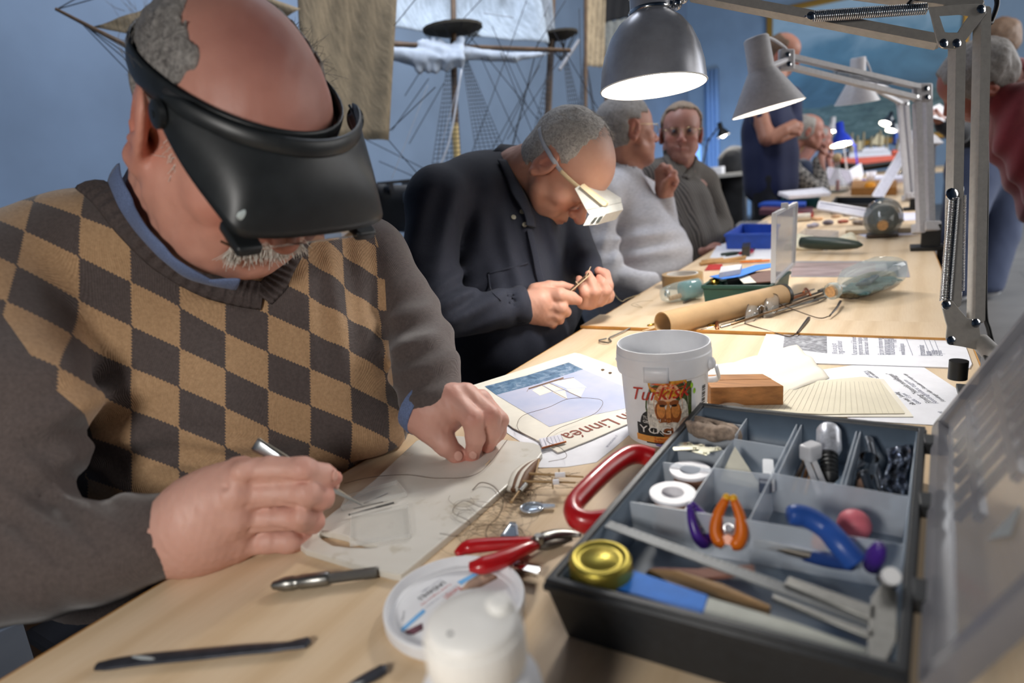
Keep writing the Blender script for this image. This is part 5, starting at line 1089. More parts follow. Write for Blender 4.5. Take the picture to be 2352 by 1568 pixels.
# pin vise
def pinvise():
    a, b = T(622, 1345, TZ+.0065), T(866, 1314, TZ+.0065); r = empty('pin_vise', T(740, 1335), 'steel pin vise hand drill lying on the table in front of the right hand', 'hand drill'); L_ = np.linalg.norm(b-a)
    MB().lathe([(.001, 0), (.0035, .002), (.0062, .012), (.0064, .02), (.0058, .021), (.0058, .026), (.0064, .027), (.0064, .05), (.0056, .052)], a, b-a, 20).build('chuck', M_steel2, r)
    MB().lathe([(.0046, .05), (.0046, L_-.012), (.005, L_-.011), (.005, L_-.001), (.004, L_)], a, b-a, 20).build('handle', mat('knurled_steel', '6E6D6A', .45, 1., bump=.6, scale=900), r)
    return r
pinvise()
# scalpels
def scalpel(pts, wd, label, blade=None):
    P = bez([T(x, y, TZ+.004) for x, y in pts], 8); r = empty('scalpel', P[0]-(0, 0, .004), label, 'scalpel'); side = nrm(np.cross(P[-1]-P[0], [0, 0, 1])); w_ = np.interp(np.linspace(0, 1, len(P)), *wd)
    MB().tube(P, .0022, 10, flat=[np.array([*side, k/.0022]) for k in w_]).build('handle', mat('grey_painted_metal', '3B3D44', .4, .4, var=.2, scale=60), r, smooth=True)
    if blade: Q = [T(x, y, TZ+.003) for x, y in blade]; MB().prism(Q, (0, 0, .0008)).build('blade', mat('brushed_steel', 'A8ABAD', .28, 1.), r)
    mk = MB(); q = P[len(P)//6]; d = nrm(P[-1]-P[0]); mk.sphere(q + (0, 0, .0022), (.012, .002, .0008), 8, np.array([nrm(d+side*.3), np.cross([0, 0, 1], nrm(d+side*.3)), [0, 0, 1]])); mk.build('paint_smear', mat('pale_smear', '9DA3A5', .6), r, smooth=True)
scalpel([(222, 1530), (330, 1515), (480, 1500), (560, 1492), (640, 1486), (690, 1478), (714, 1473)], ([0, .05, .3, .6, .72, .8, .93, 1], [.004, .0062, .0062, .0052, .0042, .0055, .0062, .001]), 'dark scalpel handle lying across the near left part of the table')
scalpel([(780, 1600), (820, 1570), (865, 1545), (888, 1532)], ([0, .6, .9, 1], [.004, .0055, .005, .001]), 'dark scalpel tip poking in beside the white screw cap')
# ---- calendar page with a ship photograph
def calendar():
    z = TZ + .002; r = empty('calendar_page', T(1270, 930), 'calendar page with a colour photograph of a sailing ship at sea', 'calendar')
    px = [(1072, 890), (1200, 850), (1290, 820), (1320, 811), (1332, 813), (1400, 838), (1500, 880), (1560, 930), (1520, 960), (1440, 975), (1360, 1010), (1290, 1038), (1281, 1040), (1255, 1022), (1180, 985), (1120, 940)]
    P = [T(x, y, z) for x, y in px]; MB().prism(P, (0, 0, .0012)).build('page', M_cream, r)
    z += .0014; cm = lambda n, c, v=.08, s=20, st=(1, 1, 1): mat('print_'+n, c, .55, var=v, scale=s, stretch=st)
    t = NT('print_sea'); n = t.noise(t.coord((1, 1, 1), rot=(0, 0, .35)), 60, 5, .7, 1.); t.base(t.ramp(n, [(.3, '2E4863'), (.5, '5B7B98'), (.7, 'A9B5C6')])); t.set(Roughness=.5)
    ink(r, [(1113, 887), (1210, 862), (1306, 832), (1340, 848), (1240, 880), (1140, 907)], z, t.m, 'photo_sea')
    t = NT('print_sky'); n = t.noise(t.coord(), 9, 4, .6); t.base(t.ramp(n, [(.3, 'A9B4D2'), (.7, 'C9C8D8')])); t.set(Roughness=.5)
    ink(r, [(1140, 907), (1240, 880), (1340, 848), (1440, 890), (1470, 910), (1450, 935), (1350, 955), (1262, 980)], z, t.m, 'photo_sky')
    z += .0002; sw = cm('sail', 'F1EEF0'); sc = cm('sail_cream', 'E6DDD2'); br = cm('mast', '7A5F4C')
    for a, m_ in (([(1268, 878), (1316, 867), (1348, 890), (1300, 891)], sw), ([(1300, 892), (1344, 891), (1334, 911), (1310, 902)], sc), ([(1222, 896), (1245, 885), (1268, 899), (1240, 908)], sc), ([(1250, 885), (1262, 881), (1296, 893), (1272, 899)], sc), ([(1268, 900), (1298, 896), (1303, 916), (1290, 912)], sc)): ink(r, a, z, m_, 'photo_sail')
    z += .0002
    for a, b, w_ in (((1214, 891), (1294, 866), 3), ((1244, 884), (1304, 916), 1), ((1262, 879), (1336, 913), 1), ((1215, 889), (1210, 899), 1), ((1318, 866), (1285, 872), .8)): ink(r, [a, b, (b[0]+w_*.3, b[1]+w_), (a[0]+w_*.3, a[1]+w_)], z, br, 'photo_mast')
    fit_tx(r, 'Skonaren Linnéa', (1560, 905), (1285, 998), M_inkb, z, 1.25)
    for x, y in ((1384, 849), (1401, 856)): ink(r, [(x-4, y), (x-2, y-2), (x+3, y-2), (x+5, y), (x+2, y+2), (x-2, y+2)], z, mat('punch_hole', '5A452F', .9), 'punch_hole')
calendar()
r = sheet_thing('paper_sheet', [(1150, 985), (1240, 1045), (1232, 1075), (1300, 1073), (1370, 1062), (1420, 1022), (1460, 985), (1440, 960), (1300, 960), (1200, 950)], 'white paper with a torn edge lying under the calendar page', 'paper', M_paper, TZ, .0007)
fit_tx(r, 'BRUNNSVIKEN 17', (1396, 1027), (1420, 1000), M_inkl, TZ+.0009, 1.)
r = sheet_thing('paper_scrap', [(1238, 1008), (1288, 998), (1298, 1018), (1246, 1030)], 'small lined paper sail piece on the corner of the calendar page', 'paper', mat('lined_scrap', 'DEDCE4', .8), TZ+.0042, .0005)
for k in range(7): a = k/6.; ink(r, [(1240+48*a, 1008-9*a), (1247+50*a, 1029-11*a), (1247.8+50*a, 1029-11*a), (1240.8+48*a, 1008-9*a)], TZ+.0048, M_inkl, 'ruled_line')
o = MB(); o.cyl(T(1244, 1029, TZ+.006), T(1300, 1014, TZ+.006), .0012); o.build('wood_stick', M_copper, None, 'thin brown stick along the lined paper sail piece', 'stick', at=T(1244, 1029, TZ+.005))
# ---- small wire-rigged model ship lying on its side
def tiny_ship():
    r = empty('model_ship', T(1215, 1110), 'tiny wooden ship model with bare masts lying on its side beside the cutting board', 'model ship'); M_hw = mat('hull_white', 'D9D3C6', .6); M_hb = mat('hull_brown', '6B4B33', .6); z = TZ+.008
    for k, (off, m_) in enumerate(((0, M_hw), (9, M_hb), (16, M_hw), (24, M_hb))):
        P = bez([T(1172+off*.9, 1125+off*.05, z), T(1182+off, 1098, z+.004), T(1205+off*.8, 1072, z+.004), T(1236+off*.1, 1055, z)], 6); MB().tube(P, np.interp(np.linspace(0, 1, len(P)), [0, .4, 1], [.004, .006, .002]), 8).build('hull_plank', m_, r, smooth=True)
    P, up = flat([(1190, 1128), (1196, 1100), (1212, 1080), (1238, 1058), (1228, 1090), (1212, 1112)], z, .002); MB().prism(P, up).build('deck', mat('deck_dark', '55402E', .7), r)
    M_m = mat('mast_wood', '9A7B4F', .6)
    for a, b, rr in (((1215, 1087), (1340, 1095), .0014), ((1200, 1105), (1322, 1108), .0014), ((1174, 1153), (1192, 1128), .0014), ((1238, 1056), (1230, 1090), .0012), ((1284, 1078), (1284, 1092), .001), ((1268, 1098), (1270, 1122), .001)): MB().cyl(T(*a, z+.008), T(*b, z+.006), rr, rr*.7, 8).build('mast', M_m, r)
    for a, b in (((1275, 1091), (1298, 1090)), ((1270, 1107), (1284, 1106))): MB().cyl(T(*a, z+.01), T(*b, z+.01), .003, .003, 10).build('furled_sail', M_paper, r)
    MB().cyl(T(1195, 1128, z+.004), T(1208, 1112, z+.006), .0028).build('gun', M_steel2, r)
    mb = MB(); rg = np.random.default_rng(3)
    for _ in range(26): a = T(rg.uniform(1205, 1230), rg.uniform(1075, 1130), z+.004); b = T(rg.uniform(1265, 1340), rg.choice([1085, 1095, 1108, 1120]), z+.006); mb.tube([a, (a+b)/2 + (0, 0, rg.uniform(-.003, .003)), b], .00018, 3)
    mb.build('rigging', M_thread, r, kind='stuff')
    mb = MB()
    for _ in range(14):
        c = T(rg.uniform(1170, 1195), rg.uniform(1130, 1150), TZ+.004); R_ = rg.uniform(.006, .016); mb.tube([c + np.array([R_*math.cos(t)*1.4, R_*math.sin(t), rg.uniform(-.002, .004)]) for t in np.linspace(0, 6.28, 20)], .0002, 3)
    mb.build('thread_tangle', M_thread, r, kind='stuff')
tiny_ship()
# clear plastic scoops
def scoop(c, tip, w_, label, cat='spoon'):
    a = T(*c, TZ+.003); b = T(*tip, TZ+.003); d = nrm(b-a); s_ = np.cross([0, 0, 1], d); A = np.array([d, s_, [0, 0, 1]]); r = empty('plastic_scoop', a-(0, 0, .003), label, cat); g = mat('silvery_clear_plastic', 'C3CCD8', .08, .45, var=.1, scale=300)
    MB().tube([a + A[0]*w_*1.25*math.cos(t) + A[1]*w_*math.sin(t) for t in np.linspace(0, 2*PI, 28, endpoint=False)], .0012, 6, closed=True).build('bowl_rim', g, r, smooth=True)
    MB().sphere(a - (0, 0, .0005), (w_*1.2, w_*.95, .002), 16, A).build('bowl', mat('scoop_bowl', '8E99A6', .12, .5), r, smooth=True)
    MB().prism([a + d*w_*1.2 + s_*.004, b + s_*.002, b - s_*.002, a + d*w_*1.2 - s_*.004], (0, 0, .0018)).build('handle', g, r)
scoop((1222, 1165), (1275, 1163), .0095, 'small clear plastic scoop with a round bowl near the red toolbox handle')
def fan_scoop():
    r = empty('plastic_scoop', T(1172, 1235), 'small clear fan shaped plastic piece behind the red pliers', 'spoon'); P, up = flat([(1148, 1240), (1160, 1222), (1172, 1205), (1186, 1206), (1190, 1240)], TZ, .004); MB().prism(P, up).build('bowl', mat('scoop_bowl', '8E99A6', .12, .5), r, bevel=.0008)
    for a, b in (((1156, 1228), (1172, 1205)), ((1186, 1206), (1189, 1230)), ((1172, 1205), (1186, 1206))): MB().cyl(T(*a, TZ+.0045), T(*b, TZ+.0045), .0011).build('rim', mat('silvery_clear_plastic', 'C3CCD8', .08, .45), r)
fan_scoop()
def foil_strip():
    P, up = flat([(1182, 1300), (1244, 1310), (1238, 1329), (1180, 1312)], TZ+.006, .004); MB().prism(P, up).build('plastic_tip', M_clear, empty('glue_nozzle', T(1210, 1315, TZ), 'clear plastic nozzle lying between the pliers and the toolbox corner', 'nozzle'), bevel=.001)
    q = bpy.data.objects['glue_nozzle']; P, up = flat([(1182, 1300), (1205, 1303), (1203, 1318), (1180, 1312)], TZ, .006); MB().prism(P, up).build('collar', M_clear, q)
foil_strip()
# ---- red pliers
def pliers():
    r = empty('pliers', T(1180, 1265), 'pliers with red plastic handles resting on the white tub lid', 'pliers'); z = TZ+.012
    for pts, rr in (([(1048, 1272, .010), (1075, 1256, .011), (1130, 1250, .011), (1190, 1246, .011), (1225, 1243, .010)], [.0035, .0075, .0072, .0062, .005]), ([(1078, 1302, .018), (1110, 1298, .018), (1160, 1282, .016), (1210, 1258, .014), (1232, 1250, .012)], [.0045, .0085, .0085, .0065, .005])):
        P = bez([T(x, y, TZ+h) for x, y, h in pts], 8); MB().tube(P, np.interp(np.linspace(0, 1, len(P)), np.linspace(0, 1, len(rr)), rr), 12, flat=np.array([0, 0, 1., .85])).build('handle', M_redpl, r, smooth=True)
    P = bez([T(1222, 1246, TZ+.012), T(1245, 1238, TZ+.011), T(1275, 1228, TZ+.01), T(1310, 1226, TZ+.009), T(1335, 1228, TZ+.009)], 6); MB().tube(P, np.interp(np.linspace(0, 1, len(P)), [0, .3, .6, 1], [.005, .0075, .006, .0025]), 10, flat=np.array([0, 0, 1., .7])).build('jaw', M_steel2, r, smooth=True)
    P = bez([T(1228, 1252, TZ+.009), T(1250, 1250, TZ+.008), T(1280, 1245, TZ+.0065), T(1312, 1236, TZ+.006)], 6); MB().tube(P, np.interp(np.linspace(0, 1, len(P)), [0, .4, 1], [.005, .007, .003]), 10, flat=np.array([0, 0, 1., .7])).build('jaw', mat('dull_steel', '6A655E', .5, .8), r, smooth=True)
    MB().lathe([(.005, 0), (.005, .006), (.0035, .008), (0, .008)], T(1238, 1246, TZ+.012), (0, 0, 1), 16).build('rivet', M_steel2, r)
pliers()
# ---- white tub lid with printing
def tub_lid():
    c = T(1046, 1392, TZ+.004); c = np.array([c[0], c[1], TZ]); R_ = .5*np.linalg.norm(T(888, 1392, TZ+.008)-T(1208, 1392, TZ+.008)); r = empty('tub_lid', c, 'white printed plastic tub lid lying upside down under the pliers', 'lid'); M_lw = mat('white_tub_plastic', 'E4E5E8', .35, var=.02)
    MB().lathe([(0, 0), (R_*.97, 0), (R_, .003), (R_, .011), (R_*.985, .0125), (R_*.955, .0125), (R_*.945, .010), (R_*.94, .0045), (R_*.86, .004), (R_*.845, .003), (0, .003)], c, (0, 0, 1), 64, False).build('rim', M_lw, r, smooth=False, angle=.5)
    zz = TZ+.0033; px = lambda l: [T(x, y, zz) for x, y in l]
    bl = mat('print_light_blue', '6FB1E6', .5); ph = mat('print_photo_brown', '8B715E', .5, var=.4, scale=120); pd = mat('print_photo_plum', '5A3640', .5, var=.5, scale=120); rd = mat('print_red', 'C2574F', .5)
    def dec(l, m_, n='printed_patch'): MB().prism(px(l), (0, 0, .0001)).build(n, m_, r)
    dec([(921, 1443), (972, 1398), (978, 1404), (924, 1451)], bl); dec([(1050, 1336), (1098, 1310), (1102, 1316), (1060, 1342)], bl); dec([(928, 1450), (970, 1430), (972, 1445), (950, 1457), (936, 1456)], pd); dec([(1056, 1356), (1075, 1335), (1110, 1312), (1140, 1312), (1142, 1328), (1105, 1348), (1075, 1352)], ph)
    z2 = zz+.0002
    fit_tx(r, 'LINDAHLS', (1018, 1333), (958, 1373), M_ink, z2, 1.2); fit_tx(r, 'SVENSKT MEJERI', (1012, 1329), (968, 1358), M_inkl, z2, .8)
    fit_tx(r, 'Turkisk Yoghurt 10%', (1034, 1339), (965, 1388), rd, z2, .8); fit_tx(r, 'Äkta konsistens utan tillsatser', (1048, 1343), (975, 1395), M_inkl, z2, .7); fit_tx(r, 'Recept', (1052, 1345), (1018, 1371), rd, z2, 1.4); fit_tx(r, 'Öppnas här', (926, 1425), (930, 1402), M_ink, z2, 1.)
tub_lid()
# ---- white screw cap bottle closest to the camera
def glue_bottle():
    c = T(1122, 1640, TZ); c = np.array([c[0], c[1], TZ]); top = D(1078, 1392, .33); c = np.array([top[0]+.004, top[1]-.004, TZ]); H_ = top[2]-TZ+.002; r = empty('glue_bottle', c, 'white bottle with a ribbed screw cap closest to the camera', 'bottle'); M_w = mat('white_bottle_plastic', 'E2E4E9', .35, var=.02); M_cap = mat('white_cap_plastic', 'EDEBE6', .4, var=.02)
    Rc = 112*.335/FPX; hb = H_-.034
    MB().lathe([(0, 0), (Rc*1.28, 0), (Rc*1.32, .004), (Rc*1.32, hb*.62), (Rc*1.24, hb*.82), (Rc*1.02, hb*.97), (Rc*.9, hb), (Rc*.9, hb+.004)], c, (0, 0, 1), 48, True).build('body', M_w, r, smooth=True)
    n = 120; mb = MB(); V = []; pr = [(1, .0), (1, .016), (.985, .018)]
    mb2 = MB(); prof = [(Rc*.99, hb+.002), (Rc*1.0, hb+.003), (Rc*1.0, hb+.021), (Rc*.97, hb+.023)]; 
    V = []; F = []
    for j, (rr, h) in enumerate(prof):
        for i in range(n): a = 2*PI*i/n; k = rr*(1 + (.022 if i % 3 == 0 else 0)*(1 if 0 < j < 3 else .3)); V.append(c + (k*math.cos(a), k*math.sin(a), h))
    F = [[j*n+i, j*n+(i+1) % n, (j+1)*n+(i+1) % n, (j+1)*n+i] for j in range(3) for i in range(n)] + [[3*n+i for i in range(n)], [i for i in range(n)][::-1]]
    mb2.add(V, F).build('ribbed_cap', M_cap, r)
    MB().lathe([(Rc*.95, hb+.0225), (Rc*.93, hb+.027), (Rc*.85, hb+.0295), (Rc*.5, hb+.031), (0, hb+.0315)], c, (0, 0, 1), 48, False).build('cap_top', M_cap, r, smooth=True)
    d = nrm(np.array([.62, .78, 0])); A = np.array([d, np.cross([0, 0, 1], d), [0, 0, 1]]); MB().rbox(c + d*Rc*.6 + (0, 0, hb+.031), (Rc*.5, Rc*.6, .009), A, .006, 4).build('flip_spout', M_cap, r, smooth=False, bevel=.002)
    MB().sphere(c - A[1]*Rc*.3 - d*Rc*.52 + (0, 0, hb+.030), (.002, .0015, .0012), 8).build('vent_hole', mat('dark_hole', '30303A', .8), r, smooth=True)
glue_bottle()
# ---- wooden block
def wood_block():
    h = .03; zt = TZ+h; P = [T(x, y, zt) for x, y in ((1630, 891), (1618, 858), (1750, 858), (1805, 887))]
    P = [T(1632, 890, zt), T(1800, 886, zt), T(1752, 858, zt), T(1612, 860, zt)]; r = empty('wooden_block', np.mean(P, 0)-(0, 0, h), 'scarred wooden block behind the white bucket', 'wood block'); M_b = mat('block_wood', '9C6C40', .6, var=.18, scale=14, stretch=(1, 9, 9), bump=.2)
    ct = np.mean(P, 0); lo = [p*.985 + ct*.015 - (0, 0, h) for p in P]
    a = P; mid0 = P[0]*.45+P[3]*.55; mid1 = P[1]*.45+P[2]*.55
    for q in ([P[0], P[1], mid1, mid0], [mid0+(0, .0012, 0), mid1+(0, .0012, 0), P[2], P[3]]): MB().prism([x-(0, 0, h) for x in q], (0, 0, h)).build('plank', M_b, r, bevel=.001)
wood_block()
# ---- printed sheets, tissue and ruled paper
def papers():
    z0 = TZ+.0002
    M_tis = mat('tissue_paper', 'E9E2D3', .9, var=.03, scale=6)
    r = sheet_thing('paper_stack', [(1770, 744), (2200, 748), (2232, 838), (2226, 848), (1850, 836), (1735, 832)], 'printed leaflets with a grey photograph stacked beside the lamp clamp', 'paper stack', M_paper, TZ, .0022)
    z = TZ+.0024
    t = NT('print_grey_photo'); co = t.coord(); t.base(t.ramp(t.noise(co, 45, 4, .6, 2.), [(.3, '5E5E64'), (.5, '85868C'), (.7, 'BDBEC4')])); t.set(Roughness=.6); ink(r, [(1802, 768), (1899, 769), (1900, 811), (1798, 799)], z, t.m, 'photo')
    def lines(rows, x0, dx, y0, y1, mt, hf):
        for k, (s_, l) in enumerate(rows): fit_tx(r, s_, (x0+dx*k+(3), y0), (x0+dx*k-1, y0-(y0-y1)*l), mt, z, hf)
    lines([('Vill du lära dig att', .8), ('bygga ett flaskskepp?', 1)], 1921, 13, 813, 782, M_inkl, 1.35)
    lines([('Kurser startar på Sjöhistoriska museet', 1), ('nybörjarkurser, måndagskvällar och', .9), ('Sjöhistoriska museet i Stockholm', .8)], 1966, 13.5, 815, 758, M_inkl, 1.2)
    lines([('För mer information ring:', .68), ('Sjöhistoriska museet 08-519 549 00', 1.), ('flaskskeppsbyggarna', .75)], 2027, 13, 815, 757, M_inkl, 1.2)
    lines([('www.flaskskepp.se', 1)], 2077, 10, 815, 789, M_inkl, 1.3); lines([('Intresseanmälan:', 1)], 2123, 10, 817, 792, M_inkl, 1.4); lines([('Namn', .5), ('Telefon', .6), ('e-post', .6)], 2139, 12, 817, 796, M_inkl, 1.4)
    for a, b in (((2073, 756), (2096, 816)), ((2117, 768), (2134, 810)), ((2129, 768), (2147, 812)), ((2141, 768), (2159, 814))): ink(r, [a, b, (b[0]+1, b[1]), (a[0]+1, a[1])], z, M_inkl, 'rule')
    r = sheet_thing('paper_sheet', [(1885, 850), (1970, 838), (2100, 833), (2120, 843), (2215, 905), (2160, 978), (1950, 965)], 'printed lecture notice lying in front of the leaflet stack', 'paper', M_paper, TZ, .0008); z = TZ+.001
    for s_, a, b, h, m_ in (('Föredrag: "Historiskt modellbyggen"', (2143, 925), (2047, 857), 1.35, M_ink), ('Föredraget hålls i Filmsalen en trappa upp', (2173, 922), (2080, 858), 1.1, M_ink), ('Föredragshållare: byggaren', (2157, 926), (2082, 872), 1., M_inkl), ('Guide: 13 juni', (2118, 927), (2078, 903), 1.2, M_inkl), ('alla rader. Samling', (2104, 929), (2062, 900), 1.4, M_ink), ('13.00', (2180, 953), (2162, 944), 1.3, M_inkl), ('och modeller i', (2020, 868), (1996, 850), 1.4, M_ink), ('upp över vi', (2006, 868), (1990, 852), 1.3, M_inkl)): fit_tx(r, s_, a, b, m_, z, h)
    # crumpled tissue
    P4 = [np.array(p) for p in ((1610, 850), (1830, 797), (1905, 866), (1650, 960))]
    def tis(u, v):
        a = (P4[0]*(1-u)+P4[1]*u)*(1-v) + (P4[3]*(1-u)+P4[2]*u)*v; p = T(a[0], a[1], TZ+.003); return p + (0, 0, .003*abs(math.sin(u*9+v*4)) + .012*max(0, u-.72)*(1-v) + .002*math.sin(v*17))
    e = empty('tissue_paper', T(1760, 850), 'crumpled off white tissue sheet behind the wooden block', 'paper'); MB().grid(tis, 26, 16, thick=.0005).build('sheet', M_tis, e, smooth=True)
    e = empty('paper_pad', T(1850, 920), 'yellowed ruled paper sheets between the wooden block and the toolbox', 'paper'); t = NT('ruled_paper'); 
    Q = [np.array(p) for p in ((1740, 920), (1800, 870), (2028, 872), (2092, 948), (2080, 962), (1700, 940))]
    M_yel = mat('yellowed_paper', 'DDD5BF', .85, var=.05, scale=7)
    for k, dz in enumerate((0, .0012)):
        P, up = flat([(1690-k*4, 945-k*2), (1770, 885), (1985-k*6, 866+k*0), (2030-k*10, 872), (2092-k*18, 950-k*7), (2098-k*20, 958-k*8), (1890, 958-k*6)], TZ+.001+dz, .0009); MB().prism(P, up).build('sheet', M_yel if k else M_cream, e)
    for k in range(26):
        f = k/26.; a = (1775+255*f, 888-12*min(1, f*3)); b = (1700+370*f, 938+13*f); ink(e, [a, b, (b[0]+.9, b[1]), (a[0]+.9, a[1])], TZ+.0033, mat('faint_rule', 'C3BBA8', .9), 'ruled_line')
papers()
# ---- yoghurt bucket
def bucket():
    b = T(1531, 1000, TZ); Rb = 93*.80/FPX; b = T(1531, 990, TZ); c = np.array([b[0], b[1], TZ]); zc = float((RW.T @ (c - CAM))[2]); Rt = 106*(zc-.02)/FPX; H_ = .121; Rb = Rt*.84; r = empty('bucket', c, 'white plastic yoghurt bucket with a bearded man on its label', 'bucket'); M_w = mat('white_tub_plastic', 'E4E5E8', .35, var=.02)
    R = lambda h: Rb + (Rt*.945-Rb)*h/H_
    MB().lathe([(0, .002), (R(0)-.002, .002), (R(0), 0), (R(.004)+.0, .004), (R(.085), .085), (R(.087), .087), (Rt*.985, .088), (Rt*1.0, .092), (Rt*1.0, .111), (Rt*.985, .1125), (Rt*.985, .117), (Rt*.97, H_), (Rt*.945, H_), (Rt*.935, .118), (R(.08)-.0015, .08), (R(0)-.0015, .004), (0, .004)], c, (0, 0, 1), 72, False).build('tub', M_w, r, angle=.5)
    toc = nrm(np.array([-c[0], -c[1], 0])); side = np.cross([0, 0, 1], toc)     # side points to the viewer's right? decided below
    if np.dot(side, RW[:, 0]) < 0: side = -side
    def S(a, h, off=.0004): t = a; return c + (toc*math.cos(t) + side*math.sin(t))*(R(h)+off) + np.array([0, 0, h])
    # a tab on the rim
    mb = MB(); mb.grid(lambda u, v: c + (toc*math.cos(-.42+.5*u) + side*math.sin(-.42+.5*u))*(Rt+.001) + np.array([0, 0, .086+.019*v]), 10, 2); o = mb.build('rim_tab', M_w, r, smooth=True); s_ = o.modifiers.new('t', 'SOLIDIFY'); s_.thickness = .002
    # bail handle hanging down the far side
    hx = side*math.cos(.4) + toc*math.sin(.4); hy = toc*math.cos(.4) - side*math.sin(.4)
    for q in (-1, 1): MB().sphere(c + hx*q*(Rt+.001) + (0, 0, .098), (.006, .006, .008), 12).build('handle_lug', M_w, r, smooth=True)
    P = [c + hx*math.cos(t)*(Rt+.007) - hy*math.sin(t)*(Rt+.004) + (0, 0, .098-.045*math.sin(t)**.6) for t in np.linspace(0.02, PI-.02, 30)]
    MB().tube(P, .0022, 8, flat=np.array([0, 0, 1., 1.8])).build('bail_handle', M_w, r, smooth=True)
    # label drawn on the curved side: angle from the viewing direction, height
    names = dict(gr=('print_dark_green', '3F4A26', .5), lg=('print_leaf', '8FBF2E', .2), sk=('print_skin', 'C98243', .15), sd=('print_skin_dark', '8A4E27', .15), tb=('print_turban', 'D58A2A', .35), to=('print_turban_orange', 'C9501F', .3), be=('print_beard', 'CFC6BA', .25), bd=('print_beard_grey', '9A8F86', .25), ey=('print_eye', '2B1A12', .1), wh=('print_white', 'E8E4DE', .05), bk=('print_black', '252424', .2), og=('print_orange_band', 'E09A4A', .05), pu=('print_purple', '8F7FB8', .1), fh=('print_forehead', 'E3B48C', .1))
    ac = .06; hc = .043
    keys = list(names); mats_ = [mat(n, cc, .5, var=v, scale=260) for n, cc, v in names.values()]
    mb = MB(); lay = [0]
    def ell(a, h, ra, rh, k, n=20, a0=0, a1=2*PI, rot=0):
        a = ac+(a-ac)*1.28; h = hc+(h-hc)*1.28; ra *= 1.28; rh *= 1.28
        lay[0] += 1; off = .0003 + lay[0]*.00002; P = [S(a, h, off)]
        for i in range(n+1): t = a0+(a1-a0)*i/n; x, y = ra*math.cos(t), rh*math.sin(t); P.append(S(a + x*math.cos(rot)-y*math.sin(rot)/R(h), h + x*math.sin(rot)*R(h) + y*math.cos(rot), off))
        mb.add(P, [[0, i+1, i+2] for i in range(n)], mi=keys.index(k))
    def quad(a0, h0, a1, h1, k, n=14):
        lay[0] += 1; off = .0003 + lay[0]*.00002; P = [S(a0+(a1-a0)*i/n, h, off) for h in (h0, h1) for i in range(n+1)]; mb.add(P, [[i, i+1, n+2+i, n+1+i] for i in range(n)], mi=keys.index(k))
    quad(.0, .018, .62, .084, 'gr'); ell(-.02, .05, .34, .026, 'gr'); ell(-.3, .03, .2, .016, 'bk'); quad(-.75, .012, .66, .030, 'bk')
    for a, h in ((-.21, .049), (.56, .064), (.5, .07)): ell(a, h, .03, .003, 'lg', 8)
    ell(ac, hc+.012, .37, .032, 'bd'); ell(ac, hc-.008, .36, .026, 'be'); ell(ac, .022, .26, .016, 'be'); ell(ac-.25, hc-.002, .14, .018, 'be'); ell(ac+.25, hc-.002, .12, .018, 'be'); quad(-.75, .0125, .62, .026, 'bk'); ell(ac, .030, .2, .009, 'be')
    ell(ac, hc+.01, .255, .024, 'sk'); ell(ac-.13, hc+.002, .1, .011, 'sd', rot=.2); ell(ac+.13, hc+.002, .1, .011, 'sd'); ell(ac-.13, hc+.005, .075, .008, 'sk'); ell(ac+.13, hc+.005, .075, .008, 'sk'); ell(ac, hc+.023, .2, .009, 'fh')
    ell(ac, hc+.031, .34, .0135, 'tb'); ell(ac+.01, hc+.037, .3, .008, 'to'); ell(ac+.02, hc+.036, .29, .0055, 'tb')
    for k in range(3): ell(ac, hc+.0275+.004*k, .31-.03*k, .0011, 'to', rot=.03)
    for s2 in (-1, 1): ell(ac+s2*.105, hc+.0125, .085, .0028, 'sd', rot=s2*.22); ell(ac+s2*.105, hc+.0098, .05, .0013, 'ey')
    ell(ac, hc+.002, .045, .009, 'sk'); ell(ac, hc-.006, .06, .0035, 'sd'); ell(ac-.1, hc-.0115, .13, .0042, 'be', rot=.25); ell(ac+.1, hc-.0115, .13, .0042, 'be', rot=-.25); ell(ac, hc-.0155, .09, .0035, 'sd'); ell(ac, hc-.019, .1, .006, 'sd'); ell(ac, hc-.017, .07, .0012, 'ey')
    ell(-.12, .014, .1, .004, 'pu', 8); ell(.1, .010, .12, .004, 'pu', 8)
    quad(-.78, .006, .6, .0145, 'og'); quad(-.5, .0045, .3, .0062, 'bk')
    o = mb.build('label', None, r, mats=mats_)
    def wrap(a0, h0, sz, tilt=0., off=.0019): return lambda v: S(a0 + (v[0]*math.cos(tilt)-v[1]*math.sin(tilt))/R(h0), h0 + v[1]*math.cos(tilt) + v[0]*math.sin(tilt), off + v[2])
    text('lettering', 'Turkisk', .0235, (0, 0, 0), (1, 0, 0), (0, 1, 0), mat('print_red_script', 'B8301F', .5), r, .0001, shear=.45, warp=wrap(-.86, .0595, 1, .10))
    text('lettering', 'YOGHURT', .0135, (0, 0, 0), (1, 0, 0), (0, 1, 0), mats_[keys.index('wh')], r, .0001, warp=lambda v: wrap(-.66, .0185, 1)(np.array([v[0]*1.35, v[1], v[2]])))
    text('lettering', 'TURKISH\nGREEK', .0055, (0, 0, 0), (1, 0, 0), (0, 1, 0), mats_[keys.index('wh')], r, .0001, warp=wrap(-.55, .037, 1, -.1))
    text('lettering', 'Turkiskt och', .0048, (0, 0, 0), (1, 0, 0), (0, 1, 0), mats_[keys.index('to')], r, .0001, warp=wrap(-.3, .0105, 1)); text('lettering', 'Bulgarisk 10%', .0045, (0, 0, 0), (1, 0, 0), (0, 1, 0), mats_[keys.index('to')], r, .0001, warp=wrap(-.3, .0068, 1))
    mb = MB()
    for k in range(16): h = .03+.0027*k; P = [S(a, hh, .0006) for a in (.98, 1.12) for hh in (h, h+.0012+.0006*(k % 3))]; mb.add(P, [[0, 2, 3, 1]])
    mb.build('barcode', mat('print_black', '252424', .5), r, kind='stuff')
bucket()
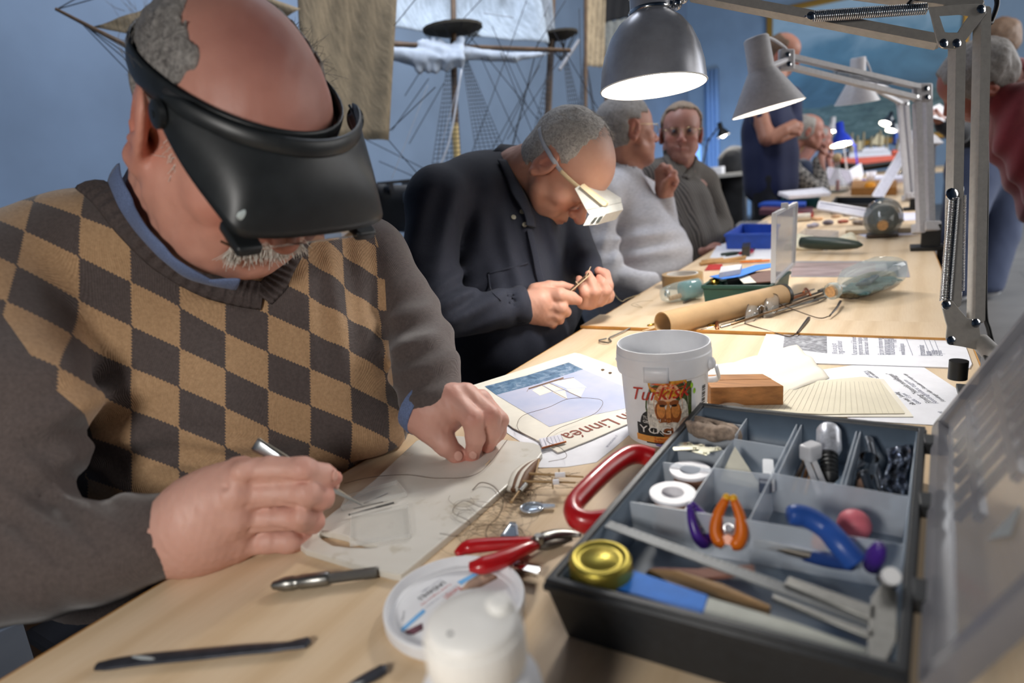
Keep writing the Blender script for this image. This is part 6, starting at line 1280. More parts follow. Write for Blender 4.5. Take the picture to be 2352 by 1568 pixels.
# ------------------------------------------------------------------ toolbox with compartments
HB = .054; ZR = TZ + HB
_c = [T(1244, 1331, ZR), T(1606, 922, ZR), T(2130, 978, ZR), T(2091, 1551, ZR)]   # near-left, far-left, far-right, near-right
def BX(u, v, z=ZR):                                  # u: left to right, v: far to near
    p = (_c[1]*(1-u) + _c[2]*u)*(1-v) + (_c[0]*(1-u) + _c[3]*u)*v; return np.array([p[0], p[1], z])
def BPX(x, y, z=ZR): return T(x, y, z)
tb = empty('toolbox', BX(.5, .5, TZ), 'open black toolbox with clear dividers, red handle and smoky lid', 'toolbox')
M_tb = mat('toolbox_black', '23262A', .45, var=.12, scale=150, bump=.05); M_tbi = mat('toolbox_grey_inside', '6F7F90', .4, var=.05)
def toolbox():
    tp = .035
    def ring(e, z): return [BX(-e, 1+e*.7, z), BX(-e, -e*.7, z), BX(1+e, -e*.7, z), BX(1+e, 1+e*.7, z)]
    mb = MB(); prof = [(-.045, TZ), (-.012, ZR-.012), (-.012, ZR-.010), (.0, ZR-.009), (.0, ZR-.004), (-.006, ZR-.003), (-.006, ZR), (-.03, ZR), (-.034, ZR-.003)]
    V = []; n = len(prof)
    for e, z in prof: V += ring(e, z)
    F = [[j*4+i, j*4+(i+1) % 4, (j+1)*4+(i+1) % 4, (j+1)*4+i] for j in range(n-1) for i in range(4)]
    mb.add(V, F); mb.build('tray_wall', M_tb, tb, bevel=.0012)
    mb = MB(); V = ring(-.034, ZR-.003) + ring(-.05, TZ+.006); mb.add(V, [[i, (i+1) % 4, 4+(i+1) % 4, 4+i] for i in range(4)] + [[4, 5, 6, 7]]); o = mb.build('tray_liner', M_tbi, tb); s_ = o.modifiers.new('t', 'SOLIDIFY'); s_.thickness = .001
    mb = MB(); V = ring(-.045, TZ); mb.add(V, [[0, 1, 2, 3]]); mb.build('tray_bottom', M_tb, tb)
    # dividers: two end points (u, v) each
    def div(a, b, h=.9, t=.0014, name='divider'):
        p, q = BX(*a, ZR-.003), BX(*b, ZR-.003); d = nrm(q-p); w_ = np.cross([0, 0, 1], d)*t; zb = TZ+.007; P = [p+w_/2, q+w_/2, q-w_/2, p-w_/2]; P = [np.array([x[0], x[1], zb]) for x in P]; MB().prism(P, (0, 0, (ZR-.004-zb)*h)).build(name, M_divid, tb)
    L = .04; c1, c2, c3 = .235+.02, .485, .735
    vn = .60                                            # the long wall before the near strip
    div((L, vn+.03), (.965, vn+.0)); div((c1, .04), (c1, vn+.02)); div((c2, .04), (c2, vn+.015)); div((c2+.02, .04), (c2+.02, .37)); div((c3, .04), (c3, .385)); div((c3+.015, .04), (c3+.015, .385))
    for v in (.10, .19, .29, .405): div((L, v), (c1, v-.005))
    div((c1, .20), (c2, .21)); div((c1, .395), (c2, .385)); div((c2, .375), (.965, .39))
    # hinges, handle
    for v in (.1, .44, .78):
        p = BX(1.03, v, ZR-.004); MB().box(p, (.018, .022, .012)).build('hinge', M_tb, tb, bevel=.001); MB().box(p + (.004, 0, .003), (.010, .013, .006)).build('hinge_leaf', mat('hinge_grey', '8C9298', .4), tb)
        MB().cyl(p + (.006, -.018, .002), p + (.006, .018, .002), .004).build('hinge_pin', M_tb, tb)
    P = bez([BPX(1400, 1195, ZR-.012), BPX(1352, 1200, ZR-.012), BPX(1322, 1188, ZR-.010), BPX(1318, 1160, ZR-.008), BPX(1352, 1120, ZR-.006), BPX(1400, 1075, ZR-.006), BPX(1440, 1048, ZR-.006), BPX(1470, 1043, ZR-.008), BPX(1500, 1052, ZR-.012)], 8)
    MB().tube(P, .0085, 12, flat=np.array([0, 0, 1., 1.25])).build('handle', M_redpl, tb, smooth=True)
    # lid
    h0, h1 = BX(1.055, .0, ZR+.0), BX(1.055, 1.0, ZR+.0); hv = nrm(h1-h0); w_ = nrm(np.array([.46, .04, .89])); w_ = nrm(w_ - hv*np.dot(w_, hv)); nn = np.cross(hv, w_); L_ = np.linalg.norm(h1-h0); W_ = .222; A = np.array([hv, w_, nn])
    def Q(a, b, c=0.): return h0 + hv*a*L_ + w_*b*W_ + nn*c
    MB().box(Q(.5, .52), (L_*.96, W_*.94, .0018), A).build('lid_panel', M_lid, tb)
    for a0, b0, a1, b1 in ((0, .0, 1, .0), (0, 1, 1, 1), (0, 0, 0, 1), (1, 0, 1, 1)):
        p, q = Q(a0, b0), Q(a1, b1); d = nrm(q-p); MB().rbox((p+q)/2, (np.linalg.norm(q-p)+.01, .011, .014), np.array([d, np.cross(nn, d), nn]), .003, 2).build('lid_rim', M_lidrib, tb)
    for i in range(1, 7): MB().box(Q(.04+.085*i, .5, -.003), (.008, W_*.88, .005), A).build('lid_rib', M_lidrib, tb)
    for j in range(1, 6): MB().box(Q(.34, j/6, -.003), (L_*.6, .008, .005), A).build('lid_rib', M_lidrib, tb)
    P = [Q(.78, .22, .002), Q(.78, .35, .002), Q(.83, .3, .002)]; MB().prism(P, nn*.0006).build('pale_mark', mat('pale_smear', '9DA3A5', .6), tb)
toolbox()
zb = TZ + .009
# contents ---------------------------------------------------
def spool(px, z, R_, H_, label):
    c = T(*px, z+H_); c = np.array([c[0], c[1], z]); r = empty('thread_spool', c, label, 'spool', 'thread spools in the toolbox'); M_s = mat('white_spool', 'EDEBEF', .4); 
    for h in (0, H_-.003): MB().lathe([(R_*.5, h), (R_, h), (R_, h+.003), (R_*.5, h+.003)], c, (0, 0, 1), 32, False).build('flange', M_s, r, smooth=False)
    MB().lathe([(R_*.5, 0), (R_*.5, H_)], c, (0, 0, 1), 28, False).build('core', M_s, r, smooth=True); MB().lathe([(R_*.8, .003), (R_*.82, H_*.5), (R_*.8, H_-.003)], c, (0, 0, 1), 28, False).build('winding', mat('copper_winding', 'B98A70', .35, .5, var=.2, scale=400, stretch=(1, 1, 30)), r, smooth=True)
spool((1585, 1078), zb, .0195, .033, 'white thread spool in the third small compartment from the near end')
spool((1545, 1130), zb, .0205, .036, 'copper wound white spool in the compartment nearest the ruler')
def rocks():
    _q = np.array([T(x, y, ZR-.01) for x, y in ((1560, 960), (1700, 960), (1560, 1030), (1700, 1030))]); F = Field(_q.min(0)-.03, _q.max(0)+.03, .0022); rg = np.random.default_rng(2)
    for k in range(26): f = k/25; p = T(1585+92*f+rg.uniform(-4, 4), 978+24*f+rg.uniform(-9, 9), ZR-.004+rg.uniform(-.005, .004)); F.ball(p, rg.uniform(.005, .0085), k=.003)
    F.chain([T(1592, 984, ZR-.018), T(1672, 1002, ZR-.018)], [.016, .015], k=.004); F.disp(lambda P: .001*vnoise(P, 420, 3)); V, Fc = F.mesh(1); mkobj('yarn_bundle', V, Fc, mat('grey_brown_yarn', '978474', .85, var=.3, scale=160, bump=.6), None, smooth=True); tag(bpy.data.objects['yarn_bundle'], 'lumpy grey brown yarn bundle in the second small compartment', 'yarn')
rocks()
rg = np.random.default_rng(12)
for k, (x, y, a) in enumerate(((1562, 1020, .3), (1590, 1026, .5), (1612, 1030, .1), (1628, 1034, .7), (1600, 1036, -.2), (1575, 1030, .4))):
    p = T(x, y, ZR-.010+.0012*k); A = np.array([[math.cos(a), math.sin(a), 0], [-math.sin(a), math.cos(a), 0], [0, 0, 1]])
    o = MB(); o.rbox(p, (.026, .008, .0012), A, .002, 2); o.cyl(p + A[0]*.009, p + A[0]*.009 + (0, 0, .002), .0018); o.build('metal_clip', mat('bright_clip', 'C9C7B4', .2, 1.), None, 'small bright metal clip in the third small compartment', 'clip', 'metal clips in the toolbox', at=p)
o = MB(); o.prism([T(1688, 1036, ZR-.012), T(1655, 1105, ZR-.03), T(1745, 1125, ZR-.028)], (0, 0, .006)); o.build('triangle_sheet', mat('yellowish_card', 'C9C5B4', .7), None, 'beige triangular card scrap standing in the middle compartment', 'card', at=T(1688, 1036, zb), bevel=.0006)
o = MB(); A = orient(100, 0); o.rbox(T(1765, 1090, ZR-.018), (.05, .010, .010), A, .002, 2); o.build('eraser', mat('white_eraser', 'DDE0E4', .5), empty('eraser_pen', T(1765, 1090, zb), 'white eraser stick with a dark sleeve beside the card scrap', 'eraser')); MB().rbox(T(1757, 1110, ZR-.018), (.022, .0108, .0108), A, .002, 2).build('sleeve', mat('dark_sleeve', '4A5468', .4), bpy.data.objects['eraser_pen'])
# clamps
def clamp(px, z, s, az, mt, mt2, label):
    c = T(*px, z); A = np.array([[math.cos(az), math.sin(az), 0], [-math.sin(az)*.5, math.cos(az)*.5, .86], [math.sin(az)*.86, -math.cos(az)*.86, .5]]); r = empty('spring_clamp', c - (0, 0, .01), label, 'clamp', 'plastic spring clamps'); L = lambda x, y, zz=0: c + (np.array([x, y, zz])*s) @ A
    for sg in (-1, 1):
        P = bez([L(sg*.004, .026), L(sg*.010, .012), L(sg*.0125, -.004), L(sg*.009, -.014), L(sg*.003, -.018)], 6); MB().tube(P, np.interp(np.linspace(0, 1, len(P)), [0, .4, .8, 1], [.0042*s, .0062*s, .0078*s, .006*s]), 10, flat=np.array([*A[2], 1.1])).build('jaw', mt, r, smooth=True)
        MB().sphere(L(sg*.0035, .028), .0042*s, 10).build('pad', mt2, r, smooth=True)
    MB().lathe([(.005*s, -.006*s), (.005*s, .006*s)], L(0, -.013), A[2], 16).build('pivot', mt, r); MB().tube([L(.0045*math.cos(t), -.002+.0045*math.sin(t)) for t in np.linspace(0, 6, 16)], .0011*s, 6).build('spring', M_chrome, r, smooth=True)
M_or = mat('orange_plastic', 'E0701A', .3); M_yl = mat('yellow_plastic', 'F0B52C', .35); M_pp = mat('purple_plastic', '4B2A8C', .3)
clamp((1674, 1208), ZR-.016, .82, .1, M_or, M_yl, 'orange spring clamp with yellow pads in the toolbox')
clamp((1612, 1212), ZR-.022, .7, 1.2, M_pp, M_pp, 'purple spring clamp beside the orange clamp in the toolbox')
# blue handled pliers
def blue_pliers():
    r = empty('pliers', T(1880, 1230, zb), 'pliers with long curved blue handles in the toolbox', 'pliers'); P = bez([T(1812, 1182, ZR+.004), T(1850, 1186, ZR+.002), T(1895, 1212, ZR-.004), T(1930, 1250, ZR-.010), T(1965, 1290, ZR-.02)], 8)
    MB().tube(P, np.interp(np.linspace(0, 1, len(P)), [0, .1, .5, 1], [.007, .0085, .0085, .0095]), 14).build('handle', M_bluepl, r, smooth=True)
    P = bez([T(1955, 1292, ZR-.022), T(1900, 1285, ZR-.03), T(1830, 1268, ZR-.035), T(1790, 1262, ZR-.038)], 6); MB().tube(P, .006, 10).build('handle', mat('dark_blue_plastic', '24407E', .35), r, smooth=True)
    P = bez([T(1735, 1248, ZR-.033), T(1790, 1258, ZR-.031), T(1850, 1272, ZR-.031), T(1900, 1282, ZR-.031)], 6); MB().tube(P, .004, 8).build('jaw', mat('dull_steel', '6A655E', .5, .8), r, smooth=True)
blue_pliers()
o = MB(); o.lathe([(.0, 0), (.006, .001), (.0065, .018), (.004, .03), (.0, .032)], T(2002, 1302, ZR-.016), nrm(T(2020, 1255, ZR+.01)-T(2002, 1302, ZR-.016)), 16, False); o.build('marker_cap', M_pp, None, 'purple pen cap standing at the near end of the pliers compartment', 'cap', smooth=True, at=T(2002, 1302, zb))
o = MB(); o.sphere(T(1962, 1205, ZR-.022), (.013, .013, .013), 18); o.build('pink_ball', mat('pink_rubber', 'D9707C', .5), None, 'pink rubber ball behind the frosted divider of the toolbox', 'ball', smooth=True, at=T(1962, 1205, zb))
o = MB(); o.lathe([(.005, 0), (.006, .004), (.0055, .014), (0, .016)], T(1880, 1262, ZR-.03), (0.1, .2, 1), 14, False); o.build('orange_stopper', M_or, None, 'small orange cap beside the blue plier handle', 'cap', smooth=True, at=T(1880, 1262, zb))
# pens and brushes
def penlike(a, b, za, zb_, prof, label, name, cat, mt, group=None, cap=None):
    p, q = T(*a, za), T(*b, zb_); L_ = np.linalg.norm(q-p); r = empty(name, q, label, cat, group); MB().lathe([(rr, h*L_) for rr, h in prof], p, q-p, 18).build('barrel', mt, r, smooth=False)
    if cap: MB().lathe([(rr, h*L_) for rr, h in cap[0]], p, q-p, 18).build('cap', cap[1], r)
    return r
penlike((1903, 980), (1905, 1110), ZR-.002, ZR-.035, [(.0, .0), (.009, .01), (.0115, .08), (.0118, .4), (.009, .5)], 'correction pen with a clear barrel and ribbed black grip in the toolbox', 'correction_pen', 'pen', mat('silver_print_plastic', 'B9BCC4', .3, .3, var=.15, scale=200), cap=([(.0085, .48)] + [(.0072 + (.0012 if k % 2 else 0), .5+.035*k) for k in range(12)] + [(.004, .98), (.002, 1)], M_blackpl))
r = empty('plastic_brush', T(1860, 1030, zb), 'clear plastic headed brush with two white legs in the toolbox', 'brush'); MB().rbox(T(1862, 1036, ZR-.010), (.02, .014, .016), orient(60, 0), .003, 2).build('head', mat('milky_plastic', 'C9C9CC', .3), r, bevel=.001)
for a, b in (((1852, 1055), (1882, 1135)), ((1868, 1055), (1900, 1130))): MB().cyl(T(*a, ZR-.018), T(*b, ZR-.035), .0028).build('leg', mat('milky_plastic', 'C9C9CC', .3), r)
for k, (a, b, m_, l) in enumerate((((1855, 1040), (1822, 1125), 'C3A06E', 'pale wooden stick'), ((1862, 1050), (1838, 1130), '6A4A30', 'dark brown stick'), ((1848, 1060), (1816, 1120), '3E332B', 'black stick'), ((1870, 1060), (1850, 1135), 'B58A58', 'tan wooden stick'))):
    o = MB(); o.cyl(T(*a, ZR-.02), T(*b, ZR-.04), .0018); o.build('craft_stick', mat('stick_'+m_, m_, .6), None, l + ' in the pen compartment of the toolbox', 'stick', at=T(*b, zb))
for a, b, l in (((1996, 1005), (2035, 1165), 'long dark file in the far right compartment of the toolbox'), ((1983, 1080), (2010, 1160), 'shorter grey file beside the long dark file')):
    o = MB(); p, q = T(*a, ZR-.006), T(*b, ZR-.038); d = nrm(q-p); o.tube(bez([p, p*.5+q*.5, q], 4), .0022, 8, flat=np.array([*np.cross(d, RW[:, 2]), 2.])); o.build('file', mat('dark_file_steel', '4B5058', .4, .8), None, l, 'file', smooth=True, at=q)
def foil_bag():
    def g(u, v): x = 2035+52*u+6*math.sin(v*7); y = 1030+110*v-10*u; return T(x, y, ZR-.012-.02*v + .006*math.sin(u*13+v*9)*math.sin(v*11))
    o = MB(); o.grid(g, 14, 16, thick=.002); ob = o.build('plastic_bag', mat('crinkled_foil', 'A5ACBA', .15, .85, var=.35, scale=90), None, 'crinkled silvery bag in the far right compartment of the toolbox', 'bag', angle=.1)
foil_bag()
def tube_clear():
    r = empty('plastic_vial', T(1985, 1110, zb), 'clear plastic vial with brown contents in the far right compartment', 'vial'); MB().lathe([(.0, 0), (.007, .002), (.008, .03), (.008, .045)], T(1975, 1130, ZR-.04), T(1990, 1075, ZR-.01)-T(1975, 1130, ZR-.04), 18, False).build('tube', M_clear, r, smooth=True); MB().cyl(T(1978, 1128, ZR-.036), T(1988, 1090, ZR-.016), .0055).build('contents', mat('tan_contents', '9B7B68', .7), r)
tube_clear()
# near strip: jar lid, blue card, ruler, caliper, wood
def jar():
    c = T(1378, 1278, ZR+.006); c = np.array([c[0], c[1], zb]); r = empty('jar', c, 'small glass jar with a gold metal lid in the near corner of the toolbox', 'jar'); R_ = .0228; H_ = ZR+.006-zb; M_g = mat('gold_lid', 'B9A84C', .38, .85, var=.05)
    MB().lathe([(0, 0), (R_*.9, 0), (R_*.96, .004), (R_*.96, H_-.014), (R_*.85, H_-.01)], c, (0, 0, 1), 36, False).build('glass', mat('greenish_glass', '9FB071', .05, trans=.7, var=0), r, smooth=True)
    MB().lathe([(R_*1.01, H_-.014), (R_*1.02, H_-.012), (R_*1.01, H_-.003), (R_*.95, H_), (R_*.80, H_+.0005), (R_*.76, H_-.0012), (R_*.62, H_-.0015), (R_*.58, H_-.0003), (0, H_)], c, (0, 0, 1), 40, False).build('lid', M_g, r, smooth=True)
jar()
def slab(name, px, z, t, label, cat, mt, bevel=.0004):
    P = [T(x, y, z) for x, y in px]; o = MB(); o.prism(P, (0, 0, -t)); return o.build(name, mt, None, label, cat, at=np.mean(P, 0)-(0, 0, t), bevel=bevel)
slab('sandpaper_strip', [(1410, 1350), (1447, 1306), (1626, 1366), (1612, 1412)], ZR-.006, .002, 'bright blue card strip in the near compartment of the toolbox', 'card', mat('bright_blue_card', '2F7FE0', .6))
slab('grey_card', [(1614, 1410), (1627, 1370), (1830, 1430), (2000, 1490), (2030, 1545), (1980, 1538), (1800, 1480)], ZR-.007, .002, 'pale grey card strip joining the blue card in the toolbox', 'card', mat('pale_card', 'C6C8BE', .7))
slab('wood_offcut', [(1490, 1306), (1560, 1310), (1660, 1340), (1770, 1390), (1765, 1412), (1650, 1372), (1540, 1340)], ZR-.016, .006, 'pale carved wood offcut under the steel ruler in the toolbox', 'wood piece', mat('offcut_wood', 'B08B5E', .6, var=.15, scale=30))
slab('leather_scrap', [(1483, 1312), (1500, 1302), (1600, 1305), (1730, 1295), (1735, 1312), (1600, 1330)], ZR-.02, .003, 'brown leather scrap under the steel ruler in the toolbox', 'leather', mat('brown_leather', '8B5F50', .7))
rl = empty('steel_ruler', T(1650, 1280, ZR-.01), 'long steel ruler lying across the near compartment of the toolbox', 'ruler'); P = [T(x, y, ZR-.004) for x, y in ((1366, 1200), (1388, 1190), (2000, 1408), (2005, 1440))]; MB().prism(P, (0, 0, -.0012)).build('blade', mat('dull_ruler', '77797A', .55, .7), rl); o = None
for k in range(40): f = (k+1)/42; a, b = T(1388+612*f, 1190+218*f, ZR-.0038), T(1366+639*f, 1200+240*f, ZR-.0038); MB().prism([a, a*.75+b*.25 if k % 5 else a*.55+b*.45, (a*.75+b*.25 if k % 5 else a*.55+b*.45) + (.0003, 0, 0), a + (.0003, 0, 0)], (0, 0, .0001)).build('tick', M_ink, rl)
def caliper():
    r = empty('caliper', T(1950, 1450, ZR-.008), 'steel vernier caliper at the near right corner of the toolbox', 'caliper'); z = ZR-.002
    for px, t, n in (([(1772, 1372), (1776, 1362), (2010, 1450), (2005, 1466)], .003, 'beam'), ([(1800, 1340), (1812, 1322), (2012, 1392), (2010, 1424)], .004, 'slider'), ([(2000, 1370), (2030, 1330), (2062, 1360), (2060, 1470), (2035, 1520), (1990, 1505), (1995, 1440)], .005, 'jaw')): P = [T(x, y, z) for x, y in px]; MB().prism(P, (0, 0, -t)).build(n, M_steel2, r, bevel=.0006)
    MB().cyl(T(2040, 1330, z-.002), T(2048, 1322, z+.012), .0055).build('lock_screw', mat('white_knob', 'E6E6E6', .3), r); MB().cyl(T(2034, 1338, z-.004), T(2040, 1330, z-.001), .0065).build('lock_collar', M_blackpl, r)
caliper()
# ------------------------------------------------------------------ second table and beyond
ZL = TZ
def cardtube():
    a, b = T(1522, 745, TZ+.0265), T(1800, 678, TZ+.0245); r = empty('cardboard_tube', (a+b)/2-(0, 0, .026), 'brown cardboard tube with a black end cap lying across the second table', 'tube'); ax = b-a; L_ = np.linalg.norm(ax); M_c = mat('kraft_card', 'B4946C', .7, var=.05, scale=20, stretch=(1, 1, 1))
    MB().lathe([(.0235, 0), (.0255, 0), (.0255, L_*.985), (.0235, L_*.985), (.0235, 0)], a, ax, 36, False).build('tube_wall', M_c, r, angle=.8); MB().lathe([(0, L_*.975), (.0265, L_*.975), (.0265, L_*1.0), (.024, L_*1.004), (0, L_*1.004)], a, ax, 36, False).build('end_cap', M_blackpl, r, angle=.8)
cardtube()
def rod(px, z0, z1, r, label, mt, name='rod', cat='rod', bend=None, group=None):
    P = [T(px[0][0], px[0][1], z0)] + [T(x, y, z0+(z1-z0)*(i+1)/(len(px)-1)) for i, (x, y) in enumerate(px[1:])]; o = MB(); o.tube(P if len(P) < 3 else bez(P, 4), r, 7); return o.build(name, mt, None, label, cat, group, smooth=True, at=P[0])
z = TZ+.008
rod([(1488, 748), (1534, 737), (1600, 722)], TZ+.007, TZ+.012, .003, 'thick brass brush handle poking out of the cardboard tube', mat('brass', 'C9A24B', .25, 1.), 'brush_handle', 'brush')
rod([(1505, 742), (1530, 732), (1600, 715)], TZ+.012, TZ+.014, .0035, 'silver ferruled brush poking out of the cardboard tube', M_steel2, 'brush_handle', 'brush')
rod([(1476, 760), (1526, 747), (1600, 728)], TZ+.004, TZ+.01, .0018, 'thin pale stick poking lowest out of the cardboard tube', mat('pale_strip', 'CDB592', .5), 'stick', 'stick')
rod([(1560, 762), (1640, 737), (1720, 716), (1850, 675)], TZ+.005, TZ+.006, .0034, 'thick copper rod lying in front of the cardboard tube', M_copper)
rod([(1567, 749), (1563, 757), (1568, 766)], TZ+.006, TZ+.006, .0038, 'short bent copper end resting on the thick copper rod', M_copper, 'hook_end', 'hook')
rod([(1647, 734), (1646, 748), (1648, 757)], TZ+.010, TZ+.006, .004, 'short upright copper piece in the middle of the rod bundle', M_copper, 'hook_end', 'hook')
rod([(1615, 737), (1628, 746), (1648, 748)], TZ+.008, TZ+.008, .0028, 'short brass rod bent beside the copper pieces', M_brass, 'hook_end', 'hook')
for k, (a, b, l, m_, rr) in enumerate((((1610, 758), (1880, 690), 'bright steel rod nearest the eyeglasses', M_chrome, .002), ((1655, 752), (1895, 682), 'steel rod with a looped end behind the eyeglasses', M_steel2, .0028), ((1600, 742), (1870, 664), 'thin steel rod along the back of the bundle', M_steel2, .0018), ((1690, 736), (1890, 668), 'dark steel rod crossing above the bundle', mat('dark_steel', '54504A', .35, .9), .0026), ((1680, 745), (1888, 676), 'brown steel rod in the middle of the bundle', mat('brown_steel', '7A6248', .35, .9), .0022), ((1700, 720), (1856, 672), 'short copper wire on top of the bundle', M_copper, .002))): rod([a, b], TZ+.005+.002*k, TZ+.006+.002*k, rr, l, m_)
P = [T(x, y, TZ+.014) for x, y in ((1845, 672), (1850, 662), (1857, 668), (1862, 678))]; o = MB(); o.tube(bez(P, 4), .0028, 6); o.build('hook_end', M_copper, None, 'hooked copper end at the far end of the rod bundle', 'hook', smooth=True, at=P[0])
P = [T(x, y, TZ+.012) for x, y in ((1870, 684), (1888, 676), (1896, 668), (1893, 663), (1880, 668))]; o = MB(); o.tube(bez(P, 4), .0028, 6); o.build('loop_end', mat('dark_steel', '54504A', .35, .9), None, 'looped dark steel end beside the bottle cork', 'hook', smooth=True, at=P[0])
P = [T(x, y, TZ+.004) for x, y in ((1500, 731), (1450, 752), (1400, 775), (1398, 778), (1404, 783), (1398, 787), (1377, 784), (1376, 781), (1393, 777))]; o = MB(); o.tube(P, .0016, 7); o.build('wire_hook', M_steel2, None, 'long steel wire with a bent triangular hook at the left end', 'hook', smooth=True, at=P[0])
# eyeglasses
def eyeglasses():
    r = empty('eyeglasses', T(1760, 735), 'thin framed eyeglasses with dark temple tips lying on the table', 'glasses'); M_f = mat('bronze_wire', '5B4A3C', .3, 1.); M_t = mat('temple_tip', '2E211C', .35)
    z0 = TZ+.004
    def lens(px, n='lens'):
        P = [T(x, y, z0) + (0, 0, h) for x, y, h in px]; Pb = bez(P + [P[0]], 5)[:-1]; mb = MB(); mb.add(np.array(Pb), [list(range(len(Pb)))]); o = mb.build(n, clear_sheet('spectacle_sheet', 'C8C2B8', .22, .04), r); s_ = o.modifiers.new('t', 'SOLIDIFY'); s_.thickness = .0015; MB().tube(Pb, .0009, 6, closed=True).build('rim', M_f, r, smooth=True)
    lens([(1711, 745, .0), (1728, 742, .0), (1743, 727, .012), (1738, 722, .024), (1723, 726, .03), (1713, 735, .018)])
    lens([(1752, 732, .0), (1778, 723, .0), (1789, 716, .012), (1786, 712, .032), (1768, 713, .036), (1755, 722, .022)])
    MB().tube([T(1740, 732, z0)+(0, 0, .02), T(1748, 727, z0)+(0, 0, .025), T(1756, 727, z0)+(0, 0, .02)], .0012, 6).build('bridge', M_chrome, r, smooth=True)
    for x, y in ((1744, 729), (1760, 724)): MB().sphere(T(x, y, z0)+(0, 0, .014), (.003, .004, .006), 10).build('nose_pad', M_clear, r, smooth=True)
    for px, tip in (([(1710, 747, .004), (1760, 760, .002), (1810, 772, .0), (1830, 770, .004)], [(1830, 770, .004), (1848, 748, .006), (1858, 734, .004)]), ([(1790, 716, .018), (1830, 722, .008), (1880, 730, .0), (1905, 728, .002)], [(1905, 728, .002), (1922, 712, .006), (1930, 698, .006)])):
        P = bez([T(x, y, z0)+(0, 0, h) for x, y, h in px], 5); MB().tube(P, .0011, 6).build('temple', M_f, r, smooth=True); Q_ = bez([T(x, y, z0)+(0, 0, h) for x, y, h in tip], 5); MB().tube(Q_, np.linspace(.0016, .003, len(Q_)), 8).build('temple_tip', M_t, r, smooth=True)
eyeglasses()
# glass bottle with a ship model inside, on a rope ring
def bottle_ship():
    M_bg = glassy('bottle_glass', 'DDEBE8', .02, 1.2, .95); r = empty('bottle', T(1975, 660), 'clear glass bottle with a cork lying on a rope rest on the second table', 'bottle'); a, b = T(1920, 665, TZ+.035), T(2030, 622, TZ+.048); ax = nrm(b-a); L_ = .205; W_ = .045
    A = np.array(frame(ax)); s_ = nrm(np.cross([0, 0, 1], ax)); u_ = np.cross(ax, s_); prof = [(.013, -.018, 1), (.0165, -.018, 1), (.0165, .0, 1), (.0145, .004, 1), (.0145, .022, 1), (.03, .045, 1.15), (.043, .075, 1.25), (.046, .12, 1.28), (.045, L_-.02, 1.28), (.040, L_-.004, 1.25), (.02, L_, 1.2), (.002, L_-.002, 1.2)]
    mb = MB(); n = 36; V = []
    for rr, h, f in prof:
        for i in range(n): t = 2*PI*i/n; e = .72 if f > 1.1 else 1; cx, sx = math.copysign(abs(math.cos(t))**e, math.cos(t)), math.copysign(abs(math.sin(t))**e, math.sin(t)); V.append(a + ax*h + s_*rr*f*.8*cx + u_*rr*sx*(.72 if f > 1.1 else 1))
    m_ = len(prof); mb.add(V, [[j*n+i, j*n+(i+1) % n, (j+1)*n+(i+1) % n, (j+1)*n+i] for j in range(m_-1) for i in range(n)]); mb.build('glass', clear_sheet('bottle_sheet', 'BCD0CF', .3, .03), r, smooth=True)
    MB().lathe([(.0, -.021), (.0118, -.021), (.0125, .004), (0, .004)], a, ax, 24, False).build('cork', mat('cork', 'C4996A', .8, var=.15, scale=150), r, angle=.5)
    MB().lathe([(.0172, -.019), (.0185, -.015), (.0185, -.008), (.0168, -.003)], a, ax, 28, False).build('lip_ring', clear_sheet('bottle_lip', 'BFCFCE', .55, .05), r, smooth=True)
    # painted sea and small hull inside
    sea = MB(); sea.grid(lambda i, j: a + ax*(.05+.14*i) + s_*(.035*(2*j-1)) - u_*(.017 + .003*math.sin(i*20+j*9)), 14, 6, thick=.004); sea.build('sea_putty', mat('sea_putty', '3B5658', .5, var=.35, scale=120), r, smooth=True)
    F = Field(a + ax*.11 - .07, a + ax*.11 + .07, .003); F.chain([a+ax*.075-u_*.008, a+ax*.11-u_*.012, a+ax*.15-u_*.006], [.004, .009, .005], k=.004); V, Fc = F.mesh(1); mkobj('ship_hull', V, Fc, mat('tiny_hull', '2B3C55', .5), r, smooth=True)
    P = [T(x, y, TZ+.010) for x, y in ((1925, 672), (1960, 677), (2000, 668), (2035, 652), (2048, 642))]; MB().tube(bez(P, 8), .008 + .0012*np.sin(np.arange(33)*2.1), 10).build('rope_rest', mat('rope', '6E6553', .85, var=.3, scale=250), r, smooth=True)
    P = [T(x, y, TZ+.010) for x, y in ((1925, 672), (1950, 650), (2000, 632), (2048, 630), (2048, 642))]; MB().tube(bez(P, 8), .008, 10).build('rope_rest', mat('rope', '6E6553', .85, var=.3, scale=250), r, smooth=True)
bottle_ship()
def photo_strip():
    r = empty('laminated_photo', T(1950, 620), 'long laminated photograph strip lying behind the green box', 'photo'); px = [(1818, 600), (2082, 600), (2090, 637), (1816, 636)]; P, up = flat(px, TZ, .001); MB().prism(P, up).build('sheet', mat('laminate', 'A7A2A6', .2, var=.05), r)
    t = NT('photo_mauve'); t.base(t.ramp(t.noise(t.coord((1, 3, 1)), 8, 4, .6), [(.3, '8C7674'), (.6, 'B3A09E'), (.8, '94908F')])); t.set(Roughness=.25); ink(r, [(1820, 603), (2010, 603), (2012, 634), (1818, 633)], TZ+.0012, t.m, 'photo'); ink(r, [(2035, 603), (2060, 603), (2066, 634), (2040, 634)], TZ+.0012, mat('photo_dark', '4B4B58', .3, var=.3, scale=90), 'photo')
photo_strip()
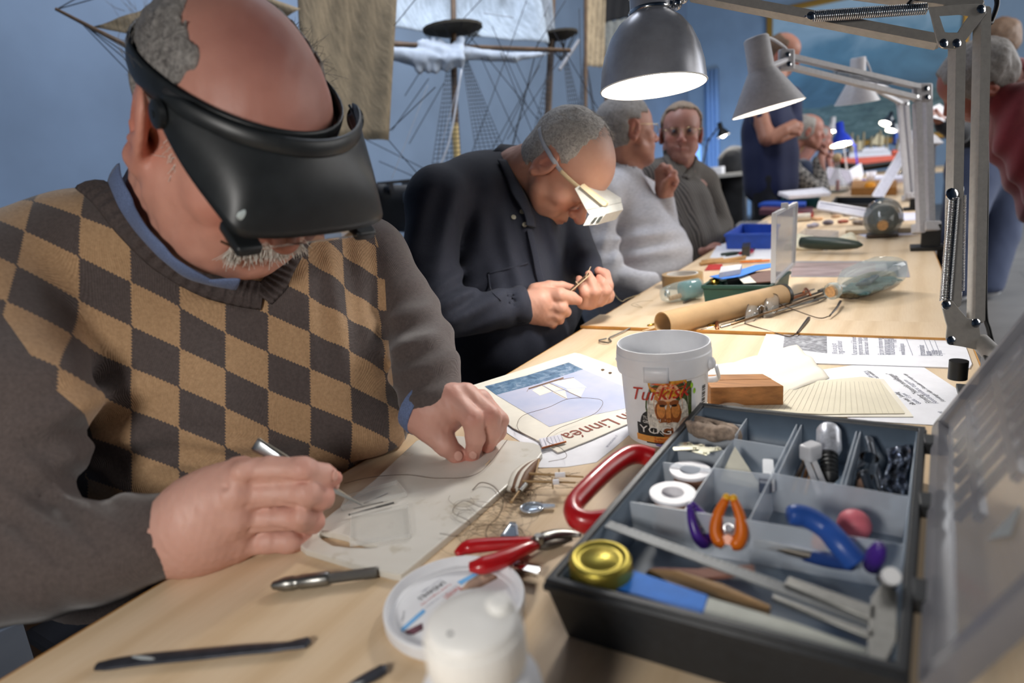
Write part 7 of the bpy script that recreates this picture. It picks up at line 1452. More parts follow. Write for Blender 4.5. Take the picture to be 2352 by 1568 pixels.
# green box with an upright clear lid
def green_box():
    M_g = mat('green_plastic', '24493F', .4); a = T(1616, 682); b = T(1772, 655); c_ = [T(1618, 684), T(1778, 655), T(1822, 640), T(1668, 650)]
    zt = TZ+.052; c_ = [T(1613, 655, zt), T(1770, 655, zt), T(1815, 622, zt), T(1655, 628, zt)]; r = empty('parts_box', np.mean(c_, 0)-(0, 0, .052), 'dark green plastic box with an upright clear lid full of odds and ends', 'box')
    ct = np.mean(c_, 0); lo = [ct + (p-ct)*.94 - (0, 0, .052) for p in c_]; mb = MB(); V = lo + c_ + [ct + (p-ct)*.95 for p in c_] + [ct + (p-ct)*.9 - (0, 0, .048) for p in c_]
    mb.add(V, [[3, 2, 1, 0]] + [[k*4+i, k*4+(i+1) % 4, (k+1)*4+(i+1) % 4, (k+1)*4+i] for k in range(3) for i in range(4)] + [[12, 13, 14, 15]]); mb.build('tray', M_g, r, bevel=.0012)
    for i in range(4): p, q = c_[i], c_[(i+1) % 4]; d = nrm(q-p); MB().rbox((p+q)/2 - (0, 0, .004), (np.linalg.norm(q-p)+.004, .005, .007), np.array([d, np.cross([0, 0, 1], d), [0, 0, 1]]), .001, 1).build('rim', M_g, r)
    # lid: upright panel along the right side
    p0, p1 = T(1776, 650, zt), T(1822, 606, zt); h = T(1774, 490, zt); top0 = p0 + (0, 0, .0) ; zt2 = None
    zc = float((RW.T @ (p0-CAM))[2]); e0 = D(1778, 492, zc-.005); zc1 = float((RW.T @ (p1-CAM))[2]); e1 = D(1828, 466, zc1-.005)
    M_cl = clear_sheet('clear_lid', 'C9C9CC', .5, .12); M_cr = clear_sheet('clear_lid_rim', 'DADADC', .85, .2); q = [p0, p1, e1, e0]; n_ = nrm(np.cross(p1-p0, e0-p0)); MB().prism(q, n_*.002).build('lid', M_cl, r)
    for i in range(4): s1, s2 = q[i], q[(i+1) % 4]; d = nrm(s2-s1); MB().box((s1+s2)/2, (np.linalg.norm(s2-s1), .006, .010), np.array([d, np.cross(n_, d), n_])).build('lid_rim', M_cr, r)
    MB().box((e0*.55+e1*.45) + (0, 0, .006), (.016, .006, .016)).build('latch', M_cr, r)
    th2 = lambda name, px, z, t, lab, cat, m_: slab(name, px, z, t, lab, cat, m_)
    slab('blue_sheet', [(1630, 634), (1660, 640), (1700, 634), (1740, 620), (1775, 612), (1772, 604), (1735, 608), (1690, 622), (1650, 630)], zt+.010, .002, 'bright blue folded sheet on top of the green box', 'sheet', mat('bright_blue_card', '2F6FE0', .6)); slab('white_block', [(1652, 626), (1700, 618), (1704, 606), (1656, 612)], zt+.022, .014, 'white foam block leaning at the back of the green box', 'block', mat('white_foam', 'CFCFD2', .7))
    slab('leather_piece', [(1715, 626), (1772, 620), (1778, 645), (1738, 648)], zt+.004, .003, 'dark brown leather piece in the green box', 'leather', mat('brown_leather2', '6B4A40', .7)); slab('card_tag', [(1692, 634), (1730, 628), (1738, 648), (1708, 650)], zt+.003, .0015, 'pale card tag in the green box', 'card', M_cream)
    o = MB(); o.sphere(T(1640, 648, zt-.006), (.014, .011, .011), 16); o.build('brass_bulb', M_brass, None, 'round brass fitting in the left corner of the green box', 'fitting', smooth=True, at=T(1640, 648, TZ+.008)); o = MB(); o.cyl(T(1650, 640, zt-.008), T(1672, 636, zt-.004), .010); o.build('silver_thimble', M_chrome, None, 'silver cap beside the round brass fitting in the green box', 'cap', smooth=False, at=T(1655, 640, TZ+.008)); o = MB(); o.cyl(T(1672, 644, zt-.006), T(1700, 640, zt-.002), .012); o.build('black_bobbin', M_blackpl, None, 'black knob in the middle of the green box', 'knob', at=T(1680, 644, TZ+.008))
green_box()
slab('white_eraser', [(1617, 702), (1660, 699), (1672, 682), (1624, 684)], TZ+.008, .0075, 'white eraser lying in front of the green box', 'eraser', mat('white_foam', 'CFCFD2', .7), .002)
o = MB(); a, b = T(1570, 694, TZ+.004), T(1596, 684, TZ+.004); o.cyl(a, b, .003); o.build('metal_pin', M_steel2, None, 'short metal pin lying between the small bottle and the eraser', 'pin', at=a-(0, 0, .004))
def tape():
    c = T(1568, 655, TZ); R_ = 46*1.72/FPX; r = empty('tape_roll', c, 'roll of brown packing tape lying flat behind the small bottle', 'tape'); h = .034; MB().lathe([(R_*.72, 0), (R_, 0), (R_, h), (R_*.76, h), (R_*.72, h*.98)], c, (0, 0, 1), 48, False).build('tape', mat('brown_tape', 'A98C62', .35), r, angle=.6); MB().lathe([(R_*.70, 0), (R_*.765, 0), (R_*.765, h+.0005), (R_*.70, h+.0005), (R_*.70, 0)], c, (0, 0, 1), 48, False).build('core', mat('tape_core', 'C9C8C6', .7), r, angle=.6)
    toc = nrm(np.array([-c[0], -c[1], 0])); sd = np.cross([0, 0, 1], toc)
    for k, t in enumerate((-.5, .1, .55)): text('lettering', 'tesa', .017, (0, 0, 0), (1, 0, 0), (0, 1, 0), mat('print_blue', '3465B0', .5), r, .0001, warp=lambda v, t=t: c + (-toc*math.cos(t - v[0]/(R_*.7)) + sd*math.sin(t - v[0]/(R_*.7))*-1)*(R_*.695 - v[2]) + np.array([0, 0, .010+v[1]]))
tape()
def small_bottle():
    r = empty('bottle', T(1560, 682), 'small clear bottle with teal contents lying near the table edge', 'bottle'); a, b = T(1520, 678, TZ+.022), T(1610, 660, TZ+.028); ax = nrm(b-a); L_ = np.linalg.norm(b-a); MB().lathe([(0, -.002), (.014, 0), (.02, .012), (.0245, .035), (.026, .06), (.026, L_-.004), (.023, L_), (0, L_)], a, ax, 32, False).build('glass', clear_sheet('bottle_sheet', 'BCD0CF', .3, .03), r, smooth=True)
    MB().lathe([(0, L_*.55), (.0235, L_*.5), (.0235, L_-.006), (0, L_-.006)], a, ax, 24, False).build('sea_filling', clear_sheet('teal_resin', '4F9AA0', .75, .1), r, smooth=True); MB().cyl(a + ax*.02 - (0, 0, .012), a + ax*.05 - (0, 0, .010), .006).build('cork', mat('cork', 'C4996A', .8), r); MB().lathe([(.008, .0), (.011, .004), (.008, .008)], a + ax*.01 + (0, 0, .002), ax, 18, False).build('neck_ring', M_chrome, r, smooth=True)
small_bottle()
thread([(1500, 690), (1470, 692), (1450, 700), (1475, 706), (1460, 698)], TZ+.001, .0004, 'fine pale thread curl near the table edge by the small bottle', mt=mat('pale_thread', '9B8B6A', .9))
thread([(1407, 664), (1415, 680), (1428, 692), (1440, 686), (1470, 676)], TZ+.003, .0012, 'pale cord hanging from the table edge by the hands in navy cuffs', cat='cord', name='cord', mt=mat('pale_thread', '9B8B6A', .9))
slab('red_folder', [(1618, 620), (1655, 618), (1660, 606), (1628, 607)], TZ+.003, .0028, 'red card folder in front of the wooden sticks', 'folder', mat('red_card', 'B02A28', .6))
for a, b, l, rr in (((1608, 606), (1712, 590), 'thick pale stick bundle end on the white sheets', .006), ((1612, 600), (1660, 594), 'short brown stick beside the thick pale stick', .005), ((1640, 603), (1750, 597), 'flat pale stick in front of the white sheets', .004), ((1700, 602), (1768, 598), 'orange pencil at the edge of the white sheets', .003)): rod([a, b], TZ+.007, TZ+.007, rr, l, mat('stick_tan', 'BC935F', .6) if 'orange' not in l else M_or, 'stick', 'stick')
sheet_thing('paper_sheet', [(1630, 592), (1650, 560), (1775, 555), (1775, 595), (1710, 596)], 'white drawing sheets near the blue tray', 'paper', M_paper, TZ, .0012)
def miniplier(px, tip, m1, label, name='cutters', cat='pliers'):
    a, b = T(*px, TZ+.006), T(*tip, TZ+.005); d = nrm(b-a); s_ = np.cross([0, 0, 1], d); r = empty(name, a-(0, 0, .006), label, cat)
    for q in (-1, 1): MB().tube(bez([a + s_*q*.012, a*.6+b*.4 + s_*q*.013, a*.35+b*.65 + s_*q*.002], 5), .0055, 8).build('handle', m1, r, smooth=True)
    MB().cyl(a*.35+b*.65, b, .005, .0015).build('jaw', M_steel2, r)
miniplier((1662, 585), (1710, 578), mat('dark_green_plastic', '26332C', .4), 'small dark green handled cutters on the white drawing sheets'); miniplier((1708, 582), (1735, 570), M_redpl, 'small red handled tool on the white drawing sheets')
# blue tray
def tray(name, px, h, mt, label, cat, lipr=.006, inner=None, liner=None):
    zt = TZ+h; c_ = [T(x, y, zt) for x, y in px]; ct = np.mean(c_, 0); r = empty(name, ct-(0, 0, h), label, cat); lo = [ct + (p-ct)*.95 - (0, 0, h) for p in c_]; V = lo + c_ + [ct + (p-ct)*.95 for p in c_] + [ct + (p-ct)*.9 - (0, 0, h*.7) for p in c_]; n = len(c_); mb = MB()
    mb.add(V, [list(range(n))[::-1]] + [[k*n+i, k*n+(i+1) % n, (k+1)*n+(i+1) % n, (k+1)*n+i] for k in range(3) for i in range(n)] + [[3*n+i for i in range(n)]]); mb.build('tray', mt, r, bevel=.002)
    for i in range(n): p, q = c_[i], c_[(i+1) % n]; d = nrm(q-p); MB().box((p+q)/2 - (0, 0, lipr), (np.linalg.norm(q-p)+lipr, lipr, lipr*1.5), np.array([d, np.cross([0, 0, 1], d), [0, 0, 1]])).build('rim', mt, r)
    return r
tray('blue_tray', [(1665, 537), (1772, 535), (1790, 514), (1705, 513)], .06, mat('royal_blue_plastic', '2F55B5', .45), 'royal blue plastic tray at the table edge beside the striped shirt', 'tray')
slab('model_vise', [(1704, 568), (1722, 566), (1724, 556), (1706, 558)], TZ+.035, .034, 'small dark metal model part standing on the white sheets by the blue tray', 'model part', mat('dark_steel', '54504A', .35, .9))
def rolled_tool():
    e = empty('cloth_wrap', T(1890, 556), 'cream cloth holding a dark green cylinder behind the clear lid', 'cloth'); F = Field(T(1830, 568)-.1, T(1960, 550)+.12, .006); F.chain([T(1835, 560, TZ+.015), T(1885, 562, TZ+.012), T(1935, 558, TZ+.012), T(1950, 550, TZ+.012)], [.034, .02, .022, .026], k=.02); F.chain([T(1832, 566, TZ+.01), T(1880, 570, TZ+.005), T(1935, 565, TZ+.006), T(1955, 556, TZ+.01)], [.024, .02, .022, .018], k=.015); F.chain([T(1940, 552, TZ+.03), T(1955, 556, TZ+.01)], [.014, .016], k=.015); F.disp(lambda P: .006*vnoise(P, 60, 3)); cutbox(F, (-9, -9, -9), (9, 9, TZ+.001)); V, Fc = F.mesh(1); mkobj('cloth', V, Fc, mat('cream_cloth', 'EDE6CC', .9, bump=.6, scale=90), e, smooth=True)
    o = MB(); o.lathe([(0, 0), (.017, .003), (.021, .03), (.021, .12), (.012, .185), (.003, .2)], T(1838, 556, TZ+.038), T(1925, 560, TZ+.034)-T(1838, 556, TZ+.038), 20, False); o.build('carving_awl', mat('dark_green_plastic', '26332C', .4), None, 'dark green tapering tool handle lying on the cream cloth', 'tool', smooth=True, at=T(1880, 556, TZ+.02))
rolled_tool()
sheet_thing('paper_sheet', [(1955, 532), (2110, 526), (2112, 538), (1990, 546)], 'lilac white paper lying at the right edge before the pale lamp', 'paper', mat('lilac_paper', 'CFCFE2', .8, var=.02), TZ, .001)
slab('wooden_slip', [(1942, 529), (2105, 523), (2106, 514), (1944, 520)], TZ+.018, .016, 'pale wooden slip frame lying behind the lilac paper', 'frame', mat('pale_strip', 'CDB592', .5))
sheet_thing('paper_sheet', [(2055, 508), (2112, 505), (2112, 488), (2052, 490)], 'lilac white paper beside the dark bottle further along', 'paper', mat('lilac_paper', 'CFCFE2', .8, var=.02), TZ, .001)
# scatter of tools and scraps with own look
rg = np.random.default_rng(21)
bits = [((1965, 505), .018, 'D2CFC8', 'white crumpled scrap before the dark bottle'), ((1900, 516), .022, '6A6470', 'grey folded pouch on the tool pile'), ((1870, 522), .02, 'B9B5C4', 'lilac plastic scrap on the tool pile'), ((1935, 512), .016, '8E4A3A', 'red brown wooden part on the tool pile'), ((1980, 515), .02, '9A928C', 'grey stone like scrap by the pale frame'), ((2010, 512), .018, '5D4A3A', 'dark brown wooden part by the pale frame'), ((2060, 512), .02, '6E5B49', 'brown wooden part at the right of the pale frame'), ((1845, 500), .022, '3C3A40', 'dark grey pouch beyond the clear lid'), ((1915, 500), .018, 'A78A70', 'tan wooden piece in the tool pile'), ((1950, 497), .02, '4A3E38', 'dark lump in the tool pile before the white box lid'), ((1880, 505), .016, 'B48E6A', 'light tan piece in the tool pile')]
for (x, y), s_, c, l in bits:
    p = T(x, y, TZ); F = Field(p-.06, p+.06, .004); 
    for k in range(4): F.ell(p + rg.normal(size=3)*np.array([.012, .014, .0]) + (0, 0, s_*.45), (s_*rg.uniform(.5, 1.1), s_*rg.uniform(.5, 1.1), s_*.5), k=.006)
    cutbox(F, (-9, -9, -9), (9, 9, TZ)); V, Fc = F.mesh(1); o = mkobj('craft_scrap', V, Fc, mat('scrap_'+c, c, .7, var=.2), None, smooth=True); tag(o, l, 'scrap')
# clear boxes
def clearbox(px, h, label, lidpts=None):
    r = empty('clear_box', T(*np.mean(px, 0)), label, 'box'); c_ = [T(x, y, TZ+h) for x, y in px]; M_ = clear_sheet('box_clear', 'D5D6DB', .32, .08); ct = np.mean(c_, 0)
    for i in range(4): p, q = c_[i], c_[(i+1) % 4]; MB().prism([p, q, q-(0, 0, h), p-(0, 0, h)], nrm(np.cross(q-p, [0, 0, 1]))*.002).build('side_panel', M_, r)
    MB().prism([p-(0, 0, h) for p in c_], (0, 0, .002)).build('bottom_panel', M_, r); return r
clearbox([(1832, 540), (1900, 548), (1925, 530), (1850, 525)], .04, 'low clear plastic box behind the cream cloth'); clearbox([(1690, 518), (1765, 516), (1762, 506), (1700, 508)], .035, 'clear plastic box beyond the blue tray')
def leaning_lid(px, zc, label, t=.008, col='C4C4D2', name='box_lid'):
    P = [D(x, y, z_) for (x, y), z_ in zip(px, zc)]; r = empty(name, P[0], label, 'lid'); n_ = nrm(np.cross(P[1]-P[0], P[-1]-P[0])); MB().prism(P, n_*t).build('panel', mat('frosted_'+col, col, .35, var=.05), r, bevel=.002)
    for i in range(len(P)): p, q = P[i], P[(i+1) % len(P)]; d = nrm(q-p); MB().box((p+q)/2 + n_*t*.5, (np.linalg.norm(q-p), .008, t*1.8), np.array([d, np.cross(n_, d), n_])).build('edge', mat('frosted_edge', 'D4D4DE', .35), r)
leaning_lid([(1878, 478), (1882, 463), (2002, 482), (1998, 500)], [2.72, 2.74, 2.62, 2.6], 'frosted white box lid propped on the tool pile', .006); tray('black_tray', [(1905, 470), (2020, 468), (2030, 452), (1920, 452)], .05, M_blackpl, 'black tray full of parts beyond the frosted lid', 'tray')
leaning_lid([(2002, 452), (2022, 462), (2085, 352), (2065, 348)], [3.72, 3.7, 3.9, 3.92], 'tall frosted box lid standing open above the black tray', .01)
leaning_lid([(1788, 446), (1812, 455), (1906, 448), (1890, 436)], [3.35, 3.28, 3.3, 3.4], 'open white booklet lying on the dark green box', .01, 'D5D5DE', 'open_booklet')
tray('green_case', [(1795, 457), (1882, 455), (1885, 446), (1800, 447)], .06, mat('teal_plastic', '173A38', .45), 'dark green case under the open white booklet', 'case'); slab('blue_case', [(1742, 468), (1850, 470), (1852, 462), (1760, 460)], TZ+.045, .02, 'blue pencil case beside the dark green case', 'case', mat('royal_blue_plastic', '2F55B5', .45)); slab('maroon_book', [(1744, 482), (1866, 486), (1868, 475), (1752, 472)], TZ+.03, .028, 'maroon book under the blue pencil case', 'book', mat('maroon_cloth', '5E3540', .7)); slab('red_box', [(1832, 490), (1868, 490), (1868, 484), (1832, 484)], TZ+.022, .02, 'red box end beside the maroon book', 'box', mat('red_card', 'B02A28', .6))
o = MB(); a = T(1830, 500, TZ+.02); b = T(1862, 498, TZ+.02); o.cyl(a, b, .02); o.build('paper_roll', mat('roll_paper', 'C9C2B6', .8), None, 'short rolled brown and white tube before the maroon book', 'roll', at=a-(0, 0, .02))
def dark_bottle():
    r = empty('bottle', T(2028, 508), 'rounded glass bottle with a cork pointing at the viewer beside the frosted lid', 'bottle'); c = T(2028, 506, TZ+.062); d = nrm(CAM-c); d = nrm(np.array([d[0], d[1], -.15])); MB().lathe([(0, -.12), (.05, -.12), (.062, -.09), (.064, -.02), (.055, .02), (.03, .045), (.022, .055), (.022, .07), (.018, .07)], c, d, 36, False).build('glass', clear_sheet('smoke_bottle', '7B807C', .6, .04), r, smooth=True); MB().cyl(c + d*.05, c + d*.075, .017).build('cork', mat('cork', 'C4996A', .8), r); MB().lathe([(0, -.09), (.045, -.08), (.05, -.03), (.03, .0), (0, .0)], c - (0, 0, .006), d, 20, False).build('ship_scene', mat('murky_scene', '5B5A52', .6, var=.4, scale=60), r, smooth=True); MB().box(c - (0, 0, .0585) - d*.03, (.1, .1, .007)).build('rest', M_darkwood, r)
dark_bottle()
def flask():
    c = T(1920, 442, TZ); r = empty('flask', c, 'conical clear flask with a round wooden stopper and a red lighthouse inside', 'bottle'); k = 4.85/4.3; MB().lathe([(0, 0), (.085, 0), (.09, .012), (.075, .07), (.035, .13), (.022, .17), (.02, .23), (.024, .235)], c, (0, 0, 1), 32, False).build('glass', clear_sheet('flask_sheet', 'C9CFD2', .3, .03), r, smooth=True); MB().sphere(c + (0, 0, .262), .034, 18).build('stopper', mat('stopper_wood', 'C9AE86', .6), r, smooth=True); MB().lathe([(.016, .004), (.013, .07), (.015, .072), (.012, .09), (0, .1)], c + (0.01, 0, 0), (0, 0, 1), 16, False).build('lighthouse', mat('lighthouse_red', 'A33A30', .6), r, smooth=False); MB().lathe([(0, .005), (.075, .004), (.07, .012), (0, .014)], c, (0, 0, 1), 20, False).build('sea_putty', mat('sea_putty', '3B5658', .5, var=.35, scale=120), r, smooth=True)
flask()
def orange_jar(): c = T(1998, 446, TZ); r = empty('jar', c, 'small jar with a bright orange lid before the tall frosted lid', 'jar'); MB().lathe([(0, 0), (.03, 0), (.032, .01), (.032, .035)], c, (0, 0, 1), 24, False).build('glass', clear_sheet('flask_sheet', 'C9CFD2', .3, .03), r, smooth=True); MB().lathe([(.034, .03), (.038, .034), (.037, .06), (.028, .078), (.012, .084), (0, .085)], c, (0, 0, 1), 24, False).build('lid', mat('orange_lid', 'F0A01E', .35), r, smooth=True)
orange_jar()
for (x, y), c, l, h in (((1970, 418), 'E4E2E4', 'white paper cup beyond the orange lidded jar, the left one', .085), ((2000, 415), 'C9C6CE', 'greyish paper cup beyond the orange lidded jar, the right one', .085)):
    p = T(x, y, TZ); r = empty('paper_cup', p, l, 'cup', 'paper cups'); MB().lathe([(0, 0), (.032, 0), (.044, h), (.042, h), (.031, .004)], p, (0, 0, 1), 28, False).build('cup', mat('cup_'+c, c, .6), r, smooth=True); MB().tube([p + (.0435*math.cos(t), .0435*math.sin(t), h) for t in np.linspace(0, 6.28, 24, endpoint=False)], .002, 6, closed=True).build('rim', mat('cup_'+c, c, .6), r, smooth=True)
def upright_card(px, zc, label, col, name='card_sheet'): P = [D(x, y, zc) for x, y in px]; o = MB(); o.prism(P, RW[:, 2]*.004); o.build(name, mat('card_'+col, col, .7), None, label, 'card', at=P[0])
upright_card([(1947, 392), (1978, 374), (1984, 402), (1958, 410)], 5.6, 'white card leaning behind the paper cups', 'E6E4EC')
leaning_lid([(1895, 425), (1902, 385), (1950, 392), (1962, 425)], [5.2, 5.25, 5.25, 5.2], 'grey rounded panel behind the conical flask', .01, 'B5B0BE')
slab('cardboard_box', [(1955, 432), (2060, 430), (2060, 414), (1958, 414)], TZ+.05, .048, 'low cardboard tray behind the orange lidded jar', 'box', mat('kraft_brown', 'A9763E', .8)); slab('lilac_case', [(2008, 412), (2075, 410), (2075, 402), (2010, 402)], TZ+.05, .03, 'lilac white case lying behind the cardboard tray', 'case', mat('lilac_paper', 'CFCFE2', .8))
# white paper stand behind the second lamp
def hood(): r = empty('white_hood', D(2135, 330, 3.3), 'white card shade standing behind the pale lamp post', 'card'); P = [D(x, y, 3.3) for x, y in ((2094, 330), (2098, 312), (2108, 292), (2130, 300), (2152, 312), (2168, 328))]; MB().prism(P, RW[:, 2]*.12).build('shade', mat('white_paper', 'E9E9EE', .8), r); MB().prism([D(2112, 330, 3.32), D(2150, 330, 3.32), D(2146, 446, 3.4), D(2116, 446, 3.4)], RW[:, 2]*.05).build('stand', mat('grey_post', '6B6A70', .5), r)
hood()
# red hulled ship model far along the row
def red_ship():
    b = T(1995, 388, TZ); zc = float((RW.T @ (b-CAM))[2]); zc = 7.6; r = empty('ship_model', D(1995, 385, zc), 'ship model with an orange red hull and white deckhouses at the far end', 'ship model'); P_ = lambda x, y, dz=0: D(x, y, zc+dz)
    def lay(px, t, mt, n): MB().prism([P_(x, y) for x, y in px], RW[:, 2]*t).build(n, mt, r, bevel=.004)
    lay([(1925, 363), (2062, 355), (2075, 345), (2068, 366), (1990, 376), (1935, 373)], .28, mat('hull_red', 'C2431F', .5), 'hull'); lay([(1935, 373), (1990, 376), (2068, 366), (2066, 372), (1990, 383), (1945, 378)], .26, mat('hull_black', '18181A', .6), 'keel'); M_dw = mat('deck_white', 'C9CBD6', .6); M_dg = mat('deck_grey', '8E8F98', .6)
    for a, n_ in (([(1950, 364), (2048, 357), (2046, 346), (1952, 350)], M_dw), ([(1978, 352), (2042, 349), (2040, 336), (1982, 340)], M_dw), ([(1950, 352), (1975, 351), (1975, 342), (1950, 344)], M_dg), ([(2050, 354), (2068, 350), (2068, 342), (2050, 344)], mat('hull_red', 'C2431F', .5))): lay(a, .18, n_, 'deckhouse')
    for k, (x, y0, y1) in enumerate(((1955, 350, 306), (1968, 350, 312), (1982, 342, 304), (2000, 340, 314), (2020, 338, 300), (2036, 340, 312), (2060, 345, 318))): MB().cyl(P_(x, y0), P_(x+2, y1), .014).build('mast', mat('mast_tan', '8C8268', .6), r)
    for a in ([(1952, 330), (1980, 322), (1984, 344), (1955, 346)], [(2000, 330), (2016, 306), (2032, 312), (2030, 335)]): lay(a, .06, mat('sail_cloth_tan', 'B5AC90', .8), 'sail')
    lay([(2056, 330), (2058, 298), (2066, 294), (2070, 330)], .06, mat('funnel_blue', '2A55B0', .5), 'funnel')
    for x in (1950, 2050): MB().box(P_(x, 378, .12) - (0, 0, .04), (.05, .2, .12)).build('cradle', M_darkwood, r)
    bz = D(1995, 384, zc)[2]-.02
    tbl = empty('display_table', (D(1995, 384, zc)[0], D(1995, 384, zc)[1], 0), 'display table carrying the red hulled ship model', 'table'); q = D(1995, 384, zc+.2); MB().box((q[0], q[1], bz-.08), (1.9, .9, .04)).build('table_top', M_wood, tbl)
    for sx in (-.85, .85):
        for sy in (-.35, .35): MB().cyl((q[0]+sx, q[1]+sy, 0), (q[0]+sx, q[1]+sy, bz-.1), .025).build('leg', M_steel, tbl)
    return r
red_ship()
# ------------------------------------------------------------------ painting, window, ships in the background
def wall_pt(x, y, X=None, Y=None):
    v = RW @ np.array([x - IW/2, y - IH/2, FPX]); t = (X - CAM[0])/v[0] if X is not None else (Y - CAM[1])/v[1]; return CAM + v*t
def painting():
    Y = 12.53; x0 = wall_pt(1768, 60, Y=Y)[0]; x1 = wall_pt(2222, 20, Y=Y)[0]; z0, z1 = 1.1, 3.45; r = empty('painting', ((x0+x1)/2, Y, z0), 'huge gold framed painting of a stormy teal sea and sky on the end wall', 'painting')
    t = NT('storm_painting'); tc = t.n('ShaderNodeTexCoord'); sp = t.n('ShaderNodeSeparateXYZ'); t.l(tc.outputs['Generated'], sp.inputs[0]); n = t.noise(t.coord((1, 1, 1.6)), 1.5, 6, .6, .8); n2 = t.noise(t.coord((1, 1, 3)), 4, 6, .65, 1.)
    g = t.math('ADD', t.math('MULTIPLY', sp.outputs[2], .75), t.math('MULTIPLY', n, .45)); sky = t.ramp(g, [(.12, '33474C'), (.32, '5C7878'), (.5, '426478'), (.7, '5E8AA2'), (.9, 'A5C0D0')]); sea = t.ramp(n2, [(.35, '3A4F50'), (.55, '57706E'), (.7, '8A9C98')])
    fac = t.math('MULTIPLY', t.math('LESS_THAN', t.math('ADD', sp.outputs[2], t.math('MULTIPLY', n, .15)), .38), .8); t.base(t.mix(fac, sky, sea)); t.set(Roughness=.5)
    MB().box(((x0+x1)/2, Y, (z0+z1)/2), (x1-x0, .04, z1-z0)).build('canvas', t.m, r); M_go = mat('gold_frame', 'A8803A', .4, .6, bump=.3, scale=50)
    for c, s_ in ((((x0+x1)/2, Y-.02, z0), (x1-x0+.16, .08, .1)), (((x0+x1)/2, Y-.02, z1), (x1-x0+.16, .08, .1)), ((x0, Y-.02, (z0+z1)/2), (.1, .08, z1-z0)), ((x1, Y-.02, (z0+z1)/2), (.1, .08, z1-z0))): MB().box(c, s_).build('frame_rail', M_go, r, bevel=.015)
painting()
def window():
    Y = 12.5; a, b = wall_pt(1592, 330, Y=Y), wall_pt(1614, 330, Y=Y); z0, z1 = wall_pt(1600, 398, Y=Y)[2], wall_pt(1600, 330, Y=Y)[2]
    r = empty('window_1', ((a[0]+b[0])/2, Y, z0), 'small bright blue window pane low on the end wall'); r['kind'] = 'structure'; xs = (a[0]-.0, b[0]); M_f = mat('window_paint', '8FA9C6', .5)
    MB().box(((xs[0]+xs[1])/2, Y+.02, (z0+z1)/2), (xs[1]-xs[0], .02, z1-z0)).build('pane', mat('sky_pane', '7FB2F2', .3, emit=1.1, var=0), r)
    for c, s_ in ((((xs[0]+xs[1])/2, Y, z0), (xs[1]-xs[0]+.1, .06, .06)), (((xs[0]+xs[1])/2, Y, z1), (xs[1]-xs[0]+.1, .06, .06)), ((xs[0], Y, (z0+z1)/2), (.06, .06, z1-z0)), ((xs[1], Y, (z0+z1)/2), (.06, .06, z1-z0))): MB().box(c, s_).build('frame_rail', M_f, r)
    p0, p1 = wall_pt(1612, 160, Y=12.3), wall_pt(1650, 480, Y=12.3); mb = MB(); mb.grid(lambda u, v: np.array([p0[0]+(p1[0]-p0[0])*u, 12.5+.03*math.sin(u*22), .02 + (p0[2]-.02)*(1-v)]), 40, 4); o = mb.build('curtain', mat('blue_curtain', '86A9D6', .9), None, 'pale blue pleated curtain hanging beside the end wall window', 'curtain', smooth=True); s_ = o.modifiers.new('t', 'SOLIDIFY'); s_.thickness = .01
window()
M_can = None
def canvas_mat(name, c, sc=14):
    t = NT(name); n = t.noise(t.coord((1, 6, 1)), sc, 5, .6); a = [int(c[i:i+2], 16)/255 for i in (0, 2, 4)]; w_ = t.noise(t.coord(), 90, 3, .6)
    t.base(t.mix(.3, t.ramp(n, [(.3, [x*.8 for x in a]), (.7, [min(1, x*1.12) for x in a])]), t.ramp(w_, [(.3, [x*.85 for x in a]), (.7, [min(1, x*1.05) for x in a])]))); t.set(Roughness=.95); t.bump(n, .4, .01); return t.m
M_tan = canvas_mat('tan_sailcloth', '8B7B62'); M_blsail = canvas_mat('white_sailcloth', 'A9B5C0'); M_spar = mat('spar_wood', '5B4632', .5, var=.2, scale=20); M_sparl = mat('pale_spar_wood', 'C9AE72', .5); M_rig = mat('tarred_rigging', '2C2B2E', .8); M_hullb = mat('black_hull', '1B1C1F', .5, var=.2, scale=12); M_lrig = mat('pale_rigging', 'A5A9B0', .8)
def sail(root, q, mt, belly=.05, name='sail', nu=16, nv=16, scal=0.):
    q = [np.array(p) for p in q]; n_ = nrm(np.cross(q[1]-q[0], q[3]-q[0]))
    def f(u, v): return (q[0]*(1-u)+q[1]*u)*(1-v) + (q[3]*(1-u)+q[2]*u)*v + n_*(belly*math.sin(PI*u)*math.sin(PI*min(1, v*.9+.05)) + .006*math.sin(u*23+v*3)) + (q[0]-q[3])*scal*math.sin(PI*u)*v
    mb = MB(); mb.grid(f, nu, nv); o = mb.build(name, mt, root, smooth=True); s_ = o.modifiers.new('t', 'SOLIDIFY'); s_.thickness = .003; return o
def lines(root, segs, r, mt, name='rigging'):
    mb = MB()
    for a, b in segs: mb.tube([a, b], r, 3, cap=False)
    return mb.build(name, mt, root, kind='stuff')
def shroud(root, top, b0, b1, n, rungs, r=.0016, mt=None):
    top, b0, b1 = map(np.array, (top, b0, b1)); w_ = (b1-b0)*.06; B = [b0+(b1-b0)*i/(n-1) for i in range(n)]; Tp = [top + w_*(i/(n-1)-.5) for i in range(n)]; s_ = list(zip(Tp, B))
    for k in range(1, rungs): f = k/rungs; s_.append((Tp[0]*(1-f)+B[0]*f, Tp[-1]*(1-f)+B[-1]*f))
    return lines(root, s_, r, mt or M_rig, 'shrouds')
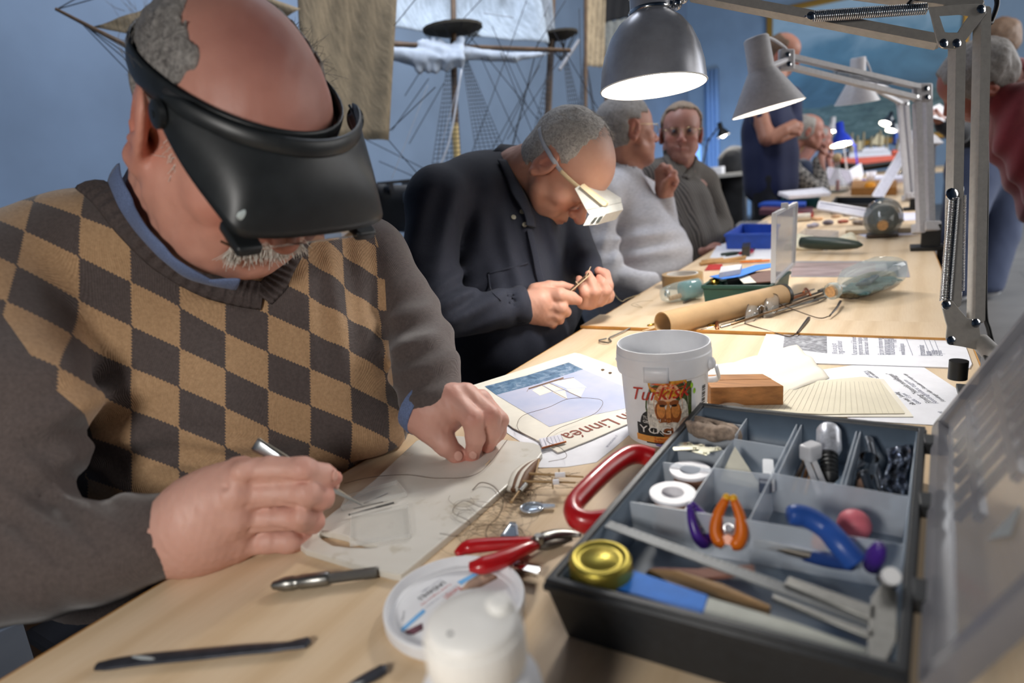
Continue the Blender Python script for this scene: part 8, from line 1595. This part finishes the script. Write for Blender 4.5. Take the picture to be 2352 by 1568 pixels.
def hullmesh(root, a, b, w_, h, mt, name='hull', sheer=.06):
    a, b = np.array(a), np.array(b); L_ = np.linalg.norm(b-a); d = (b-a)/L_; s_ = nrm(np.cross([0, 0, 1], d)); mb = MB(); nu, nv = 28, 12
    def f(u, v):
        t = (2*v-1); bw = math.sin(PI*min(1, max(0, u*.9+.06)))**.5; y = w_/2*bw*math.copysign(abs(t)**.7, t); zz = -h*(1-abs(t)**2.2)*(1-.15*abs(2*u-1)) + sheer*(2*u-1)**2; return a + d*L_*u + s_*y + np.array([0, 0, zz])
    mb.grid(f, nu, nv); o = mb.build(name, mt, root, smooth=True); sm = o.modifiers.new('t', 'SOLIDIFY'); sm.thickness = .012; dk = MB(); dk.grid(lambda u, v: a + d*L_*u + s_*w_/2*math.sin(PI*min(1, max(0, u*.9+.06)))**.5*(2*v-1)*.96 + np.array([0, 0, sheer*(2*u-1)**2-.03]), 20, 2); dk.build('deck', M_spar, root); return d, s_
# ---- the big square rigger behind the navy shirt man
def big_ship():
    P = lambda x, y, z=3.0: D(x, y, z); b = P(1120, 470, 3.05); r = empty('ship_model', (b[0], b[1], 0), 'large rigged ship model with furled white sails and dark hull behind the navy shirt man', 'ship model')
    a0, a1 = P(842, 452, 2.9), P(1420, 430, 3.5); a1[2] = a0[2]; d, s_ = hullmesh(r, a0, a1, .34, .24, M_hullb); MB().box((a0+a1)/2 + (0, 0, -.02), (np.linalg.norm(a1-a0)*.8, .345, .05), np.array([d, s_, [0, 0, 1]])).build('gun_band', mat('hull_grey_band', '7E8890', .6), r)
    for k in range(9): p = a0 + (a1-a0)*(.06+.1*k); MB().box(p + (0, 0, .025), (.02, .3, .05), np.array([d, s_, [0, 0, 1]])).build('bulwark_post', M_hullb, r)
    MB().box((a0+a1)/2 + (0, 0, .055), (np.linalg.norm(a1-a0)*.92, .012, .014), np.array([d, s_, [0, 0, 1]])).build('rail', M_hullb, r)
    for k in range(7): p = a0 + (a1-a0)*(.05+.1*k); MB().cyl(p + (0, 0, .03) - s_*.2 + 0, p + (0, 0, .03) + s_*.2, .012).build('gun', M_rig, r)
    # masts
    for px, zc, rr in ((((1040, -60), (1045, 290)), 3.02, .017), (((1272, -60), (1256, 330)), 3.3, .02), (((1160, -80), (1150, -20)), 3.1, .01)):
        p, q = P(*px[0], zc), P(*px[1], zc); MB().cyl(q, p, rr, rr*.7).build('mast', M_spar, r)
    MB().cyl(P(1055, 450, 3.02), P(1045, 285, 3.02), .019, .017).build('mast', M_sparl, r); MB().cyl(P(1252, 440, 3.3), P(1256, 330, 3.3), .021).build('mast', M_spar, r)
    for (x, y), zc, w_ in (((1040, 68), 3.02, .15), ((1285, 80), 3.3, .1)):
        c = P(x, y, zc); MB().lathe([(w_*.5, -.022), (w_, .0), (w_, .012), (w_*.3, .016)], c, (0, 0, 1), 16).build('fighting_top', mat('top_dark', '3A352C', .8), r)
        lines(r, [(c + w_*np.array([math.cos(t), math.sin(t), 0]), c + (0, 0, -.13)) for t in np.linspace(0, 6.2, 12)], .002, M_rig)
    MB().cyl(P(860, 100, 2.9), P(1310, 116, 3.12), .012, .010).build('yard', M_spar, r); MB().cyl(P(1285, 160, 3.25), P(1330, 92, 3.25), .009).build('gaff', mat('grey_spar', '9A9BA0', .6), r); MB().cyl(P(860, 92, 2.96), P(1000, 105, 2.99), .006).build('yard', M_spar, r)
    # furled sail: folds hanging from the yard
    F = Field(P(1085, 130, 3.0)-.75, P(1085, 130, 3.0)+.75, .009); rg = np.random.default_rng(8)
    F.chain([P(895, 122, 2.92), P(930, 128, 2.94), P(975, 138, 2.96), P(1015, 130, 2.97), (P(1070, 122, 3.0)), P(1120, 128, 3.02), P(1180, 132, 3.05), P(1260, 122, 3.1)], [.03, .034, .05, .055, .03, .026, .022, .01], k=.02)
    for k in range(13): x = 955+9*k+rg.uniform(-4, 4); y0 = rg.uniform(85, 115); F.chain([P(x, y0, 2.95), P(x+rg.uniform(-6, 6), 135, 2.93), P(x+rg.uniform(-10, 10), 165+rg.uniform(-12, 16)-abs(k-6)*3, 2.95)], [.012, .018, .016], k=.008)
    F.disp(lambda Q: .006*vnoise(Q, 50, 3)); V, Fc = F.mesh(1); mkobj('furled_sail', V, Fc, mat('white_furled_sail', 'B4BECB', .9, bump=.3, scale=30), r, smooth=True)
    sail(r, [P(890, -60, 3.0), P(1230, -60, 3.15), P(1262, 98, 3.15), P(890, 62, 3.0)], M_blsail, .08, scal=-.0); sail(r, [P(1195, -70, 3.2), P(1262, -70, 3.25), P(1275, 78, 3.3), P(1255, 70, 3.2)], canvas_mat('grey_sailcloth', '8F969C'), .03)
    # shrouds and stays
    shroud(r, P(1040, 75, 3.02), P(985, 430, 2.85), P(1062, 425, 2.85), 7, 34); shroud(r, P(1060, 110, 3.02), P(1105, 430, 2.9), P(1190, 420, 2.95), 7, 36); shroud(r, P(1275, 85, 3.3), P(1200, 420, 3.1), P(1245, 430, 3.1), 6, 30); shroud(r, P(1290, 90, 3.3), P(1325, 420, 3.15), P(1375, 410, 3.2), 6, 32); shroud(r, P(1270, -40, 3.3), P(1180, 330, 3.15), P(1165, 380, 3.1), 4, 10)
    S = [((1040, 70), (1160, -60)), ((1300, 115), (1165, 320)), ((1255, 110), (1120, 400)), ((1240, 150), (1100, 395)), ((1060, 60), (1330, 390)), ((1210, 0), (1070, 390)), ((1330, 20), (1340, 400)), ((1265, 60), (1420, 330)), ((1020, 190), (940, 330)), ((985, 180), (900, 300)), ((1180, 130), (1260, 300)), ((1000, 110), (930, 220)), ((1100, 120), (1195, 330)), ((1130, 60), (1210, 240)), ((1150, 120), (1225, 310)), ((1300, 0), (1230, 110)), ((870, 370), (985, 420)), ((840, 320), (1000, 400))]
    lines(r, [(P(*a, 3.0), P(*b2, 3.0)) for a, b2 in S], .0022, M_rig); lines(r, [(P(*a, 2.9), P(*b2, 2.9)) for a, b2 in (((983, 195), (900, 410)), ((1065, 150), (990, 420)), ((1180, 40), (1110, 30)), ((1262, 0), (1235, 70)))], .002, M_lrig)
    MB().tube(bez([P(1060, 160, 2.85), P(1030, 330, 2.8), P(980, 430, 2.78), P(935, 465, 2.78)], 8), .005, 6).build('pale_rope', M_lrig, r, smooth=True)
    MB().box(((a0+a1)/2)*np.array([1, 1, 0]) + (0, 0, .36), (1.15, .42, .7), np.array([d, s_, [0, 0, 1]])).build('plinth', mat('plinth_white', 'B9C7D8', .7), r)
    for f in (.25, .75): p = a0 + (a1-a0)*f; MB().box(p*np.array([1, 1, 0]) + (0, 0, .71+.0*(p[2])), (.05, .3, .1), np.array([d, s_, [0, 0, 1]])).build('cradle', M_darkwood, r); MB().box((p[0], p[1], (.75+p[2]-.2)/2), (.05, .2, max(.06, p[2]-.2-.70)), np.array([d, s_, [0, 0, 1]])).build('cradle', M_darkwood, r)
big_ship()
# ---- tan sailed ship on the left
def tan_ship():
    P = lambda x, y, z=2.3: D(x, y, z); b = P(620, 420, 2.35); r = empty('ship_model', (b[0], b[1], 0), 'ship model with tall tan sails and a dark bowsprit behind the visor man', 'ship model')
    MB().cyl(P(420, 172, 2.2), P(127, 20, 2.0), .012, .005).build('bowsprit', M_spar, r); MB().cyl(P(700, 300, 2.35), P(420, 172, 2.2), .014, .012).build('bowsprit', M_spar, r); MB().cyl(P(690, 480, 2.35), P(712, -80, 2.35), .02, .014).build('mast', M_spar, r)
    sail(r, [P(215, 62, 2.1), P(500, -45, 2.25), P(690, 20, 2.3), P(520, 120, 2.28)], M_tan, .05); sail(r, [P(680, -60, 2.3), P(915, -60, 2.42), P(893, 322, 2.4), P(700, 310, 2.32)], M_tan, .04)
    lines(r, [(P(*a, 2.15), P(*b2, 2.2)) for a, b2 in (((130, 22), (240, -40)), ((195, 58), (330, 170)), ((200, 62), (330, 150)), ((205, 60), (340, 130)), ((190, 56), (320, 190)), ((130, 22), (420, -60)))], .002, M_rig); lines(r, [(P(*a, 2.4), P(*b2, 2.4)) for a, b2 in (((905, 60), (985, -40)), ((895, 300), (1000, 200)), ((893, 322), (960, 400)), ((700, 310), (600, 480)))], .002, M_rig)
    a0, a1 = P(330, 480, 2.3), P(850, 452, 2.62); a1[2] = a0[2]; d, s_ = hullmesh(r, a0, a1, .24, .18, M_hullb); MB().box(((a0+a1)/2)*np.array([1, 1, 0]) + (0, 0, (a0[2]-.18)/2), (.7, .3, a0[2]-.18), np.array([d, s_, [0, 0, 1]])).build('plinth', mat('plinth_white', 'B9C7D8', .7), r)
tan_ship()
# ---- sails hanging further along the wall
def hang_ship():
    P = lambda x, y, z=4.5: D(x, y, z); b = P(1400, 330, 3.7); r = empty('ship_model', (b[0], b[1], 0), 'ship model with one narrow tan sail and a black pennant behind the domed lamp', 'ship model')
    sail(r, [P(1348, -40), P(1392, -40), P(1387, 155), P(1342, 150)], canvas_mat('pale_tan_sailcloth', 'B3A184'), .02); sail(r, [P(1385, -60), P(1470, -60), P(1462, 35), P(1386, 52)], mat('black_pennant', '15161A', .9), .02); sail(r, [P(1388, 52), P(1450, 40), P(1440, 200), P(1395, 230)], canvas_mat('grey_sailcloth2', '7C7F7C'), .02)
    MB().cyl(P(1345, 460, 4.5), P(1345, -80, 4.5), .014).build('mast', M_spar, r); MB().cyl(P(1393, 440, 4.52), P(1390, -80, 4.52), .012).build('mast', M_spar, r); a0, a1 = P(1300, 440, 4.4), P(1480, 425, 4.75); a1[2] = a0[2]; d, s_ = hullmesh(r, a0, a1, .2, .16, M_hullb); MB().box(((a0+a1)/2)*np.array([1, 1, 0]) + (0, 0, (a0[2]-.16)/2), (.5, .26, a0[2]-.16), np.array([d, s_, [0, 0, 1]])).build('plinth', mat('plinth_white', 'B9C7D8', .7), r)
    shroud(r, P(1345, 100), P(1310, 420), P(1335, 430), 5, 26); shroud(r, P(1350, 160), P(1375, 400), P(1395, 420), 5, 20)
hang_ship()
# ---- dark chairs, a side table with a black lamp
M_coat = cloth_mat('brown_coat', '4A3E30', 200, .2, .95, .2)
for (x, y, zc), az, l in (((1655, 520, 4.2), .5, 'dark chair draped with a brown coat beside the standing person'), ((1625, 500, 4.9), .3, 'dark chair with a brown coat further back along the wall')):
    p = D(x, y, zc); ch = wood_chair((p[0], p[1], 0), l, M_darkwood, mat('dark_seat_fabric', '22232A', .9), az); F = Field(np.array([p[0]-.5, p[1]-.5, .35]), np.array([p[0]+.4, p[1]+.5, 1.1]), .016); q = np.array([p[0]-.185*math.cos(az), p[1]-.185*math.sin(az), 0]); s_ = np.array([-math.sin(az), math.cos(az), 0])
    F.chain([q + s_*.24 + (0, 0, .84), q - s_*.24 + (0, 0, .84)], [.06, .06], k=.03); F.chain([q + s_*.22 + (0, 0, .8), q + s_*.26 + (0, 0, .5)], [.06, .05], k=.03); F.chain([q - s_*.22 + (0, 0, .8), q - s_*.26 + (0, 0, .5)], [.06, .05], k=.03); F.cap(q + (0, 0, .8), q + (0, 0, .55), .1, .11, k=.04); F.disp(lambda Q: .012*vnoise(Q, 18, 3)); V, Fc = F.mesh(1); mkobj('draped_coat', V, Fc, M_coat, ch, smooth=True)
def dark_jacket_person():
    p = D(1697, 395, 6.1); ch = wood_chair((p[0], p[1], 0), 'dark chair with a black jacket hung high behind the standing person', M_darkwood, mat('dark_seat_fabric', '22232A', .9), .2); F = Field(p + np.array([-.45, -.45, -.6]), p + np.array([.4, .4, .35]), .018); F.chain([p + (-.05, .1, .12), p + (-.05, -.1, .12)], [.11, .11], k=.04); F.cap(p + (-.05, 0, .1), p + (-.1, 0, -.4), .15, .16, k=.05); F.disp(lambda Q: .012*vnoise(Q, 18, 3)); V, Fc = F.mesh(1); mkobj('draped_coat', V, Fc, cloth_mat('black_coat', '17181C', 200), ch, smooth=True)
dark_jacket_person()
def side_table():
    p = D(1622, 402, 6.0); r = empty('side_table', (p[0], p[1], 0), 'white topped side table by the end of the wall carrying the black lamp', 'table'); zt = p[2]; MB().box((p[0], p[1], zt-.015), (.9, .5, .03)).build('table_top', mat('pale_top', 'C9C5BC', .5), r)
    for a in (-.4, .4):
        for b in (-.2, .2): MB().cyl((p[0]+a, p[1]+b, 0), (p[0]+a, p[1]+b, zt-.03), .018).build('leg', M_steel, r)
    small_lamp('small black desk lamp glowing against the blue wall', np.array([p[0]-.06, p[1], zt]), (1662, 312), 6.0, 30, (-.35, -.05), M_blackpl, .1, 5)
    q = D(1640, 398, 5.85); o = MB(); o.rbox((q[0], q[1], zt+.035), (.18, .12, .07), None, .01); o.build('white_box', M_paper, None, 'small white box on the side table near the black lamp', 'box', bevel=.004, at=(q[0], q[1], zt))
side_table()
for x, y, l in ((-.9, 1.24, 'dark wooden chair under the person in the navy shirt'), (-1.03, 2.25, 'dark wooden chair under the person in the pale sweatshirt'), (-1.0, 2.78, 'dark wooden chair under the person in the striped shirt')): wood_chair((x, y, 0), l, M_darkwood, mat('dark_seat_fabric', '22232A', .9), 0, 'chairs along the tables')
rg = np.random.default_rng(31); mb = MB()
for _ in range(30):
    c = np.array([rg.uniform(1050, 1180), rg.uniform(1150, 1245)]); R_ = rg.uniform(12, 60); t = rg.uniform(0, 6); mb.tube(bez([T(c[0]+R_*math.cos(t+k*.9)*1.3, c[1]+R_*.6*math.sin(t+k*.9*rg.uniform(.8, 1.2)), TZ+.002+(.008 if c[0]-R_ < 1090 and c[1] < 1190 else 0)) for k in range(6)], 6), .00016, 3, cap=False)
mb.build('thread_tangle', M_thread, None, 'fine brown thread tangle spread over the table between board and pliers', 'thread', kind='stuff', at=T(1115, 1200))
